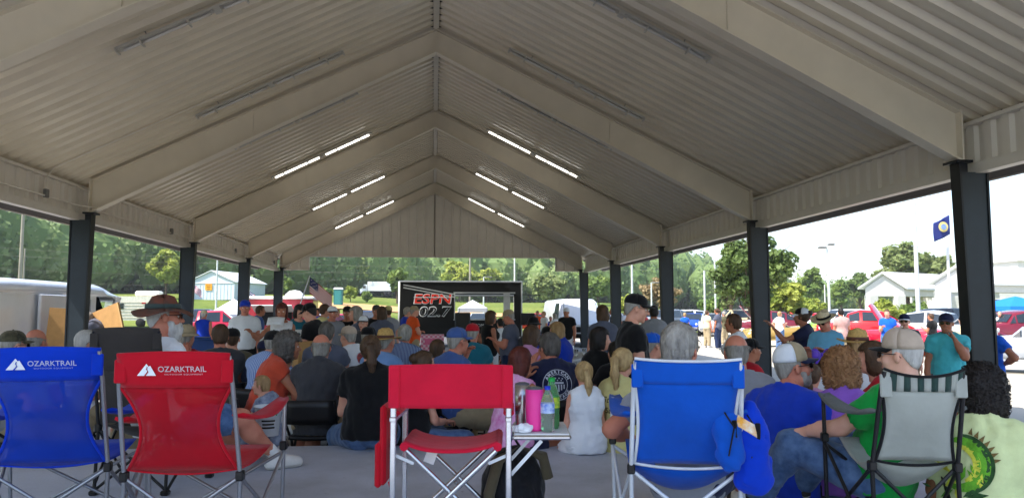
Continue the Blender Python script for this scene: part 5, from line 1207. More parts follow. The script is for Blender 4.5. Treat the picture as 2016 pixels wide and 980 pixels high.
canopy(930, 40, 590, 606, 56, M_cang, 'grey white canopy tent seen through the trailer window')
canopy(2000, 38, 583, 603, 110, M_canb, 'bright blue canopy tent at the right edge')
canopy(460, 44, 588, 618, 80, M_canw, 'white sloping canopy between the shed and the red trailer', .5)
canopy(1722, 62, 607, 618, 30, M_canw, 'small white canopy beyond the red roadster')
def canopy_building():
    M_w = mat('white_stucco', srgb(206, 204, 198), .8, noise=.05); M_rf = mat('white_roof', srgb(230, 230, 228), .5, noise=.05); M_dk = mat('shaded_glass', srgb(60, 64, 68), .2)
    o = empty('canopy_building', (atD(1850, 612, 70).x, atD(1850, 612, 70).y, Z_OUT), 0, 'low white building with gabled drive-through canopy and columns', 'building')
    bx, by = o.location.x, o.location.y
    def L(px, D): p = atD(px, 612, D); return p.x - bx, p.y - by
    def Z(py, D): return CAM_H + (612 - py) * D / FP - Z_OUT
    def wing(pxa, pxb, D, yp, ye, ang, length, name, cols):
        # gable end facing us between pxa and pxb, ridge running away along direction ang
        xa, ya = L(pxa, D); xb, yb = L(pxb, D); A = Vector((xa, ya, 0)); B = Vector((xb, yb, 0)); zp, ze = Z(yp, D), Z(ye, D); d = Vector((math.sin(ang), math.cos(ang), 0)) * length; C_ = (A + B) / 2
        up = lambda v, z: (v.x, v.y, z); f = (B - A).normalized()
        mb = MB().mat(M_w); mb.add([up(A, ze), up(B, ze), up(C_, zp), up(A + d, ze), up(B + d, ze), up(C_ + d, zp), up(A, ze - .7), up(B, ze - .7), up(A + d, ze - .7), up(B + d, ze - .7)], [[0, 1, 2], [3, 5, 4], [6, 7, 1, 0], [7, 9, 4, 1], [8, 6, 0, 3]]); mb.build('gable_end', o)
        for (P_, s) in ((A, -1), (B, 1)):
            q = P_ + f * s * .45; mb = MB().mat(M_rf); e = -d.normalized() * .35
            pts = [up(C_ + e, zp + .12), up(q + e, ze - .12), up(q + d, ze - .12), up(C_ + d, zp + .12)]; mb.add(pts + [(x, y, z + .16) for x, y, z in pts], [[0, 1, 2, 3], [4, 5, 6, 7], [0, 4, 5, 1], [1, 5, 6, 2], [0, 3, 7, 4]]); mb.build('roof_slope', o)
        for P_ in (A, B, A + d * .5, B + d * .5):
            mb = MB().mat(M_w); w = P_ + (C_ - P_).normalized() * .5; mb.box((w.x, w.y, (ze - .6) / 2), (.8, .8, ze - .6), bev=.03); mb.box((w.x, w.y, .5), (1.1, 1.1, 1.0), bev=.03); mb.build('column', o)
    wing(1705, 1782, 66, 541, 567, R(62), 17, 'a', 4)
    wing(1843, 1935, 62, 529, 558, R(72), 26, 'b', 4)
    # main block behind with window band
    x0, y0 = L(1700, 90); x1, y1 = L(2120, 84); zt = Z(540, 86)
    mb = MB().mat(M_w); mb.box(((x0 + x1) / 2 + 6, (y0 + y1) / 2 + 5, zt / 2 - .3), (x1 - x0 - 6, 8, zt - .4)); mb.build('rear_block', o); MB().mat(M_dk).box(((x0 + x1) / 2 + 6, (y0 + y1) / 2 + .98, 1.6), (x1 - x0 - 7, .04, 2.6)).build('dark_glazing', o)
    for i in range(9): MB().mat(M_w).box((x0 + 10 + i * 2.6, (y0 + y1) / 2 + .96, 1.7), (.5, .1, 2.8)).build('wall_pier', o)
    x2, y2 = L(1975, 95); MB().mat(M_w).box((x2 + 4, y2, Z(517, 95) / 2), (10, 8, Z(517, 95))).build('upper_block', o); MB().mat(M_rf).box((x2 + 4, y2, Z(515, 95)), (10.8, 8.8, .3)).build('flat_roof', o)
canopy_building()
# ---------------------------------------------------------------- poles, wires, flags, lorry
M_wood = mat('weathered_pole', srgb(150, 142, 130), .9, noise=.2, scale=3, stretch=(1, 1, .1)); M_pole = mat('white_pole', srgb(212, 214, 214), .4, .2)
def pole(px, D, ytop, r, m, label, name='light_pole', cat='pole', arms=None, ybase=None):
    p = atD(px, 612, D); z0 = min(gz(p.x, p.y), 30) - .1; z1 = atD(px, ytop, D).z; o = empty(name, (p.x, p.y, z0), 0, label, cat)
    MB().mat(m).tube([(0, 0, 0), (0, 0, z1 - z0)], [r, r * .72], 10).build('shaft', o)
    for (dx, dz, w) in (arms or []):
        a = MB().mat(m).tube([(0, 0, z1 - z0 + dz), (dx, 0, z1 - z0 + dz)], .04, 6).build('arm', o); MB().mat(M_boxg).box((dx * 1.2, 0, z1 - z0 + dz), (w, .35, .14), bev=.03).build('lamp_head', o)
    return o, z1
pole(36, 75, 411, .19, M_wood, 'tall weathered utility pole above the white cargo van', 'utility_pole'); pole(43, 95, 488, .12, M_wood, 'short pole with transformer behind the tall utility pole', 'utility_pole')
o_, z_ = pole(925, 140, 502, .22, M_wood, 'utility pole above the black trailer', 'utility_pole', arms=None)
pole(425, 80, 508, .11, M_pole, 'thin white pole in front of the pale shed'); pole(1013, 100, 500, .12, M_pole, 'thin white pole right of the utility pole above the trailer'); pole(1245, 80, 500, .13, M_pole, 'thin white pole between the third and fourth right columns')
pole(1283, 85, 556, .1, M_pole, 'short lamp pole left of the third right column', arms=[(.6, 0, .7)]); pole(1388, 62, 532, .1, M_pole, 'thin white pole right of the third right column'); pole(1409, 74, 480, .1, M_pole, 'taller thin pole behind the half bare tree')
pole(1633, 60, 484, .11, M_pole, 'tall light pole with two lamp heads in the lot', arms=[(-.35, -.1, .6), (.25, .15, .5)]); pole(1625, 95, 560, .09, M_pole, 'short grey pole beside the tall light pole')
pole(952, 90, 545, .1, M_pole, 'lamp pole rising behind the trailer', arms=[(.5, 0, .8)])
pole(1808, 32, 396, .1, M_pole, 'tall white flagpole without a flag left of the column', 'flagpole'); 
FPo, FPz = pole(1871, 36, 400, .08, M_pole, 'white flagpole flying a navy flag beside the column', 'flagpole')
def flag_mesh(w, h, nx=22, ny=14, amp=.12, droop=.35):
    return [[(u * w * .9 , amp * math.sin(u * 7 + v * 2) * u, -v * h - droop * u * w) for v in np.linspace(0, 1, ny)] for u in np.linspace(0, 1, nx)]
def navy_flag():
    p = atD(1869, 423, 36); mb = MB().mat(mat('navy_flag_cloth', srgb(32, 44, 110), .7)); P_ = flag_mesh(.85, .9, droop=.45); P_ = [[(-x, y, z) for x, y, z in r_] for r_ in P_]; mb.grid(P_, thick=.006)
    o = mb.build('state_flag', None, tuple(p)); tag(o, 'navy state flag with pale round seal hanging from the flagpole', 'flag')
    mb = MB().mat(mat('seal', srgb(206, 190, 120), .6)); c = (-.4, -.12, -.58)
    mb.lathe([(.0, 0), (.2, 0), (.24, .01)], c, 20, ax='y'); s_ = mb.build('seal', o); MB().mat(mat('seal_blue', srgb(120, 150, 210), .6)).lathe([(0, -.012), (.13, -.012)], c, 16, ax='y').build('seal_centre', s_)
navy_flag()
def us_flag(px, D, y0, label, w=.95, h=.62, tilt=24):
    p = atD(px, y0, D); o = empty('striped_flag', tuple(p), 0, label, 'flag'); zb = Z_OUT - p.z
    MB().mat(M_pole).tube([(-.55, 0, zb + 1.2), (0, 0, .05)], .022, 6).build('staff', o)
    me = [mat('flag_red', srgb(178, 34, 52), .7), mat('flag_white', srgb(232, 230, 228), .7), mat('flag_blue', srgb(44, 50, 100), .7)]
    mb = MB(); P_ = flag_mesh(w, h, 27, 14, .06, .75)
    for j in range(13):
        for i in range(26):
            m = me[2] if (i < 10 and j < 7) else me[j % 2]
            a, b, c, d = P_[i][j], P_[i + 1][j], P_[i + 1][j + 1], P_[i][j + 1]; mb.mat(m).add([a, b, c, d], [[0, 1, 2, 3]], True)
    mb.build('flag_cloth', o)
    for r_ in range(4):
        for c_ in range(4):
            i, j = 2 + c_ * 2, 1 + r_ * 1.5; q = P_[i][int(j)]; MB().mat(me[1]).box((q[0], q[1] - .012, q[2] - .02), (.03, .006, .03)).build('star', o) if (r_ + c_) % 2 == 0 else None
us_flag(610, 30, 545, 'striped flag on a leaning staff above the red food trailer'); us_flag(378, 52, 556, 'striped flag partly hidden behind the second left column', .7, .5); us_flag(492, 38, 573, 'small striped flag left of the red food trailer', .5, .4)
def wires():
    for k, (za, zb, D0) in enumerate(((476, 494, 75), (492, 508, 90), (519, 532, 95), (545, 548, 100))):
        a = atD(-120, za, D0); b = atD(700, zb, D0 + 30); P_ = []
        for i in range(17): u = i / 16; q = a.lerp(b, u); P_.append((q.x, q.y, q.z - 2.2 * 4 * u * (1 - u) * .5))
        o = MB().mat(M_wood).tube(P_, .011, 5).build('overhead_wire'); tag(o, ['highest pale overhead wire crossing the wooded hill', 'second overhead wire crossing the wooded hill', 'third overhead wire crossing the wooded hill', 'lowest overhead wire crossing the wooded hill'][k], 'wire', 'wires over the field')
    for k, (ya, yb, D0) in enumerate(((521, 517, 130), (535, 530, 130))):
        a = atD(600, ya, D0); b = atD(1300, yb, D0); P_ = []
        for i in range(17): u = i / 16; q = a.lerp(b, u); P_.append((q.x, q.y, q.z - 1.0 * 4 * u * (1 - u) * .5))
        o = MB().mat(M_wood).tube(P_, .01, 5).build('overhead_wire'); tag(o, ['upper thin wire below the gable over the trailer', 'lower thin wire below the gable over the trailer'][k], 'wire', 'wires over the field')
wires()
def lorry():
    D = 150; p = atD(738, 574, D); o = empty('lorry', (p.x, p.y, gz(p.x, 162) + .6), R(0), 'white lorry driving along the distant highway', 'lorry'); o.location.y = 161
    MB().mat(PNT['white']).box((.5, 0, 1.9), (5.2, 2.4, 1.9), bev=.08).build('box_body', o); MB().mat(PNT['white']).poly([(-3.6, .5), (-2.2, .5), (-2.2, 2.3), (-2.8, 2.3), (-3.2, 1.5), (-3.6, 1.35)], 2.2, 'y', -1.1).build('cab', o); MB().mat(M_glass).box((-2.75, -1.12, 1.75), (.6, .03, .5)).build('window', o)
    MB().mat(M_dark).box((.2, 0, .75), (6, 2.0, .25)).build('chassis', o)
    for x in (-2.8, 1.6, 2.4): MB().mat(M_tyre).lathe([(0, -.15), (.48, -.15), (.48, .15), (0, .15)], (x, -1.1, .48), 14, ax='y').build('wheel', o)
lorry()
def toilet():
    D = 100; p = atD(666, 600, D); z = gz(p.x, p.y); o = empty('portable_toilet', (p.x, p.y, z), 0, 'teal portable toilet with white roof in the grass field', 'portable toilet'); MB().mat(mat('teal_plastic', srgb(40, 110, 112), .5)).box((0, 0, 1.05), (1.1, 1.1, 2.1), bev=.04).build('cabin', o); MB().mat(M_canw).box((0, 0, 2.2), (1.2, 1.2, .22), taper=.85).build('roof', o); MB().mat(mat('teal_door', srgb(50, 128, 128), .5)).box((0, -.57, 1.0), (.75, .03, 1.8), bev=.01).build('door', o)
toilet()
def cone(px, py, D):
    p = atD(px, py, D); o = empty('traffic_cone', (p.x, p.y, Z_OUT), 0, 'orange traffic cone beside the flagpole', 'cone'); MB().mat(mat('cone_orange', srgb(236, 96, 30), .5)).lathe([(.0, .7), (.03, .7), (.14, .04)], (0, 0, 0), 14).build('cone_body', o); MB().mat(mat('cone_orange', srgb(236, 96, 30))).box((0, 0, .02), (.36, .36, .04), bev=.008).build('base', o)
cone(1818, 660, 28)
def bin_(px, py, D):
    p = atD(px, py, D); o = empty('wheeled_bin', (p.x, p.y, Z_LOW), R(10), 'dark blue plastic bin left of the white polo man', 'bin'); mb = MB().mat(mat('bin_blue', srgb(30, 62, 118), .5)); mb.box((0, 0, .5), (.5, .5, 1.0), taper=1.2); mb.build('tub', o); MB().mat(mat('bin_blue', srgb(30, 62, 118))).box((0, 0, 1.03), (.66, .66, .06), bev=.02).build('rim', o)
bin_(392, 690, 14.5)
# ================================================================ foreground chairs
M_steel = mat('grey_steel_tube', srgb(150, 152, 156), .3, .75, noise=.06); M_blkt = mat('black_tube', srgb(24, 24, 26), .4); M_whtt = mat('white_tube', srgb(206, 210, 214), .35, .3); M_alum = mat('polished_aluminium', srgb(206, 208, 212), .22, .95, noise=.05, scale=12)
def fabric(name, c, alpha=1.0, noise=.12):
    if name in MATS: return MATS[name]
    m = mat(name, c, .8, noise=noise, scale=5, bump=.55, bscale=16, spec=.2, sheen=.2); nt = m.node_tree; L = nt.links; b = nt.nodes['Principled BSDF']
    # thin cloth lets some light through
    out = nt.nodes['Material Output']; tr = N(nt, 'ShaderNodeBsdfTranslucent'); tr.inputs[0].default_value = (c[0], c[1], c[2], 1); mx = N(nt, 'ShaderNodeMixShader'); mx.inputs[0].default_value = .38
    L.new(b.outputs[0], mx.inputs[1]); L.new(tr.outputs[0], mx.inputs[2]); src = mx.outputs[0]
    if alpha < 1:                                     # open weave: tiny holes between the threads
        t = N(nt, 'ShaderNodeBsdfTransparent'); m2 = N(nt, 'ShaderNodeMixShader'); tc = N(nt, 'ShaderNodeTexCoord'); m2.inputs[0].default_value = 1 - alpha
        L.new(src, m2.inputs[1]); L.new(t.outputs[0], m2.inputs[2]); src = m2.outputs[0]
    L.new(src, out.inputs[0]); return m
F_blue = fabric('blue_polyester', srgb(6, 68, 214)); F_bluem = fabric('blue_mesh', srgb(14, 70, 196), .66); F_red = fabric('red_polyester', srgb(212, 20, 44)); F_redm = fabric('red_mesh', srgb(200, 16, 40), .68); F_redd = fabric('red_canvas', srgb(230, 32, 66)); F_blue2 = fabric('bright_blue_polyester', srgb(14, 96, 208)); F_grey = fabric('pale_grey_canvas', srgb(186, 190, 182)); F_brown = fabric('dark_taupe_canvas', srgb(74, 68, 64)); F_green = fabric('dark_green_stripe', srgb(58, 82, 76))
def clip_wave(x, s): return math.sin(x * 9 + s) * .004 + math.sin(x * 23 + s * 2) * .002
def camp_chair(loc, rz, label, top_m, back_m, frame, w=.235, zt=.925, zs=.42, waist=.70, arms=True, piping=None, dip=.0, band=.145, stripes=None, headroll=0, arm_m=None, seed=0, rec=.15, hold=(True, True), brand=None, skirt=0.02, sag=.05):
    o = empty('camp_chair', loc, rz, label, 'camp chair'); n = 13; arm_m = arm_m or top_m
    def half(z):
        u = (zt - z) / (zt - zs)
        if u < band / (zt - zs): return w
        v = (u * (zt - zs) - band) / (zt - zs - band); return w * (1 - (1 - waist) * math.sin(min(1, v * 1.02) * math.pi) ** .9 * (1 if v < .98 else 1))
    def yb(z): return -.02 - rec * (z - zs) / (zt - zs)
    def row(z, off=0): 
        h = half(z); return [((q / 6 - 1) * h, yb(z) + off - .045 * (1 - (q / 6 - 1) ** 2) * math.sin(max(0, min(1, (zt - z) / (zt - zs))) * math.pi) + clip_wave(q * .05 + z * .3, seed), z - dip * (1 - (q / 6 - 1) ** 2) * max(0, 1 - (zt - z) / band) + .010 * math.cos((q / 6 - 1) * 1.6) * max(0, 1 - (zt - z) / band) ) for q in range(n)]
    zb = zt - band
    mb = MB().mat(top_m); mb.grid([row(z) for z in np.linspace(zt, zb, 7)], thick=.012)
    if stripes:
        mb = MB(); zz = np.linspace(zt, zb, 5); rr = [row(z) for z in zz]
        for q in range(n - 1):
            mb.mat(stripes[q % 2]).grid([[r_[q], r_[q + 1]] for r_ in rr], thick=.01)
    mb.build('back_band', o)
    if piping: MB().mat(piping).tube(row(zt, .0), .007, 6).build('piping', o)
    rb = [row(z, .004) for z in np.linspace(zb + .004, zs, 14)]
    MB().mat(back_m).grid(rb, thick=.004).build('back_panel', o)
    for s in (0, -1):
        MB().mat(piping or top_m).tube([r_[s] for r_ in rb], .008, 6).build('edge_binding', o)
        sg = -1 if s == 0 else 1
        MB().mat(top_m).box((sg * (w - .012), yb(zt - .07) - .008, zt - .075), (.05, .014, .1), bev=.005).build('pole_pocket', o); MB().mat(M_chrome).lathe([(0, .004), (.007, .003), (.008, 0)], (sg * (w - .02), yb(zt - .09) - .018, zt - .075), 8, ax='y').build('rivet', o)
    # seat with sag; its back edge hangs a little
    S = [[((q / 6 - 1) * w * (1.04 + .1 * v), -.02 + .44 * v, zs + .03 * v - sag * math.sin(v * math.pi) * (1 - .6 * (q / 6 - 1) ** 2) - .02 * (1 - (q / 6 - 1) ** 2) * (1 - v)) for q in range(n)] for v in np.linspace(0, 1, 8)]
    MB().mat(back_m if skirt is None else top_m).grid(S, thick=.006).build('seat', o)
    if piping: MB().mat(piping).tube(S[0], .007, 6).build('piping', o)
    hx, hy = w + .015, -.02
    for s in (-1, 1):
        MB().mat(frame).tube([(s * (w - .006), yb(zt) + .012, zt - .012), (s * (w + .004), yb(zb), zb), (s * hx, hy, zs - .03), (s * (hx + .0), hy - .02, .02)], .0105, 8).build('back_pole', o)
        MB().mat(M_dkplas).box((s * hx, hy, zs - .025), (.035, .04, .045), bev=.006).build('hub', o); MB().mat(M_dkplas).box((s * (hx + .08), .42, zs + .03), (.035, .04, .045), bev=.006).build('hub', o)
        MB().mat(frame).tube([(s * (hx + .08), .42, zs + .24), (s * (hx + .08), .42, zs + .03), (s * (hx + .07), .45, .02)], .0105, 8).build('front_pole', o)
        if arms:
            A = [[(s * (w + .012 + .07 * v + (q - .5) * (.05 + .05 * math.sin(v * 3.1))), yb(zs + .24) + .015 + (.44 - yb(zs + .24)) * v, zs + .235 - .045 * math.sin(v * math.pi) + .012 * v + abs(q - .5) * .012) for q in (0, .5, 1)] for v in np.linspace(0, 1, 9)]
            MB().mat(arm_m).grid(A, thick=.014).build('armrest', o)
    mk = lambda a, b: MB().mat(frame).tube([a, b], .009, 8).build('leg', o)
    mk((-hx, hy, zs - .03), (hx, hy - .02, .03)); mk((hx, hy + .015, zs - .03), (-hx, hy - .005, .03)); mk((-hx - .08, .42, zs), (hx + .07, .45, .03)); mk((hx + .08, .435, zs), (-hx - .07, .465, .03))
    for s in (-1, 1): mk((s * hx, hy, zs - .03), (s * (hx + .075), .45, .03)); mk((s * (hx + .08), .42, zs), (s * (hx + .01), hy - .02, .03)); 
    for s in (-1, 1):
        for (x, y) in ((hx, hy - .02), (hx + .07, .45)): MB().mat(M_dkplas).box((s * x, y, .015), (.05, .05, .03), bev=.008).build('foot', o)
    if brand:
        def fit(me, cx, cz, wd_, ht):
            co = np.array([v.co for v in me.vertices]); lo, hi = co.min(0), co.max(0)
            for v in me.vertices: z = cz + (v.co.y - (lo[1] + hi[1]) / 2) / (hi[1] - lo[1]) * ht; v.co = Vector((cx + (v.co.x - (lo[0] + hi[0]) / 2) / (hi[0] - lo[0]) * wd_, yb(z) - .0275 - .01 * (1 - ((cx) / w) ** 2), z))
            me.materials.clear(); me.materials.append(M_white); return me
        zc = zt - .068
        link('lettering', fit(text_mesh('OZARKTRAIL', 1, bold=.012), .045, zc + .004, .20, .024), o); link('lettering', fit(text_mesh('OUTDOOR EQUIPMENT', 1, space=1.15), .05, zc - .019, .16, .007), o)
        y_ = yb(zc) - .0275
        MB().mat(M_white).add([(-.145, y_, zc - .024), (-.108, y_, zc + .026), (-.098, y_, zc + .014), (-.092, y_, zc + .018), (-.066, y_, zc - .024)], [[0, 1, 2, 3, 4]]).build('mountain_logo', o)
        MB().mat(top_m).tube([(-.112, y_ - .001, zc - .024), (-.100, y_ - .001, zc - .008), (-.106, y_ - .001, zc + .004), (-.103, y_ - .001, zc + .012)], .0028, 5).build('logo_road', o)
    return o
def slab_at(px, D): p = atD(px, 800, D); return (p.x, p.y, 0)
camp_chair(slab_at(106, 3.62), R(7), 'empty blue mesh camp chair with white lettering at the left edge', F_blue, F_bluem, M_steel, zt=.93, zs=.395, brand=1, seed=1)
camp_chair(slab_at(367, 3.42), R(-3), 'empty red mesh camp chair with white lettering', F_red, F_redm, M_steel, zt=.92, zs=.405, brand=1, seed=2)
camp_chair(slab_at(1346, 3.45), R(-13), 'bright blue camp chair with pale piping holding the grey haired man', F_blue2, F_blue2, M_whtt, w=.222, zt=.90, zs=.425, waist=.93, piping=mat('silver_piping', srgb(196, 200, 204), .5), dip=.022, band=.11, seed=3, rec=.2, sag=.16)
camp_chair(slab_at(1792, 3.5), R(-12), 'pale grey camp chair with green striped top on black frame', F_grey, F_grey, M_blkt, w=.168, zt=.85, zs=.43, waist=.86, piping=M_black, dip=.045, band=.10, stripes=(F_grey, F_green), seed=4, sag=.16, arm_m=fabric('grey_arm', srgb(120, 124, 122)))
camp_chair((atD(268, 800, 4.7).x, atD(268, 800, 4.7).y, 0), R(-6), 'dark taupe high backed camp chair holding the bearded man', F_brown, F_brown, M_blkt, w=.2, zt=.995, zs=.42, waist=.95, band=.25, seed=5, sag=.12, arm_m=fabric('brown_arm', srgb(70, 62, 70)))
# ---------------------------------------------------------------- red director's chair with side table
def director():
    p = atD(888, 800, 3.5); o = empty('directors_chair', (p.x, p.y, 0), R(-5.77), 'empty red folding director chair with aluminium frame and side table', 'director chair')
    hw = .262; zs = .47
    P_ = [[(x, -.015 - .012 * math.sin((x / hw + 1) * 1.57) + clip_wave(x * 3 + z, 2) * .8, z + (.006 * math.cos(x / hw * 1.5) if z > .8 else 0)) for x in np.linspace(-hw - .016, hw + .016, 15)] for z in np.linspace(.855, .662, 9)]
    b = MB().mat(F_redd).grid(P_, thick=.01).build('backrest', o)
    for s in (-1, 1):
        MB().mat(F_redd).box((s * (hw - .005), -.012, .758), (.05, .035, .192), bev=.006).build('sleeve', b); MB().mat(M_boxg).lathe([(0, .004), (.008, .003), (.009, 0)], (s * (hw + .004), -.03, .68), 8, ax='y').build('stud', b)
        for y in (0, .40):
            MB().mat(M_alum).box((s * hw, y, .36 if y == 0 else .31), (.026, .026, .70 if y == 0 else .62), bev=.004).build('post', o)
            for z in (.58, .46, .34, .2): MB().mat(M_boxg).lathe([(0, .003), (.006, .002), (.007, 0)], (s * hw, y - .0135, z), 8, ax='y').build('rivet', o)
        MB().mat(M_alum).box((s * hw, .2, .612), (.03, .45, .022), bev=.004).build('arm_rail', o); MB().mat(F_redd).box((s * hw, .22, .632), (.05, .36, .022), bev=.008).build('arm_pad', o)
        MB().mat(M_alum).tube([(s * hw, -.01, .012), (s * hw, .42, .012)], .011, 8).build('foot_rail', o)
    S = [[(x, y, zs + .028 * (abs(x) / .215) ** 3 - .012 * (1 - (x / .215) ** 2)) for x in np.linspace(-.215, .215, 13)] for y in np.linspace(.0, .40, 8)]
    MB().mat(F_redd).grid(S, thick=.012).build('seat', o)
    for s in (-1, 1): MB().mat(F_redd).tube([(s * .212, -.002, zs + .018), (s * .212, .40, zs + .018)], .02, 8).build('seat_hem', o)
    for y in (.012, .39):
        for s in (-1, 1): MB().mat(M_alum).tube([(-s * .205, y + .012 * s, zs + .0), (s * hw, y + .012 * s, .03)], .0115, 8).build('cross_leg', o)
        MB().mat(M_galv).lathe([(0, -.02), (.01, -.018), (.01, .0)], (0, y - .01, .25), 8, ax='y').build('pivot', o)
    for s in (-1, 1): MB().mat(M_whtt).bar((s * .17, .02, zs - .06), (s * hw, .02, zs - .02), .004, .014).build('link_bar', o)
    # organiser pouch on the left
    mb = MB().mat(F_red); mb.box((-hw - .05, .16, .49), (.03, .28, .36), bev=.012); po = mb.build('pouch', o)
    MB().mat(F_red).box((-hw - .072, .1, .40), (.03, .16, .2), bev=.01).build('pocket', po); MB().mat(F_red).tube([(-hw - .02, .02, .33), (-hw, .0, .26), (-hw - .012, .0, .16), (-hw + .01, .01, .08)], .004, 5).build('strap', po)
    # side table
    t = MB().mat(M_alum).box((hw + .15, .2, .528), (.27, .40, .022), bev=.008).build('side_table', o); MB().mat(mat('table_laminate', srgb(206, 208, 210), .4)).box((hw + .15, .2, .542), (.25, .38, .006)).build('table_top', t)
    for y in (.02, .38): MB().mat(M_whtt).bar((hw + .15, y, .512), (hw + .01, y, .36), .005, .016).build('brace', t)
    MB().mat(M_canw).box((-.1, .1, .43), (.05, .002, .07), ry=R(20)).build('care_tag', o)
    return o
dch = director(); TZ = .546
def on_table(dx, dy): 
    m = Matrix.Rotation(R(-5.77), 3, 'Z') @ Vector((.262 + .15 + dx, .2 + dy, 0)); return (dch.location.x + m.x, dch.location.y + m.y, TZ)
def tumbler(dx, dy, r, h, m, label, lid, rim=.0):
    o = empty('tumbler', on_table(dx, dy), 0, label, 'tumbler'); MB().mat(m).lathe([(0, 0), (r * .86, 0), (r * .9, .01), (r, h * .55), (r * 1.02, h), (r * .95, h), (r * .93, h - .01)], (0, 0, 0), 24).build('cup', o); MB().mat(lid).lathe([(0, h + .012), (r * .5, h + .012), (r * .96, h + .006), (r * 1.0, h - .004)], (0, 0, 0), 24).build('lid', o); return o
M_ss = mat('brushed_steel', srgb(176, 176, 178), .25, .95, noise=.08, stretch=(1, 1, .05), scale=40); M_pk = mat('pink_powder_coat', srgb(236, 60, 150), .4, noise=.04); M_rd = mat('red_plastic', srgb(196, 20, 44), .35, noise=.05); M_clearlid = mat('smoke_lid', srgb(90, 90, 96), .15, noise=.03)
tumbler(-.085, .02, .036, .20, M_ss, 'stainless steel tumbler at the back left of the side table', M_clearlid); tumbler(-.03, -.1, .042, .19, M_pk, 'hot pink tumbler at the front of the side table', M_clearlid); tumbler(.05, .06, .036, .17, M_rd, 'red tumbler behind the green soda bottle', M_rd)
M_clear = mat('clear_plastic', (.96, .98, 1), .05, trans=.92, ior=1.25, noise=.01); M_gplas = mat('green_plastic', (.2, .75, .3), .06, trans=.8, ior=1.25, noise=.02); M_liq = mat('soda_liquid', (.35, .7, .1), .1, noise=.05)
def bottle(dx, dy, s, body, cap, lab, label, h=.2):
    o = empty('bottle', on_table(dx, dy), 0, label, 'bottle'); k = h / .2
    MB().mat(body).lathe([(0, .004), (.026, 0), (.031, .012), (.030, .03), (.0315, .05), (.029, .06), (.0315, .07), (.0315, .12), (.030, .135), (.022, .16), (.0125, .178), (.0125, .19)], (0, 0, 0), 22).build('plastic_bottle', o)
    MB().mat(lab).lathe([(.0322, .083), (.0322, .125)], (0, 0, 0), 22).build('paper_label', o); MB().mat(cap).lathe([(0, .203), (.0135, .203), (.0145, .186)], (0, 0, 0), 16).build('screw_cap', o); o.scale = (k, k, k); return o
M_lab = mat('water_label', srgb(28, 92, 196), .4, noise=.35, scale=40, col2=srgb(210, 225, 240)); M_lab2 = mat('soda_label', srgb(40, 150, 60), .4, noise=.3, scale=40, col2=srgb(220, 220, 60))
bottle(.03, -.13, 1, M_clear, mat('blue_cap', srgb(20, 50, 180), .4), M_lab, 'clear water bottle with blue cap and blue label', .205); bottle(.055, -.03, 1, M_gplas, mat('green_cap', srgb(20, 150, 60), .4), M_lab2, 'green soda bottle with green cap beside the red tumbler', .235)
def napkin():
    g = np.random.RandomState(3); f = Fld((-.06, -.06, -.02), (.06, .06, .07), .006); [f.ell(g.randn(3) * V3(.014, .014, .006) + V3(0, 0, .018), V3(.02, .02, .015), None, .006) for _ in range(7)]; f.folds(.006, 1, 140); f.plane((0, 0, .001), (0, 0, -1)); V_, Q_ = f.net()
    o = link('napkin', np_mesh('napkin', V_, Q_, [M_white], smooth=False), None, on_table(-.085, -.15)); tag(o, 'crumpled white napkin at the front of the side table', 'napkin')
napkin()
def backpack():
    p = atD(1010, 930, 3.95); f = Fld((-.25, -.2, -.02), (.25, .2, .5), .012); f.ell((0, 0, .17), (.17, .12, .24), None, .05).ell((0, -.1, .1), (.12, .06, .12), None, .04); f.plane((0, 0, .002), (0, 0, -1)); f.folds(.008, 4, 40); V_, Q_ = f.net()
    o = empty('backpack', (p.x, p.y, 0), R(20), 'black backpack with olive trim lying behind the director chair', 'backpack'); link('bag_body', np_mesh('bag_body', V_, Q_, [cloth('black_nylon', srgb(22, 22, 26), .2, .6)]), o)
    MB().mat(cloth('olive_canvas', srgb(88, 80, 62))).tube([(-.15, -.06, .05), (-.17, -.08, .2), (-.12, -.08, .36), (.0, -.07, .42), (.13, -.08, .36), (.16, -.08, .25)], .03, 8).build('trim', o)
    MB().mat(M_dkplas).tube([(-.03, 0, .4), (0, 0, .46), (.04, 0, .4)], .008, 6).build('grab_loop', o)
backpack()
# ---------------------------------------------------------------- blue drawstring bags hung on the blue chair
def hanging_bag(px, py, D, w, h, label, seed, m):
    p = atD(px, py, D); f = Fld((-.2, -.14, -.55), (.2, .14, .06), .012); f.cap((0, 0, 0), (0, 0, -h * .35), w * .18, w * .42, .04, n=(0, 1, 0), kq=1.5).cap((0, 0, -h * .35), (.01, 0, -h * .85), w * .42, w * .45, .04, n=(0, 1, 0), kq=1.5); f.folds(.012, seed, 38); V_, Q_ = f.net()
    o = empty('drawstring_bag', tuple(p), R(-8), label, 'bag'); link('bag_cloth', np_mesh('bag_cloth', V_, Q_, [m]), o); MB().mat(M_black).tube([(-.02, -.03, -.02), (.015, -.05, -.08), (-.01, -.05, -.2)], .004, 5).build('cord', o); MB().mat(M_black).box((.02, -w * .28, -.09), (.022, .012, .075), bev=.004).build('strap', o)
hanging_bag(1432, 800, 3.32, .12, .26, 'smaller blue drawstring bag tied to the blue chair pole', 2, F_blue2); hanging_bag(1476, 805, 3.36, .17, .34, 'larger blue carry bag hanging right of the blue chair', 6, F_blue)
def packet():
    p = atD(1466, 815, 3.22); o = MB().mat(mat('snack_packet', srgb(222, 216, 200), .3, noise=.5, scale=30, col2=srgb(214, 150, 40))).grid([[(u * .075 - .03, .012 * math.sin(v * 3 + u * 2), -v * .05 - u * .045) for v in np.linspace(0, 1, 7)] for u in np.linspace(0, 1, 7)], thick=.004).build('snack_packet', None, tuple(p)); tag(o, 'white and orange snack packet tucked on top of the blue bag', 'packet')
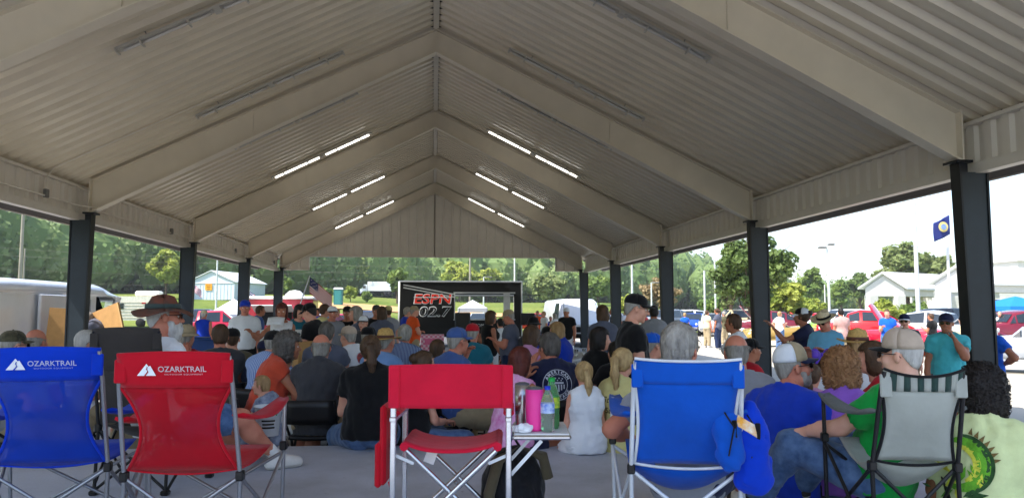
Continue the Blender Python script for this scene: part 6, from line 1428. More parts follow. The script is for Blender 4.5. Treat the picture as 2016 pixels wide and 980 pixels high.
packet()
# ---------------------------------------------------------------- folding chairs and tables on the lower floor
M_fc = mat('black_vinyl', srgb(24, 23, 25), .4, noise=.15); M_ft = mat('folding_table_top', srgb(186, 184, 180), .5, noise=.06)
def fold_proto():
    o = empty('folding_chair', (0, 0, -50)); 
    MB().mat(M_fc).grid([[(x, y, .45 + .012 * (x / .2) ** 2 - .01 * math.sin((y + .2) * 4)) for x in np.linspace(-.2, .2, 7)] for y in np.linspace(-.18, .22, 6)], thick=.035).build('seat', o)
    MB().mat(M_fc).grid([[(x, -.27 - .02 * (1 - (x / .21) ** 2) - (z - .6) * .12, z) for x in np.linspace(-.21, .21, 7)] for z in np.linspace(.8, .60, 4)], thick=.022).build('backrest', o)
    for s in (-1, 1):
        MB().mat(M_blkt).tube([(s * .22, .25, .01), (s * .22, .02, .42), (s * .215, -.25, .62), (s * .205, -.29, .8)], .0125, 8).build('front_leg', o); MB().mat(M_blkt).tube([(s * .2, -.3, .01), (s * .2, .12, .45)], .0125, 8).build('rear_leg', o)
    MB().mat(M_blkt).tube([(-.22, .2, .1), (.22, .2, .1)], .01, 6).build('stretcher', o); MB().mat(M_blkt).tube([(-.2, -.24, .1), (.2, -.24, .1)], .01, 6).build('stretcher', o)
    return o
_fc = fold_proto(); _fcused = [False]
def fchair(loc, rz, label):
    if not _fcused[0]: o = _fc; _fcused[0] = True
    else: o = copy_tree(_fc)
    o.location = loc; o.rotation_euler = (0, 0, rz); return tag(o, label, 'folding chair', 'black folding chairs')
def table(px, D, L_, rz, label, wd=.76):
    p = atD(px, 700, D); o = empty('folding_table', (p.x, p.y, Z_LOW), rz, label, 'table', 'folding tables on the lower floor')
    MB().mat(M_ft).box((0, 0, .725), (L_, wd, .04), bev=.012).build('table_top', o)
    for s in (-1, 1):
        for q in (-1, 1): MB().mat(M_galv).tube([(s * (L_ / 2 - .25), q * (wd / 2 - .08), 0), (s * (L_ / 2 - .3), q * (wd / 2 - .1), .7)], .015, 8).build('leg', o)
        MB().mat(M_galv).tube([(s * (L_ / 2 - .27), -(wd / 2 - .08), .2), (s * (L_ / 2 - .27), wd / 2 - .08, .2)], .012, 6).build('leg_brace', o)
    return o
T_A = table(735, 9.6, 2.44, R(-20), 'folding table with a soda can behind the woman in black'); T_B = table(850, 15.5, 2.44, R(0), 'folding table carrying a pink checked box near the trailer'); T_C = table(1130, 14.0, 2.44, R(60), 'folding table with clear cups left of the woman in grey shirt'); T_D = table(480, 11.2, 2.44, R(4), 'folding table spread with flyers before the white polo man'); T_E = table(960, 9.0, 2.44, R(15), 'folding table holding a white box with a red mark'); T_F = table(600, 9.9, 1.8, R(4), 'folding table with a cardboard box near the woman in white top'); T_G = table(800, 12.3, 2.44, R(0), 'folding table between the straw hat man and the trailer')
def tz(px, D): p = atD(px, 700, D); return (p.x, p.y, Z_LOW + .746)
def carton(px, D, w, d, h, rz, m, label, cat='box', lid=False, open_=False):
    o = empty('box', tz(px, D), rz, label, cat)
    mb = MB().mat(m); mb.box((0, 0, h / 2), (w, d, h), bev=.006); mb.build('carton', o)
    if open_:
        for s in (-1, 1): MB().mat(m).box((s * (w / 2 + .05), 0, h + .05), (.008, d, .16), ry=R(s * 45)).build('flap', o)
    return o
def gingham():
    m, nt, b = nodes_of('pink_gingham_box'); tc = N(nt, 'ShaderNodeTexCoord'); ck = N(nt, 'ShaderNodeTexChecker', Scale=22.0); ck.inputs[1].default_value = srgb(226, 120, 150); ck.inputs[2].default_value = srgb(240, 200, 210); nt.links.new(tc.outputs['Object'], ck.inputs[0]); nt.links.new(ck.outputs[0], b.inputs['Base Color']); return m
b_ = carton(851, 15.4, .46, .3, .34, 0, gingham(), 'pink checked box with bow on the table near the trailer'); MB().mat(mat('pink_plain', srgb(232, 110, 150), .5)).box((0, -.154, .2), (.3, .006, .12), bev=.002).build('panel', b_)
carton(605, 9.75, .3, .25, .42, R(25), M_card, 'tall cardboard box beside the man in black shirt', open_=False); carton(632, 9.9, .08, .08, .12, R(10), mat('red_box', srgb(190, 30, 40), .5), 'small red carton right of the cardboard box')
carton(978, 8.7, .52, .36, .14, R(8), mat('white_tote', srgb(206, 204, 198), .4), 'white box with red lettering mark behind the red director chair')
wb = [o for o in COL.objects if o.name.startswith('box')][-1]; MB().mat(M_redl).lathe([(0, -.004), (.03, -.003), (.032, 0)], (-.1, -.182, .07), 14, ax='y').build('red_mark', wb)
def flyers():
    for k, (px, D, c, l) in enumerate([(455, 11.0, (170, 200, 60), 'lime green leaflet stack on the flyer table'), (490, 11.1, (70, 80, 150), 'blue leaflet stack on the flyer table'), (470, 10.9, (120, 170, 215), 'pale blue sheet at the front of the flyer table'), (505, 11.3, (225, 215, 190), 'cream leaflet stack at the end of the flyer table')]):
        m = mat('leaflet%d' % k, srgb(*c), .6); o = empty('leaflet_stack', tz(px, D), R(10 * k), l, 'leaflets'); MB().mat(m).box((0, 0, .02), (.28, .2, .04)).build('stack', o); MB().mat(M_white).box((0, 0, .043), (.2, .13, .003)).build('top_sheet', o)
flyers()
def can(px, D, label, c):
    o = empty('drink_can', tz(px, D), 0, label, 'can'); MB().mat(mat('can_' + label[:6], srgb(*c), .25, .6, noise=.4, scale=30, col2=srgb(200, 205, 215))).lathe([(0, 0), (.026, 0), (.033, .01), (.033, .108), (.027, .12), (0, .118)], (0, 0, 0), 18).build('can_body', o); MB().mat(M_alum).lathe([(.0, .121), (.024, .121), (.028, .118)], (0, 0, 0), 18).build('can_top', o)
can(690, 9.4, 'silver blue drink can on the table behind the grey polo man', (60, 80, 150)); can(683, 9.75, 'dark drink can behind the silver blue one', (30, 34, 44))
for k, (px, D) in enumerate([(1135, 13.6), (1150, 13.9), (1163, 14.2)]):
    o = empty('plastic_cup', tz(px, D), 0, ['left', 'middle', 'right'][k] + ' clear plastic cup of the three on the table by the woman in grey', 'cup', 'clear cups'); MB().mat(M_clear).lathe([(0, 0), (.028, 0), (.038, .13), (.036, .13), (.027, .006)], (0, 0, 0), 16).build('cup_wall', o)
def lattice():
    p = atD(560, 660, 12.4); o = empty('lattice_panel', (p.x, p.y, Z_LOW), R(5), 'white lattice display panel behind the woman in white top', 'panel'); M_l = mat('lattice_white', srgb(220, 220, 214), .5); w, h = .72, 1.15
    for s in (-1, 1): MB().mat(M_l).box((s * w / 2, 0, h / 2 + .05), (.04, .03, h + .1), bev=.004).build('upright', o)
    for z in (.08, h + .08): MB().mat(M_l).box((0, 0, z), (w, .028, .04)).build('rail', o)
    mb = MB().mat(M_l)
    for i in range(-12, 26):
        for s in (-1, 1):
            x0 = -w / 2 + i * .09; a = Vector((x0, .004 * s, .1)); b = Vector((x0 + s * h, .004 * s, .1 + h))
            pts = []
            # clip to panel
            t0, t1 = 0.0, 1.0; dx = b.x - a.x
            lo, hi = sorted(((-w / 2 - a.x) / dx, (w / 2 - a.x) / dx)); t0 = max(t0, lo); t1 = min(t1, hi)
            if t1 - t0 > .05: mb.bar(a.lerp(b, t0), a.lerp(b, t1), .006, .022, up=(1, 0, 0))
    mb.build('lattice', o)['kind'] = 'stuff'
lattice()
# ================================================================ the crowd
def C(n, *c, **k): return cloth('cloth_' + n, srgb(*c), **k)
cl = dict(black=M_black, white=M_white, navy=M_navy, char=M_dkgrey, grey=M_grey, denim=M_denim, dkdenim=M_dkdenim, khaki=M_khaki,
  royal=C('royal', 24, 58, 176), teal=C('teal', 78, 186, 196), ltblue=C('ltblue', 112, 178, 214), purple=C('purple', 142, 92, 190), green=C('green', 20, 150, 62), red=C('red', 178, 26, 40), orange=C('orange', 226, 88, 36), yellow=C('yellow', 206, 196, 132), lime=C('lime', 206, 216, 160), blue=C('blue', 66, 92, 150), dteal=C('dteal', 30, 104, 122), slate=C('slate', 88, 92, 108), pinkl=C('pinkl', 196, 140, 180), rust=C('rust', 196, 74, 50), sky=C('sky', 120, 156, 206), olive=C('olive', 96, 92, 70), pinkg=C('pinkg', 190, 150, 144), cream=C('cream', 216, 204, 170), bright=C('bright', 24, 90, 200), turq=C('turq', 34, 140, 176),
  tie=C('tie', 212, 110, 176, c2=srgb(236, 190, 224), scale=12), camo=C('camo', 86, 96, 122, c2=srgb(150, 158, 176), scale=22), camog=C('camog', 52, 50, 40, c2=srgb(98, 92, 70), scale=18), straw=mat('straw', srgb(196, 160, 96), .8, noise=.2, scale=60, bump=.5, bscale=150), strawl=mat('straw_light', srgb(214, 196, 160), .8, noise=.2, scale=60, bump=.5, bscale=150), brownl=mat('brown_leather', srgb(118, 62, 44), .7, noise=.3, scale=14, col2=srgb(70, 58, 52)), bandg=C('bandg', 60, 72, 70), tanc=C('tanc', 186, 168, 150))
def striped(name, a, b, sc):
    m, nt, bs = nodes_of(name); tc = N(nt, 'ShaderNodeTexCoord'); w = N(nt, 'ShaderNodeTexWave', Scale=sc); w.bands_direction = 'X'; L = nt.links; L.new(tc.outputs['Object'], w.inputs[0]); rp = N(nt, 'ShaderNodeValToRGB'); rp.color_ramp.interpolation = 'CONSTANT'; e = rp.color_ramp.elements; e[0].color = srgb(*a); e[1].position = .6; e[1].color = srgb(*b); L.new(w.outputs[1], rp.inputs[0]); L.new(rp.outputs[0], bs.inputs['Base Color']); bs.inputs['Roughness'].default_value = .85; return m
cl['bstripe'] = striped('blue_striped_cotton', (96, 126, 190), (180, 196, 224), 14); cl['nstripe'] = striped('navy_striped_cotton', (52, 68, 112), (150, 166, 196), 18)
_hats = {}
def H(kind, *a):
    key = (kind,) + a
    if key not in _hats:
        if kind == 'cap': mb = cap_hat(cl[a[0]], cl[a[1]], cl[a[2]] if len(a) > 2 else None, .0)
        elif kind == 'trucker': mb = cap_hat(cl[a[0]], cl[a[1]], cl[a[2]] if len(a) > 2 else None, .022)
        elif kind == 'straw': mb = brim_hat(cl[a[0]], cl[a[1]], .085, .095, .012, up=.03)
        elif kind == 'boonie': mb = brim_hat(cl[a[0]], cl[a[1]], .08, .085, .035, flare=.02, flat=False)
        elif kind == 'bucket': mb = brim_hat(cl[a[0]], cl[a[1]], .05, .085, .03, flat=True)
        _hats[key] = mb.mesh('hat')
    return _hats[key]
BASE = {'low': Z_LOW, 'slab': 0.0, 'out': Z_OUT}
NP = []
def who(label, px, py, D, base='low', rz=0, chair=None, rel=True, **k):
    """stand a person so that the top of the head lands at photo pixel (px, py) at depth D"""
    p = atD(px, py, D); b = BASE[base]; top = p.z - b; lean = k.get('lean', 0); pose = k.get('pose', 'stand'); h = k.pop('h', None)
    if k.get('hat') is not None: top -= .015
    if pose == 'stand':
        hh = h or top / .995; hh = min(max(hh, 1.0), 2.0); s = hh / 1.75
    else:
        hh = h or 1.74; s = hh / 1.75; seat = top - (.085 + (.24 * math.cos(R(lean) * .7) + .36 * math.cos(R(lean) * 1.15)) + .18) * s
        k['seat'] = max(k.pop('minseat', -.02), seat)
    bear = -math.atan2(p.x, p.y) if rel else 0
    rr = bear + R(rz)
    # the head sits in front of the hips when leaning
    off = (math.sin(R(lean)) * .5 + .03) * s; x = p.x + math.sin(rr) * off; y = p.y - math.cos(rr) * off
    o, info = person((x, y, b), rr, label, h=hh, **k); NP.append((label, round(k.get('seat', 0), 2), round(hh, 2)))
    if chair: fchair((x + math.sin(rr) * -.02, y - math.cos(rr) * -.02, b), rr, chair)
    return o, info
SIT = dict(pose='sit', shoes=M_shoe)
# ---- people sitting on the slab edge and the nearest rows
w1 = who('woman in plain black shirt with dark hair tied back, sitting on the slab edge', 730, 660, 6.35, lean=6, pose='sit', near=2, sex='f', fat=1.15, shirt=cl['black'], pants=M_denim, shoes=M_shoe, hair=('pony', 'brown'), aL='lap', aR='lap', skin='fair', h=1.7, seed=1, hem=.07, spread=.16)
w2 = who('girl in black shirt with brown hair bun behind the red director chair', 832, 690, 6.55, rz=-55, pose='sit', near=1, sex='f', fat=.2, shirt=cl['black'], pants=M_denim, shoes=M_shoe, hair=('bun', 'brown'), aL='lap', aR='lap', h=1.6, seed=2, lean=8)
w3 = who('woman in pink tie dye tank top with long auburn hair', 1022, 683, 6.35, rz=-35, pose='sit', near=2, sex='f', fat=.7, shirt=cl['tie'], skind='tank', pants=cl['navy'], plen='brief', shoes=M_shoe, hair=('long', 'auburn'), aL=((.2, .8, -.45), (-.3, .5, .8)), aR='lap', lean=10, seed=3, h=1.66, skin='tan')
w4 = who('young girl in white sleeveless top with blonde ponytail', 1150, 712, 6.1, rz=12, pose='sit', near=2, sex='f', fat=.0, shirt=cl['white'], skind='tank', pants=cl['white'], plen='brief', shoes=M_shoe, hair=('pony', 'blond'), aL='lap', aR='lap', h=1.38, seed=4, hem=.1, lean=4, loose=.004)
w5 = who('blonde woman in pale yellow shirt with script lettering on the back', 1226, 686, 6.2, rz=-28, pose='sit', near=2, sex='f', fat=.25, shirt=cl['yellow'], pants=M_denim, plen='brief', shoes=M_shoe, hair=('pony', 'blond'), aL='lap', aR='lap', h=1.62, seed=5)
m6 = who('grey haired man in pale grey shirt seated in the bright blue camp chair', 1340, 642, 3.75, base='slab', rz=-8, pose='sit', near=2, fat=.35, shirt=cl['grey'], pants=cl['navy'], plen='short', shoes=M_shoe, hair=('side', 'grey'), aL=((.85, .25, -.8), (-.15, .8, -.25)), aR='lap', lean=-18, h=1.68, seed=6, glasses='clear', strands=1900, skin='ruddy', head=(-14, 0), minseat=.2)
m7 = who('man in tan cap, sunglasses and green shirt seated in the striped camp chair', 1764, 652, 3.92, base='slab', rz=60, pose='sit', near=2, fat=.4, shirt=cl['green'], sleeve=.62, pants=M_denim, shoes=M_shoed, hair=('short', 'white'), hat=H('trucker', 'tanc', 'black', 'tanc'), glasses='sun', aL=((.1, .85, -.6), (.0, .95, -.2)), aR='lap', lean=-16, h=1.62, seed=7, skin='pale', head=(12, 0), minseat=.2, jowl=.6, thigh=.12)
w8 = who('woman in purple shirt with short curly ginger hair', 1655, 690, 4.75, rz=6, pose='sit', near=2, sex='f', fat=.75, shirt=cl['purple'], pants=M_denim, plen='short', shoes=M_shoe, hair=('curly', 'ginger'), aL='lap', aR='lap', seed=8, lean=4, strands=1900, h=1.68)
m9 = who('heavy man in royal blue shirt and white mesh cap facing right', 1556, 675, 4.85, rz=-28, pose='sit', near=2, fat=1.0, shirt=cl['royal'], sleeve=.75, pants=cl['black'], plen='short', shoes=M_shoe, hair=('buzz', 'grey'), hat=H('trucker', 'khaki', 'navy', 'white'), glasses='sun', beard=('grey', .02), aL='lap', aR='lap', seed=9, head=(-38, 6), lean=8, skin='ruddy', h=1.8, jowl=.8, hem=.12)
c10 = who('child with brown ponytail between the blue shirt man and the purple shirt woman', 1598, 716, 5.5, rz=-15, pose='sit', near=1, sex='f', fat=0, shirt=cl['pinkl'], pants=M_denim, shoes=M_shoe, hair=('pony', 'brown'), aL='lap', aR='lap', h=1.25, seed=10)
c12 = who('girl with purple bow in brown hair beyond the blue shirt man', 1618, 690, 6.6, rz=10, pose='sit', near=1, sex='f', fat=0, shirt=cl['white'], pants=M_denim, shoes=M_shoe, hair=('pony', 'brown'), aL='lap', aR='lap', h=1.4, seed=12)
m11 = who('person in small tan straw hat with tied blonde hair beyond the purple shirt woman', 1688, 650, 6.4, rz=-5, pose='sit', near=1, sex='f', shirt=cl['white'], pants=M_denim, shoes=M_shoe, hair=('pony', 'sandy'), hat=H('straw', 'straw', 'brownl'), aL='lap', aR='lap', seed=11, h=1.65)
m11b = who('woman in red top resting chin on hand beside the tan cap man', 1722, 672, 5.6, rz=80, pose='sit', near=1, sex='f', shirt=cl['red'], pants=M_denim, shoes=M_shoe, hair=('mid', 'brown'), aL='face', aR='lap', seed=13, h=1.62, lean=10)
m13 = who('person with thick black hair in pale lime shirt with a large fish print', 1932, 724, 3.75, base='slab', rz=-4, pose='sit', near=2, fat=.7, shirt=cl['lime'], sleeve=.7, pants=cl['khaki'], shoes=M_shoe, hair=('afro', 'black'), aL='lap', aR=((.7, .2, -.7), (.2, .9, -.2)), seed=14, strands=1900, skin='olive', loose=.01, lean=6, h=1.7)
m14 = who('man with long white beard and brown brimmed hat facing right', 326, 582, 5.02, base='slab', rz=-62, pose='sit', near=2, fat=.5, shirt=cl['white'], pants=cl['denim'], plen='short', shoes=M_shoe, sock=M_sock, hair=('short', 'white'), hat=H('boonie', 'brownl', 'bandg'), glasses='sun', beard=('white', .13), aL='lap', aR='lap', lean=-4, seed=15, head=(-22, 0), skin='ruddy', minseat=.28)
m15 = who('man in camouflage cap and sunglasses at the left edge', 28, 648, 6.5, rz=-62, pose='sit', near=1, fat=.3, shirt=cl['grey'], pants=M_khaki, shoes=M_shoe, hair=('short', 'grey'), hat=H('cap', 'camog', 'camog'), glasses='sun', aL='lap', aR='lap', seed=16, chair='black folding chair under the camouflage cap man')
m16 = who('grey balding man right of the camouflage cap man', 72, 647, 7.0, rz=-40, pose='sit', near=1, fat=.3, shirt=cl['white'], pants=M_khaki, shoes=M_shoe, hair=('bald', 'grey'), aL='lap', aR='lap', seed=17, skin='ruddy', chair='black folding chair under the grey balding man')
m17 = who('white haired woman in sunglasses in front of the near left column', 172, 650, 7.6, rz=-75, pose='sit', near=1, sex='f', fat=.3, shirt=cl['white'], pants=M_khaki, shoes=M_shoe, hair=('short', 'white'), glasses='sun', aL='lap', aR='lap', seed=18, chair='black folding chair under the white haired woman')
c19 = who('small boy in blue camouflage shirt holding a white bucket', 518, 738, 5.75, base='slab', rz=70, pose='sit', near=2, fat=.1, shirt=cl['camo'], pants=cl['camo'], shoes=M_shoe, hair=('short', 'sandy'), aL='table', aR='table', h=1.02, seed=19, lean=8)
w20 = who('woman in orange red top and white shorts leaning on a table', 560, 653, 7.0, rz=-78, pose='sit', near=2, sex='f', fat=.6, shirt=cl['rust'], sleeve=.25, pants=cl['white'], plen='short', shoes=M_shoe, sock=M_sock, hair=('curly', 'darkgrey'), aL='table', aR='table', lean=16, seed=20, skin='tan', chair='black folding chair under the woman in orange red top', h=1.7)
m21 = who('man in black cap and blue striped shirt beyond the woman in orange', 536, 646, 7.9, rz=-40, pose='sit', near=1, fat=.4, shirt=cl['bstripe'], sleeve=1.7, skind='long', pants=M_dkdenim, shoes=M_shoed, hair=('short', 'grey'), hat=H('cap', 'black', 'navy'), aL='table', aR='table', lean=14, seed=21, chair='black folding chair under the blue striped shirt man')
m22 = who('heavy grey haired man in charcoal polo seated with his back turned', 632, 655, 6.9, rz=-12, pose='sit', near=2, fat=.5, shirt=cl['char'], skind='polo', pants=M_khaki, plen='short', shoes=M_shoe, sock=M_sock, hair=('bald', 'grey'), strands=1500, aL='table', aR='table', lean=10, seed=22, skin='ruddy', chair='black folding chair under the charcoal polo man', h=1.76)
m23 = who('grey haired man in slate shirt beyond the charcoal polo man', 643, 634, 8.7, rz=-10, pose='sit', near=1, fat=.6, shirt=cl['slate'], pants=M_denim, shoes=M_shoe, hair=('side', 'darkgrey'), aL='table', aR='table', lean=6, seed=23, chair='black folding chair under the slate shirt man')
m24 = who('man in tan cap and white printed shirt', 690, 637, 9.0, rz=35, pose='sit', near=1, fat=.5, shirt=cl['white'], pants=M_khaki, shoes=M_shoe, hair=('short', 'grey'), hat=H('cap', 'tanc', 'tanc'), aL='table', aR='table', lean=16, seed=24, chair='black folding chair under the white printed shirt man')
m25 = who('man in black cap and pale blue shirt left of the straw hat man', 724, 640, 9.4, rz=-30, pose='sit', near=1, fat=.4, shirt=cl['sky'], pants=M_khaki, shoes=M_shoe, hair=('short', 'grey'), hat=H('cap', 'black', 'black'), aL='table', aR='table', lean=10, seed=25, chair='black folding chair under the pale blue shirt man')
m26 = who('man in yellow straw hat and blue shirt', 757, 647, 8.2, rz=-30, pose='sit', near=1, fat=.5, shirt=cl['sky'], pants=M_denim, shoes=M_shoe, hair=('short', 'grey'), hat=H('straw', 'straw', 'brownl'), aL='table', aR='table', lean=12, seed=26, skin='ruddy', chair='black folding chair under the yellow straw hat man')
m27 = who('grey haired man in navy striped shirt right of the straw hat man', 797, 638, 9.6, rz=-10, pose='sit', near=1, fat=.5, shirt=cl['nstripe'], pants=M_dkdenim, shoes=M_shoe, hair=('side', 'grey'), aL='table', aR='table', lean=8, seed=27, skin='ruddy', chair='black folding chair under the navy striped shirt man')
m28 = who('man in faded blue cap and blue shirt with hand to his mouth', 898, 641, 7.4, rz=-52, pose='sit', near=2, fat=.6, shirt=cl['blue'], sleeve=.6, pants=M_khaki, shoes=M_shoe, hair=('short', 'grey'), hat=H('cap', 'blue', 'blue'), glasses='sun', aL='face', aR='table', lean=8, seed=28, skin='ruddy', chair='black folding chair under the faded blue cap man', h=1.8)
m28b = who('person in turquoise shirt hidden left of the faded blue cap man', 862, 668, 7.9, rz=-30, pose='sit', near=1, fat=.3, shirt=cl['teal'], pants=M_khaki, shoes=M_shoe, hair=('short', 'brown'), aL='lap', aR='lap', seed=29, chair='black folding chair under the turquoise shirt person', h=1.6)
m29 = who('man in red cap and dark teal shirt', 930, 634, 9.6, rz=-10, pose='sit', near=1, fat=.5, shirt=cl['dteal'], pants=M_khaki, shoes=M_shoe, hair=('buzz', 'grey'), hat=H('cap', 'red', 'red'), aL='table', aR='table', lean=8, seed=30, skin='ruddy', chair='black folding chair under the red cap man')
m32 = who('dark haired woman in lilac shirt beyond the auburn haired woman', 1046, 641, 8.8, rz=-30, pose='sit', near=1, sex='f', fat=.5, shirt=cl['pinkl'], pants=M_denim, shoes=M_shoe, hair=('bob', 'brown'), aL='table', aR='lap', seed=31, lean=6, chair='black folding chair under the lilac shirt woman')
m33 = who('man in navy shirt with round shield emblem on the back, hand at face', 1082, 654, 6.9, rz=18, pose='sit', near=2, fat=.75, shirt=cl['navy'], sleeve=.7, pants=M_denim, plen='short', shoes=M_shoe, hair=('side', 'darkgrey'), aL='face', aR='lap', lean=10, seed=32, skin='ruddy', head=(20, 0), chair='black folding chair under the navy emblem shirt man', h=1.78)
m34 = who('woman in cobalt shirt at the table with cups', 1098, 634, 10.8, rz=60, pose='sit', near=1, sex='f', shirt=cl['royal'], pants=M_denim, shoes=M_shoe, hair=('mid', 'sandy'), aL='table', aR='table', lean=8, seed=33, chair='black folding chair under the cobalt shirt woman')
m34b = who('person in black cap beside the cobalt shirt woman', 1078, 640, 11.2, rz=20, pose='sit', near=1, shirt=cl['royal'], pants=M_denim, shoes=M_shoe, hair=('short', 'black'), hat=H('cap', 'black', 'black'), aL='table', aR='table', lean=8, seed=34, chair='black folding chair under the person beside the cobalt shirt woman')
m34c = who('person in dark hat beyond the lilac shirt woman', 1050, 624, 12.2, rz=-10, pose='sit', near=1, shirt=cl['char'], pants=M_denim, shoes=M_shoe, hair=('short', 'black'), hat=H('bucket', 'black', 'black'), aL='table', aR='table', seed=35, chair='black folding chair under the dark hat person')
m38 = who('black haired woman in black top looking right', 1182, 645, 8.3, rz=-40, pose='sit', near=1, sex='f', fat=.4, shirt=cl['black'], pants=cl['black'], shoes=M_shoe, hair=('long', 'black'), aL='lap', aR='lap', seed=36, head=(-25, 0), chair='black folding chair under the black haired woman')
m38b = who('person in black shirt right of the black haired woman', 1215, 668, 8.0, rz=20, pose='sit', near=1, fat=.5, shirt=cl['black'], pants=cl['black'], shoes=M_shoe, hair=('short', 'black'), aL='table', aR='table', lean=20, seed=37, chair='black folding chair right of the black haired woman')
m39 = who('man in bright blue cap with red and white shirt', 1284, 653, 7.4, rz=-50, pose='sit', near=1, fat=.3, shirt=cl['red'], pants=M_khaki, shoes=M_shoe, hair=('short', 'grey'), hat=H('cap', 'bright', 'bright'), glasses='clear', aL='lap', aR='lap', seed=38, chair='black folding chair under the bright blue cap man')
m41 = who('broad balding man in light grey shirt seen from behind', 1448, 658, 5.7, rz=4, pose='sit', near=2, fat=.95, shirt=cl['grey'], pants=M_khaki, shoes=M_shoe, hair=('bald', 'grey'), aL='lap', aR='lap', seed=39, head=(12, 0), skin='ruddy', jowl=.8, chair='black folding chair under the broad balding man', h=1.85)
m43 = who('man in black cap and red shirt beside the second right column', 1478, 664, 8.4, rz=-60, pose='sit', near=1, fat=.3, shirt=cl['red'], pants=M_khaki, shoes=M_shoe, hair=('short', 'black'), hat=H('cap', 'black', 'black'), aL='lap', aR='lap', seed=40, skin='tan', chair='black folding chair under the red shirt man')
m65 = who('broad dark haired man in charcoal shirt by the flyer table', 434, 638, 8.3, rz=6, pose='sit', near=1, fat=.7, shirt=cl['char'], pants=M_denim, shoes=M_shoe, hair=('short', 'brown'), aL=((.5, .5, -.5), (-.1, .5, .85)), aR='table', seed=41, skin='ruddy', chair='black folding chair under the charcoal shirt man by the flyers', h=1.82)
m67 = who('person in olive shirt and black cap behind the charcoal shirt man', 458, 644, 8.9, rz=0, pose='sit', near=1, fat=.6, shirt=cl['olive'], pants=M_denim, shoes=M_shoe, hair=('short', 'brown'), hat=H('cap', 'black', 'black'), aL='table', aR='table', seed=42, chair='black folding chair under the olive shirt person')
m66 = who('man in khaki cap and red shirt right of the bearded man', 368, 640, 8.6, rz=-20, pose='sit', near=1, fat=.4, shirt=cl['red'], pants=M_denim, shoes=M_shoe, hair=('short', 'grey'), hat=H('bucket', 'khaki', 'khaki'), aL='lap', aR='lap', seed=43, chair='black folding chair under the red shirt man in khaki cap')
m67c = who('person in navy shirt and dark cap left of the curly haired woman in orange', 521, 668, 8.5, rz=0, pose='sit', near=1, fat=.4, shirt=cl['navy'], pants=M_denim, shoes=M_shoe, hair=('short', 'black'), hat=H('cap', 'navy', 'navy'), aL='table', aR='table', seed=44, h=1.6, chair='black folding chair under the navy shirt person')
# ---- people standing under the roof
ST = dict(shoes=M_shoe)
who('man in black shirt and black cap standing in profile at the centre right', 1252, 574, 6.7, rz=-78, near=2, fat=.35, shirt=cl['black'], pants=M_dkdenim, shoes=M_shoe, hair=('buzz', 'grey'), hat=H('cap', 'black', 'black'), glasses='clear', aL='low', aR='low', seed=50, skin='fair', head=(-6, -10))
who('woman in slate shirt with white lettering standing with her back turned', 1186, 600, 10.8, rz=8, near=1, sex='f', fat=.5, shirt=cl['slate'], pants=M_denim, shoes=M_shoe, hair=('mid', 'brown'), aL='down', aR='low', seed=51)
who('man in grey shirt with black shoulder strap walking away', 1287, 600, 13.2, rz=5, near=1, fat=.1, shirt=cl['grey'], pants=M_khaki, shoes=M_shoe, hair=('short', 'black'), aL='low', aR='down', seed=52, skin='tan')
who('woman in white shirt with short brown hair standing in profile', 1443, 616, 8.9, rz=70, near=1, sex='f', fat=.3, shirt=cl['white'], sleeve=.7, pants=M_denim, shoes=M_shoe, hair=('short', 'brown'), aL='low', aR='low', seed=53, skin='tan')
who('man in navy cap and turquoise polo with hand at his mouth', 1862, 613, 8.7, rz=172, near=2, fat=.6, shirt=cl['teal'], skind='polo', pants=cl['slate'], plen='short', shoes=M_shoe, hair=('short', 'grey'), hat=H('cap', 'navy', 'navy'), glasses='sun', aL='face', aR='down', seed=54, skin='tan', legs=(.2, -.1))
who('man in blue shirt and pale shorts standing right of the near column', 1946, 622, 9.4, rz=-30, near=2, fat=.3, shirt=cl['bright'], pants=cl['slate'], plen='short', shoes=M_shoe, hair=('short', 'brown'), aL='low', aR='hip', seed=55, skin='tan')
who('man in red, white and blue cap and sunglasses behind the tan cap man', 1780, 615, 11.5, rz=175, near=1, fat=.3, shirt=cl['char'], pants=M_khaki, shoes=M_shoe, hair=('short', 'grey'), hat=H('cap', 'navy', 'white', 'red'), glasses='sun', aL='down', aR='down', seed=56)
who('woman in navy shirt and white cap gesturing with both hands', 1578, 603, 10.6, base='out', rz=78, near=1, sex='f', fat=.3, shirt=cl['navy'], pants=cl['white'], plen='short', shoes=M_shoe, hair=('bun', 'brown'), hat=H('cap', 'black', 'white', 'white'), aL='raise', aR='phone', seed=57, skin='tan')
who('man in wide straw hat and light blue shirt looking at his phone', 1622, 611, 9.6, rz=150, near=1, fat=.6, shirt=cl['ltblue'], sleeve=.65, pants=M_khaki, plen='short', shoes=M_shoe, hair=('short', 'grey'), hat=H('straw', 'strawl', 'black'), glasses='sun', aL='phone', aR='phone', seed=58, skin='ruddy', head=(0, -22))
who('man in white polo and blue cap standing behind the flyer table', 483, 588, 12.6, rz=178, near=1, fat=.5, shirt=cl['white'], skind='polo', pants=cl['black'], shoes=M_shoed, hair=('short', 'grey'), hat=H('cap', 'royal', 'royal'), aL='down', aR='down', seed=59, skin='ruddy', tuck=True, hem=.02)
who('woman in white sleeveless top reading from a sheet of paper', 555, 596, 11.4, rz=175, near=1, sex='f', fat=.5, shirt=cl['white'], skind='tank', pants=M_khaki, shoes=M_shoe, hair=('bob', 'auburn'), aL='phone', aR=((.6, .5, -.6), (.3, .75, .4)), seed=60, skin='tan')
who('man in blue grey shirt standing left of the far left column', 513, 600, 17.5, rz=-80, near=1, fat=.2, shirt=cl['blue'], pants=M_khaki, shoes=M_shoe, hair=('short', 'brown'), aL='low', aR='down', seed=61, skin='tan')
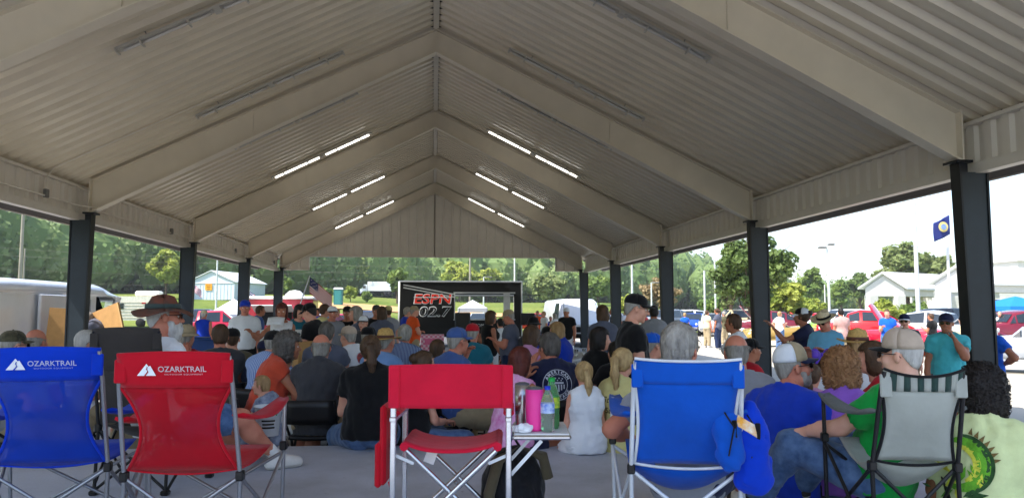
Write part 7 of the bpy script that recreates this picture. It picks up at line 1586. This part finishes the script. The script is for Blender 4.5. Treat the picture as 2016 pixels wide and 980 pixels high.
who('dark haired woman in teal top looking down', 590, 599, 13.0, rz=-150, near=1, sex='f', fat=.3, shirt=cl['dteal'], pants=M_dkdenim, shoes=M_shoe, hair=('bob', 'black'), aL='crossed', aR='crossed', seed=62, head=(0, -15))
who('man in black shirt and black cap leaning over the cardboard box', 612, 592, 10.3, rz=58, near=1, fat=.2, shirt=cl['black'], pants=M_dkdenim, shoes=M_shoe, hair=('short', 'black'), hat=H('cap', 'black', 'black'), aL='low', aR='phone', seed=63, head=(0, -18), lean=8)
who('person in pale yellow shirt behind the black cap man', 640, 597, 14.2, rz=-60, near=0, shirt=cl['yellow'], pants=M_khaki, shoes=M_shoe, hair=('short', 'brown'), seed=64)
who('man in white cap and heather grey shirt in the standing group', 655, 600, 13.0, rz=-160, near=1, fat=.4, shirt=cl['grey'], pants=M_khaki, shoes=M_shoe, hair=('short', 'grey'), hat=H('cap', 'white', 'black'), aL='down', aR='low', seed=65, skin='ruddy')
who('man in black cap and black sleeveless shirt in the standing group', 684, 600, 14.0, rz=170, near=1, fat=.4, shirt=cl['black'], skind='tank', pants=M_dkdenim, shoes=M_shoe, hair=('short', 'black'), hat=H('cap', 'black', 'black'), aL='crossed', aR='crossed', seed=66, skin='tan')
who('grey haired woman in slate shirt in the standing group', 700, 602, 12.4, rz=90, near=1, sex='f', fat=.4, shirt=cl['slate'], pants=M_denim, shoes=M_shoe, hair=('mid', 'grey'), aL='low', aR='low', seed=67)
who('boy in black and white cap below the standing group', 716, 619, 12.0, rz=150, near=1, fat=.1, shirt=cl['char'], pants=M_denim, shoes=M_shoe, hair=('short', 'black'), hat=H('cap', 'white', 'black', 'black'), seed=68)
who('man in black sleeveless shirt and cap left of the trailer', 741, 598, 15.5, rz=175, near=1, fat=.3, shirt=cl['black'], skind='tank', pants=M_dkdenim, shoes=M_shoe, hair=('short', 'brown'), hat=H('cap', 'char', 'char'), seed=69, skin='tan')
who('woman in slate lettered shirt standing left of the trailer', 752, 603, 13.2, rz=5, near=1, sex='f', fat=.4, shirt=cl['slate'], pants=M_denim, shoes=M_shoe, hair=('mid', 'brown'), seed=70)
who('person in yellow cap and grey shirt behind the slate lettered shirt', 764, 600, 15.8, rz=20, near=0, shirt=cl['grey'], pants=M_khaki, shoes=M_shoe, hair=('short', 'brown'), hat=H('cap', 'yellow', 'yellow'), seed=71)
who('man in orange shirt with folded arms beside the trailer lettering', 816, 600, 17.5, rz=-70, near=1, fat=.5, shirt=cl['orange'], pants=M_khaki, shoes=M_shoe, hair=('short', 'grey'), hat=H('cap', 'khaki', 'khaki'), aL='crossed', aR='crossed', seed=72)
who('man in dark blue shirt behind the orange shirt man', 803, 603, 18.5, rz=-70, near=0, fat=.5, shirt=cl['royal'], pants=M_khaki, shoes=M_shoe, hair=('short', 'grey'), seed=73)
who('woman in black sleeveless top and white shorts with hand on hip', 967, 611, 13.2, rz=-60, near=1, sex='f', fat=.4, shirt=cl['black'], skind='tank', pants=cl['white'], plen='short', shoes=M_shoe, hair=('mid', 'brown'), aL='hip', aR='low', seed=74, skin='tan')
who('man in slate shirt and tan cap with black strap facing the woman in black', 1001, 607, 12.3, rz=75, near=1, fat=.6, shirt=cl['slate'], pants=M_dkdenim, shoes=M_shoed, hair=('short', 'grey'), hat=H('cap', 'khaki', 'khaki'), aL='phone', aR='low', seed=75, skin='ruddy', head=(0, -14))
who('boy in white shirt and black shorts between the pair by the trailer', 985, 625, 15.0, rz=20, near=0, fat=.0, shirt=cl['white'], pants=cl['black'], plen='short', shoes=M_shoe, hair=('short', 'black'), seed=76)
who('man in white cap, black shirt and white shorts walking near the white van', 1115, 604, 20.5, rz=165, near=1, fat=.6, shirt=cl['black'], pants=cl['white'], plen='short', shoes=M_shoe, hair=('short', 'white'), hat=H('cap', 'white', 'white'), seed=77, skin='tan', aL='down', aR='down')
# ---- people outside
who('man in grey shirt bending into the white cargo van', 178, 632, 16.0, base='out', rz=60, near=1, fat=.3, shirt=cl['slate'], pants=M_khaki, shoes=M_shoe, hair=('short', 'grey'), aL='table', aR='table', lean=35, h=1.75, seed=80, skin='tan')
who('man in royal blue tank top and pale cap beside the red pickup', 402, 608, 20.0, base='out', rz=-20, near=1, fat=.4, shirt=cl['royal'], skind='tank', pants=M_khaki, plen='short', shoes=M_shoe, hair=('short', 'white'), hat=H('cap', 'cream', 'cream'), aL='low', aR='low', seed=81, skin='ruddy')
out = [('man in pink grey shirt right of the red vintage truck', 1655, 606, 22, 'pinkg', 'khaki', 'short', 20, 'm'), ('man in royal blue printed shirt by the red raised panel', 1746, 608, 22, 'bright', 'denim', 'short', 175, 'm'), ('person in cream shirt left of the near right column', 1895, 618, 15, 'cream', 'denim', 'short', 20, 'm'),
 ('woman in grey top and blue jeans walking in the sunny lot', 1411, 606, 32, 'slate', 'dkdenim', 'pony', 60, 'f'), ('man in tan shirt and shorts beside the walking woman', 1392, 610, 34, 'cream', 'khaki', 'short', -40, 'm'), ('person in bright blue shirt by the blue car', 1348, 615, 36, 'bright', 'denim', 'short', 0, 'm'), ('person in tan behind the walking woman', 1425, 612, 36, 'olive', 'khaki', 'short', 30, 'm'),
 ('man in white shirt near the black speaker box', 1070, 612, 30, 'white', 'denim', 'short', 120, 'm'), ('woman in white shirt left of the white van', 1092, 617, 29, 'white', 'denim', 'mid', 30, 'f'), ('man in red cap beyond the trailer', 1058, 611, 33, 'orange', 'denim', 'short', 180, 'm'), ('child in blue shirt left of the white van', 1084, 622, 31, 'royal', 'denim', 'short', 180, 'm'),
 ('person in grey shirt between the far right columns', 1205, 606, 28, 'slate', 'denim', 'short', 100, 'm'), ('person in white shirt right of the far right columns', 1232, 608, 31, 'white', 'khaki', 'short', 30, 'm'), ('person in maroon shirt by the third right column', 1268, 612, 30, 'red', 'denim', 'short', 70, 'm'), ('person in pink top beyond the standing group', 664, 607, 27, 'pinkl', 'denim', 'mid', 180, 'f'), ('person in red shirt by the food trailer', 560, 612, 28, 'red', 'denim', 'short', 160, 'm'),
 ('person in blue shirt left of the standing teal woman', 625, 606, 26, 'royal', 'denim', 'short', 140, 'm'), ('person in white shirt by the lime car', 1535, 612, 30, 'white', 'denim', 'short', -40, 'm'), ('person in black shirt between silver car and flagpole', 1832, 616, 24, 'black', 'denim', 'short', 60, 'm'), ('person in white cap beneath the blue canopy', 1968, 612, 30, 'white', 'khaki', 'short', 170, 'm')]
for i, (l, px, py, D, sc_, pc, hr, rz, sx) in enumerate(out):
    who(l, px, py, D, base='out', rz=rz, near=0, sex=sx, fat=.3, shirt=cl[sc_], pants=cl[pc], shoes=M_shoe, hair=(hr, rnd.choice(['brown', 'grey', 'black', 'sandy'])), aL=rnd.choice(['down', 'low', 'hip', 'phone']), aR=rnd.choice(['down', 'low', 'phone']), seed=90 + i, skin=rnd.choice(['fair', 'tan', 'ruddy']))
if not _fcused[0]: pass
# ================================================================ prints on shirts, bucket, small props
def shirt_of(o): return [c for c in o.children if c.name.startswith('shirt')][0]
def drape_print(pi, me_list, u0, v0, back=True, lift=.006):
    """lay flat shapes (x, y in metres) onto the back or front of a shirt"""
    o, inf = pi; so = shirt_of(o); me = so.data
    bvh = BVHTree.FromPolygons([v.co[:] for v in me.vertices], [p.vertices[:] for p in me.polygons])
    T = inf['T2']; rt, up = Vector(T[:, 0]), Vector(T[:, 2]); fw = Vector(T[:, 1]); c = Vector(inf['mid']); d = fw if back else -fw; sx = 1 if back else -1
    for (m, mt, nm) in me_list:
        last = None
        for v in m.vertices:
            q = c + rt * sx * (u0 + v.co.x) + up * (v0 + v.co.y); h = bvh.ray_cast(q - d * .6, d)
            if h[0] is not None: v.co = h[0] - d * (lift + v.co.z * .3)
            else: v.co = q - d * .1
        m.materials.clear(); m.materials.append(mt); link(nm, m, so)
def fit(me, w, h=None):
    co = np.array([v.co for v in me.vertices]); lo, hi = co.min(0), co.max(0); k = w / (hi[0] - lo[0]); kh = h / (hi[1] - lo[1]) if h else k
    for v in me.vertices: v.co = Vector(((v.co.x - (lo[0] + hi[0]) / 2) * k, (v.co.y - (lo[1] + hi[1]) / 2) * kh, 0))
    return me
def shift(me, x, y):
    for v in me.vertices: v.co.x += x; v.co.y += y
    return me
def flat(outl, sub=1):
    """polygon fan subdivided so that it can follow a curved back"""
    bm = bmesh.new(); bm.faces.new([bm.verts.new((x, y, 0)) for x, y in outl]); bmesh.ops.triangulate(bm, faces=bm.faces[:])
    for _ in range(sub): bmesh.ops.subdivide_edges(bm, edges=[e for e in bm.edges if e.calc_length() > .025], cuts=1, use_grid_fill=False); bmesh.ops.triangulate(bm, faces=bm.faces[:])
    me = bpy.data.meshes.new('print'); bm.to_mesh(me); bm.free(); return me
def ring(r0, r1, n=40, a0=0, a1=6.2832):
    vs = []; fs = []
    for i in range(n + 1):
        a = a0 + (a1 - a0) * i / n; vs += [(r0 * math.cos(a), r0 * math.sin(a), 0), (r1 * math.cos(a), r1 * math.sin(a), 0)]
        if i: b = 2 * i; fs.append([b - 2, b - 1, b + 1, b])
    me = bpy.data.meshes.new('print'); me.from_pydata(vs, [], fs); return me
def arc_text(s, r, size, a_mid, da, flip=False):
    out = []
    for i, ch in enumerate(s):
        if ch == ' ': continue
        me = text_mesh(ch, size, 'print', extrude=0, bold=.002); a = a_mid + ((i - (len(s) - 1) / 2) * da) * (1 if flip else -1); t = a - math.pi / 2 + (math.pi if flip else 0)
        for v in me.vertices: x, y = v.co.x, v.co.y; v.co = Vector((r * math.cos(a) + x * math.cos(t) - y * math.sin(t), r * math.sin(a) + x * math.sin(t) + y * math.cos(t), 0))
        out.append(me)
    return out
M_pw = mat('pale_print', srgb(196, 200, 210), .8); M_pk2 = mat('dark_print', srgb(40, 36, 30), .8); M_pr = mat('red_print', srgb(190, 60, 60), .8)
def heritage():
    L = [(ring(.128, .134), M_pw, 'emblem_ring'), (ring(.086, .091), M_pw, 'emblem_ring')]
    L += [(m, M_pw, 'lettering') for m in arc_text('AMERICAN', .11, .036, math.pi / 2, .29)] + [(m, M_pw, 'lettering') for m in arc_text('HERITAGE', .11, .036, -math.pi / 2, .29, True)]
    for i in range(5): L.append((flat([(-.056 + i * .026, -.06 + .012 * abs(i - 2)), (-.043 + i * .026, -.06 + .012 * abs(i - 2)), (-.043 + i * .026, .0), (-.056 + i * .026, .0)]), M_pw, 'emblem_stripe'))
    for (x, y) in ((-.05, .05), (-.02, .055), (.012, .055), (.04, .05), (-.035, .035), (-.004, .037), (.028, .035)): L.append((shift(ring(.0, .006, 8), x, y), M_pw, 'emblem_star'))
    L.append((flat([(-.05, .006), (.05, .006), (.05, .022), (-.05, .022)]), M_pw, 'emblem_bar'))
    drape_print(m33, L, .0, .07)
heritage()
def stay():
    a = fit(text_mesh('Stay', 1, extrude=0, shear=.35, space=1.1), .125, .062); b = fit(text_mesh('Salty', 1, extrude=0, shear=.35, space=1.1), .15, .062)
    drape_print(w5, [(shift(a, -.03, .1), M_pk2, 'lettering'), (shift(b, -.01, .015), M_pk2, 'lettering')], 0, .0)
stay()
def fish():
    G = lambda n, *c: mat('print_' + n, srgb(*c), .85, noise=.3, scale=40); dk, gr, yl, br = G('deep', 44, 78, 40), G('leafgreen', 96, 160, 40), G('yellow', 206, 206, 70), G('brownfin', 118, 98, 56)
    def crescent(r0, r1, a0, a1, taper, n=26):
        o = []; 
        for i in range(n + 1): u = i / n; a = a0 + (a1 - a0) * u; w = (r1 - r0) / 2 * math.sin(math.pi * (u * .94 + .05)) ** taper; o.append(((r0 + r1) / 2 + w, a))
        for i in range(n, -1, -1): u = i / n; a = a0 + (a1 - a0) * u; w = (r1 - r0) / 2 * math.sin(math.pi * (u * .94 + .05)) ** taper; o.append(((r0 + r1) / 2 - w, a))
        return [(r * math.cos(a), r * math.sin(a)) for r, a in o]
    L = [(flat(crescent(.10, .17, -1.9, 1.9, .6), 2), gr, 'fish_body'), (flat(crescent(.145, .19, -1.3, 1.5, .6), 2), dk, 'fish_back'), (flat(crescent(.08, .12, -1.2, 1.6, .5), 2), yl, 'fish_belly')]
    for i in range(7): a = .1 + i * .17; L.append((flat([(.185 * math.cos(a), .185 * math.sin(a)), (.225 * math.cos(a + .1), .225 * math.sin(a + .1)), (.185 * math.cos(a + .14), .185 * math.sin(a + .14))]), br, 'fin_spine'))
    L.append((flat([(-.05, .15), (-.13, .19), (-.16, .13), (-.10, .10)]), gr, 'fish_head')); L.append((shift(ring(0, .012, 10), -.1, .15), yl, 'fish_eye'))
    g = np.random.RandomState(4)
    for i in range(15):
        x, y = g.uniform(-.15, .12), g.uniform(-.22, -.05); l, a = g.uniform(.05, .12), g.uniform(.2, 2.9); dx, dy = math.cos(a) * l, math.sin(a) * l
        L.append((flat([(x, y), (x + dx * .5 - dy * .16, y + dy * .5 + dx * .16), (x + dx, y + dy), (x + dx * .5 + dy * .16, y + dy * .5 - dx * .16)]), [gr, dk, yl][i % 3], 'leaf_print'))
    for m_, _, _ in L:
        for v in m_.vertices: v.co *= .8
    drape_print(m13, L, -.1, .07)
fish()
def blob_print(pi, col, r, u, v, back, nm='emblem'):
    L = [(ring(0, r, 24), mat('emblem_' + col[0], srgb(*col[1]), .8, noise=.5, scale=30, col2=srgb(*col[2])), nm), (ring(r * .95, r * 1.08, 28), M_pw, 'emblem_ring')]; drape_print(pi, L, u, v, back)
blob_print(m28, ('surf', (60, 70, 60), (190, 190, 110)), .07, -.08, .08, True); blob_print(m24, ('race', (70, 60, 70), (190, 70, 60)), .07, 0, .1, True)
# ---- bucket held by the small boy
def bucket():
    p = atD(527, 856, 5.5); o = empty('bucket', (p.x, p.y, p.z), R(10), 'white charity bucket with green lettering held by the small boy', 'bucket')
    P_ = [(0, 0), (.075, 0), (.095, .2), (.1, .2), (.1, .21), (.092, .21), (.072, .008), (0, .008)]; MB().mat(mat('white_bucket', srgb(218, 222, 226), .4, noise=.03)).lathe(P_, (0, 0, 0), 28).build('tub', o)
    me = text_mesh('CASH', .062, extrude=0, bold=.002)
    def wrap(me, z0, a0):
        for v in me.vertices: a = -math.pi / 2 + a0 + v.co.x / .092; z = z0 + v.co.y; r = .0775 + .1 * z; v.co = Vector((r * math.cos(a), r * math.sin(a), z))
        return me
    me = wrap(me, .165, -.1); me.materials.clear(); me.materials.append(mat('green_print', srgb(30, 150, 80), .5)); link('lettering', me, o)
    for i in range(3):
        me = bpy.data.meshes.new('print_line'); n_ = 9; w_ = .05 - .006 * (i == 1); me.from_pydata([(x, y, 0) for x in np.linspace(-w_, w_, n_) for y in (-.006, .006)], [], [[2 * k, 2 * k + 2, 2 * k + 3, 2 * k + 1] for k in range(n_ - 1)])
        wrap(me, .11 - i * .024, .05); me.materials.append(M_pk2); link('print_line', me, o)
bucket()
# ---- sheet of paper, bow, strap, cardboard at the van, water bottle by the chair
def paper(px, py, D, label):
    p = atD(px, py, D); o = MB().mat(M_white).grid([[(u * .24 - .12, v * .15, .012 * math.sin(u * 3) + v * .05) for v in np.linspace(0, 1, 4)] for u in np.linspace(0, 1, 6)], thick=.001).build('paper_sheet', None, tuple(p), (R(25), 0, 0)); tag(o, label, 'paper')
paper(541, 640, 11.0, 'white sheet of paper held by the woman in white top')
def bow():
    p = atD(1618, 697, 6.45); o = empty('hair_bow', tuple(p), R(-10), 'shiny purple ribbon bow in the brown haired girl\'s hair', 'hair bow'); m = mat('purple_satin', srgb(96, 60, 190), .3, sheen=.3)
    for s in (-1, 1):
        for k in range(2): MB().mat(m).grid([[(s * (.012 + .07 * u) , -.02 * math.sin(u * 3.1) * (1 - 2 * k), (v - .5) * .06 * (.3 + math.sin(u * 2.6)) + .01 * k) for v in np.linspace(0, 1, 5)] for u in np.linspace(0, 1, 7)], thick=.002).build('loop', o)
        MB().mat(m).grid([[(s * (.01 + .04 * u) + (v - .5) * .025, -.005, -.01 - .07 * u) for v in (0, 1)] for u in np.linspace(0, 1, 5)], thick=.002).build('tail', o)
    MB().mat(m).box((0, 0, 0), (.025, .03, .03), bev=.008).build('knot', o)
bow()
def boards():
    for k, (px, py, D, w, h, rz, ry, l) in enumerate([(128, 700, 15.6, .7, 1.1, 15, 4, 'tall cardboard sheet inside the open side door of the van'), (212, 690, 15.9, .75, .9, -25, -18, 'cardboard sheet carried by the man at the van')]):
        p = atD(px, py, D); o = empty('cardboard_sheet', (p.x, p.y, Z_OUT + .55 if k == 0 else p.z), R(rz), l, 'cardboard'); MB().mat(M_card).box((0, 0, h / 2), (w, .03, h), ry=R(ry)).build('sheet', o); MB().mat(mat('card_edge', srgb(206, 166, 110), .8)).box((w / 2 * math.cos(R(ry)), -.002, h / 2 - w / 2 * math.sin(R(ry))), (.03, .045, h), ry=R(ry)).build('folded_edge', o)
boards()
def floor_bottle():
    p = atD(1712, 965, 3.6); o = empty('bottle', (p.x, p.y, 0.0), 0, 'blue water bottle standing beneath the striped camp chair', 'bottle'); mb = MB().mat(mat('blue_bottle', srgb(20, 110, 220), .2, noise=.1)).lathe([(0, 0), (.035, 0), (.036, .16), (.03, .18), (.016, .19), (.016, .2)], (0, 0, 0), 20); mb.build('flask', o); MB().mat(M_dkplas).lathe([(0, .235), (.02, .235), (.022, .2)], (0, 0, 0), 16).build('lid', o)
floor_bottle()
# ================================================================ thin summer haze over the far hill
def haze():
    m = bpy.data.materials.new('summer_haze'); m.use_nodes = True; nt = m.node_tree; nt.nodes.clear(); o = N(nt, 'ShaderNodeOutputMaterial'); v = N(nt, 'ShaderNodeVolumePrincipled', Density=.0004); v.inputs['Color'].default_value = (.95, .97, 1, 1); v.inputs['Anisotropy'].default_value = .2; nt.links.new(v.outputs[0], o.inputs['Volume'])
    x0, x1, y0, y1, z0, z1 = -760, 760, -160, 960, -6, 100
    mb = MB().mat(m); mb.box(((x0 + x1) / 2, (y0 + y1) / 2, (z0 + z1) / 2), (x1 - x0, y1 - y0, z1 - z0)); h = mb.build('haze', kind='stuff'); h['label'] = 'thin pale summer haze over the field and wooded hill'
    return h
haze()
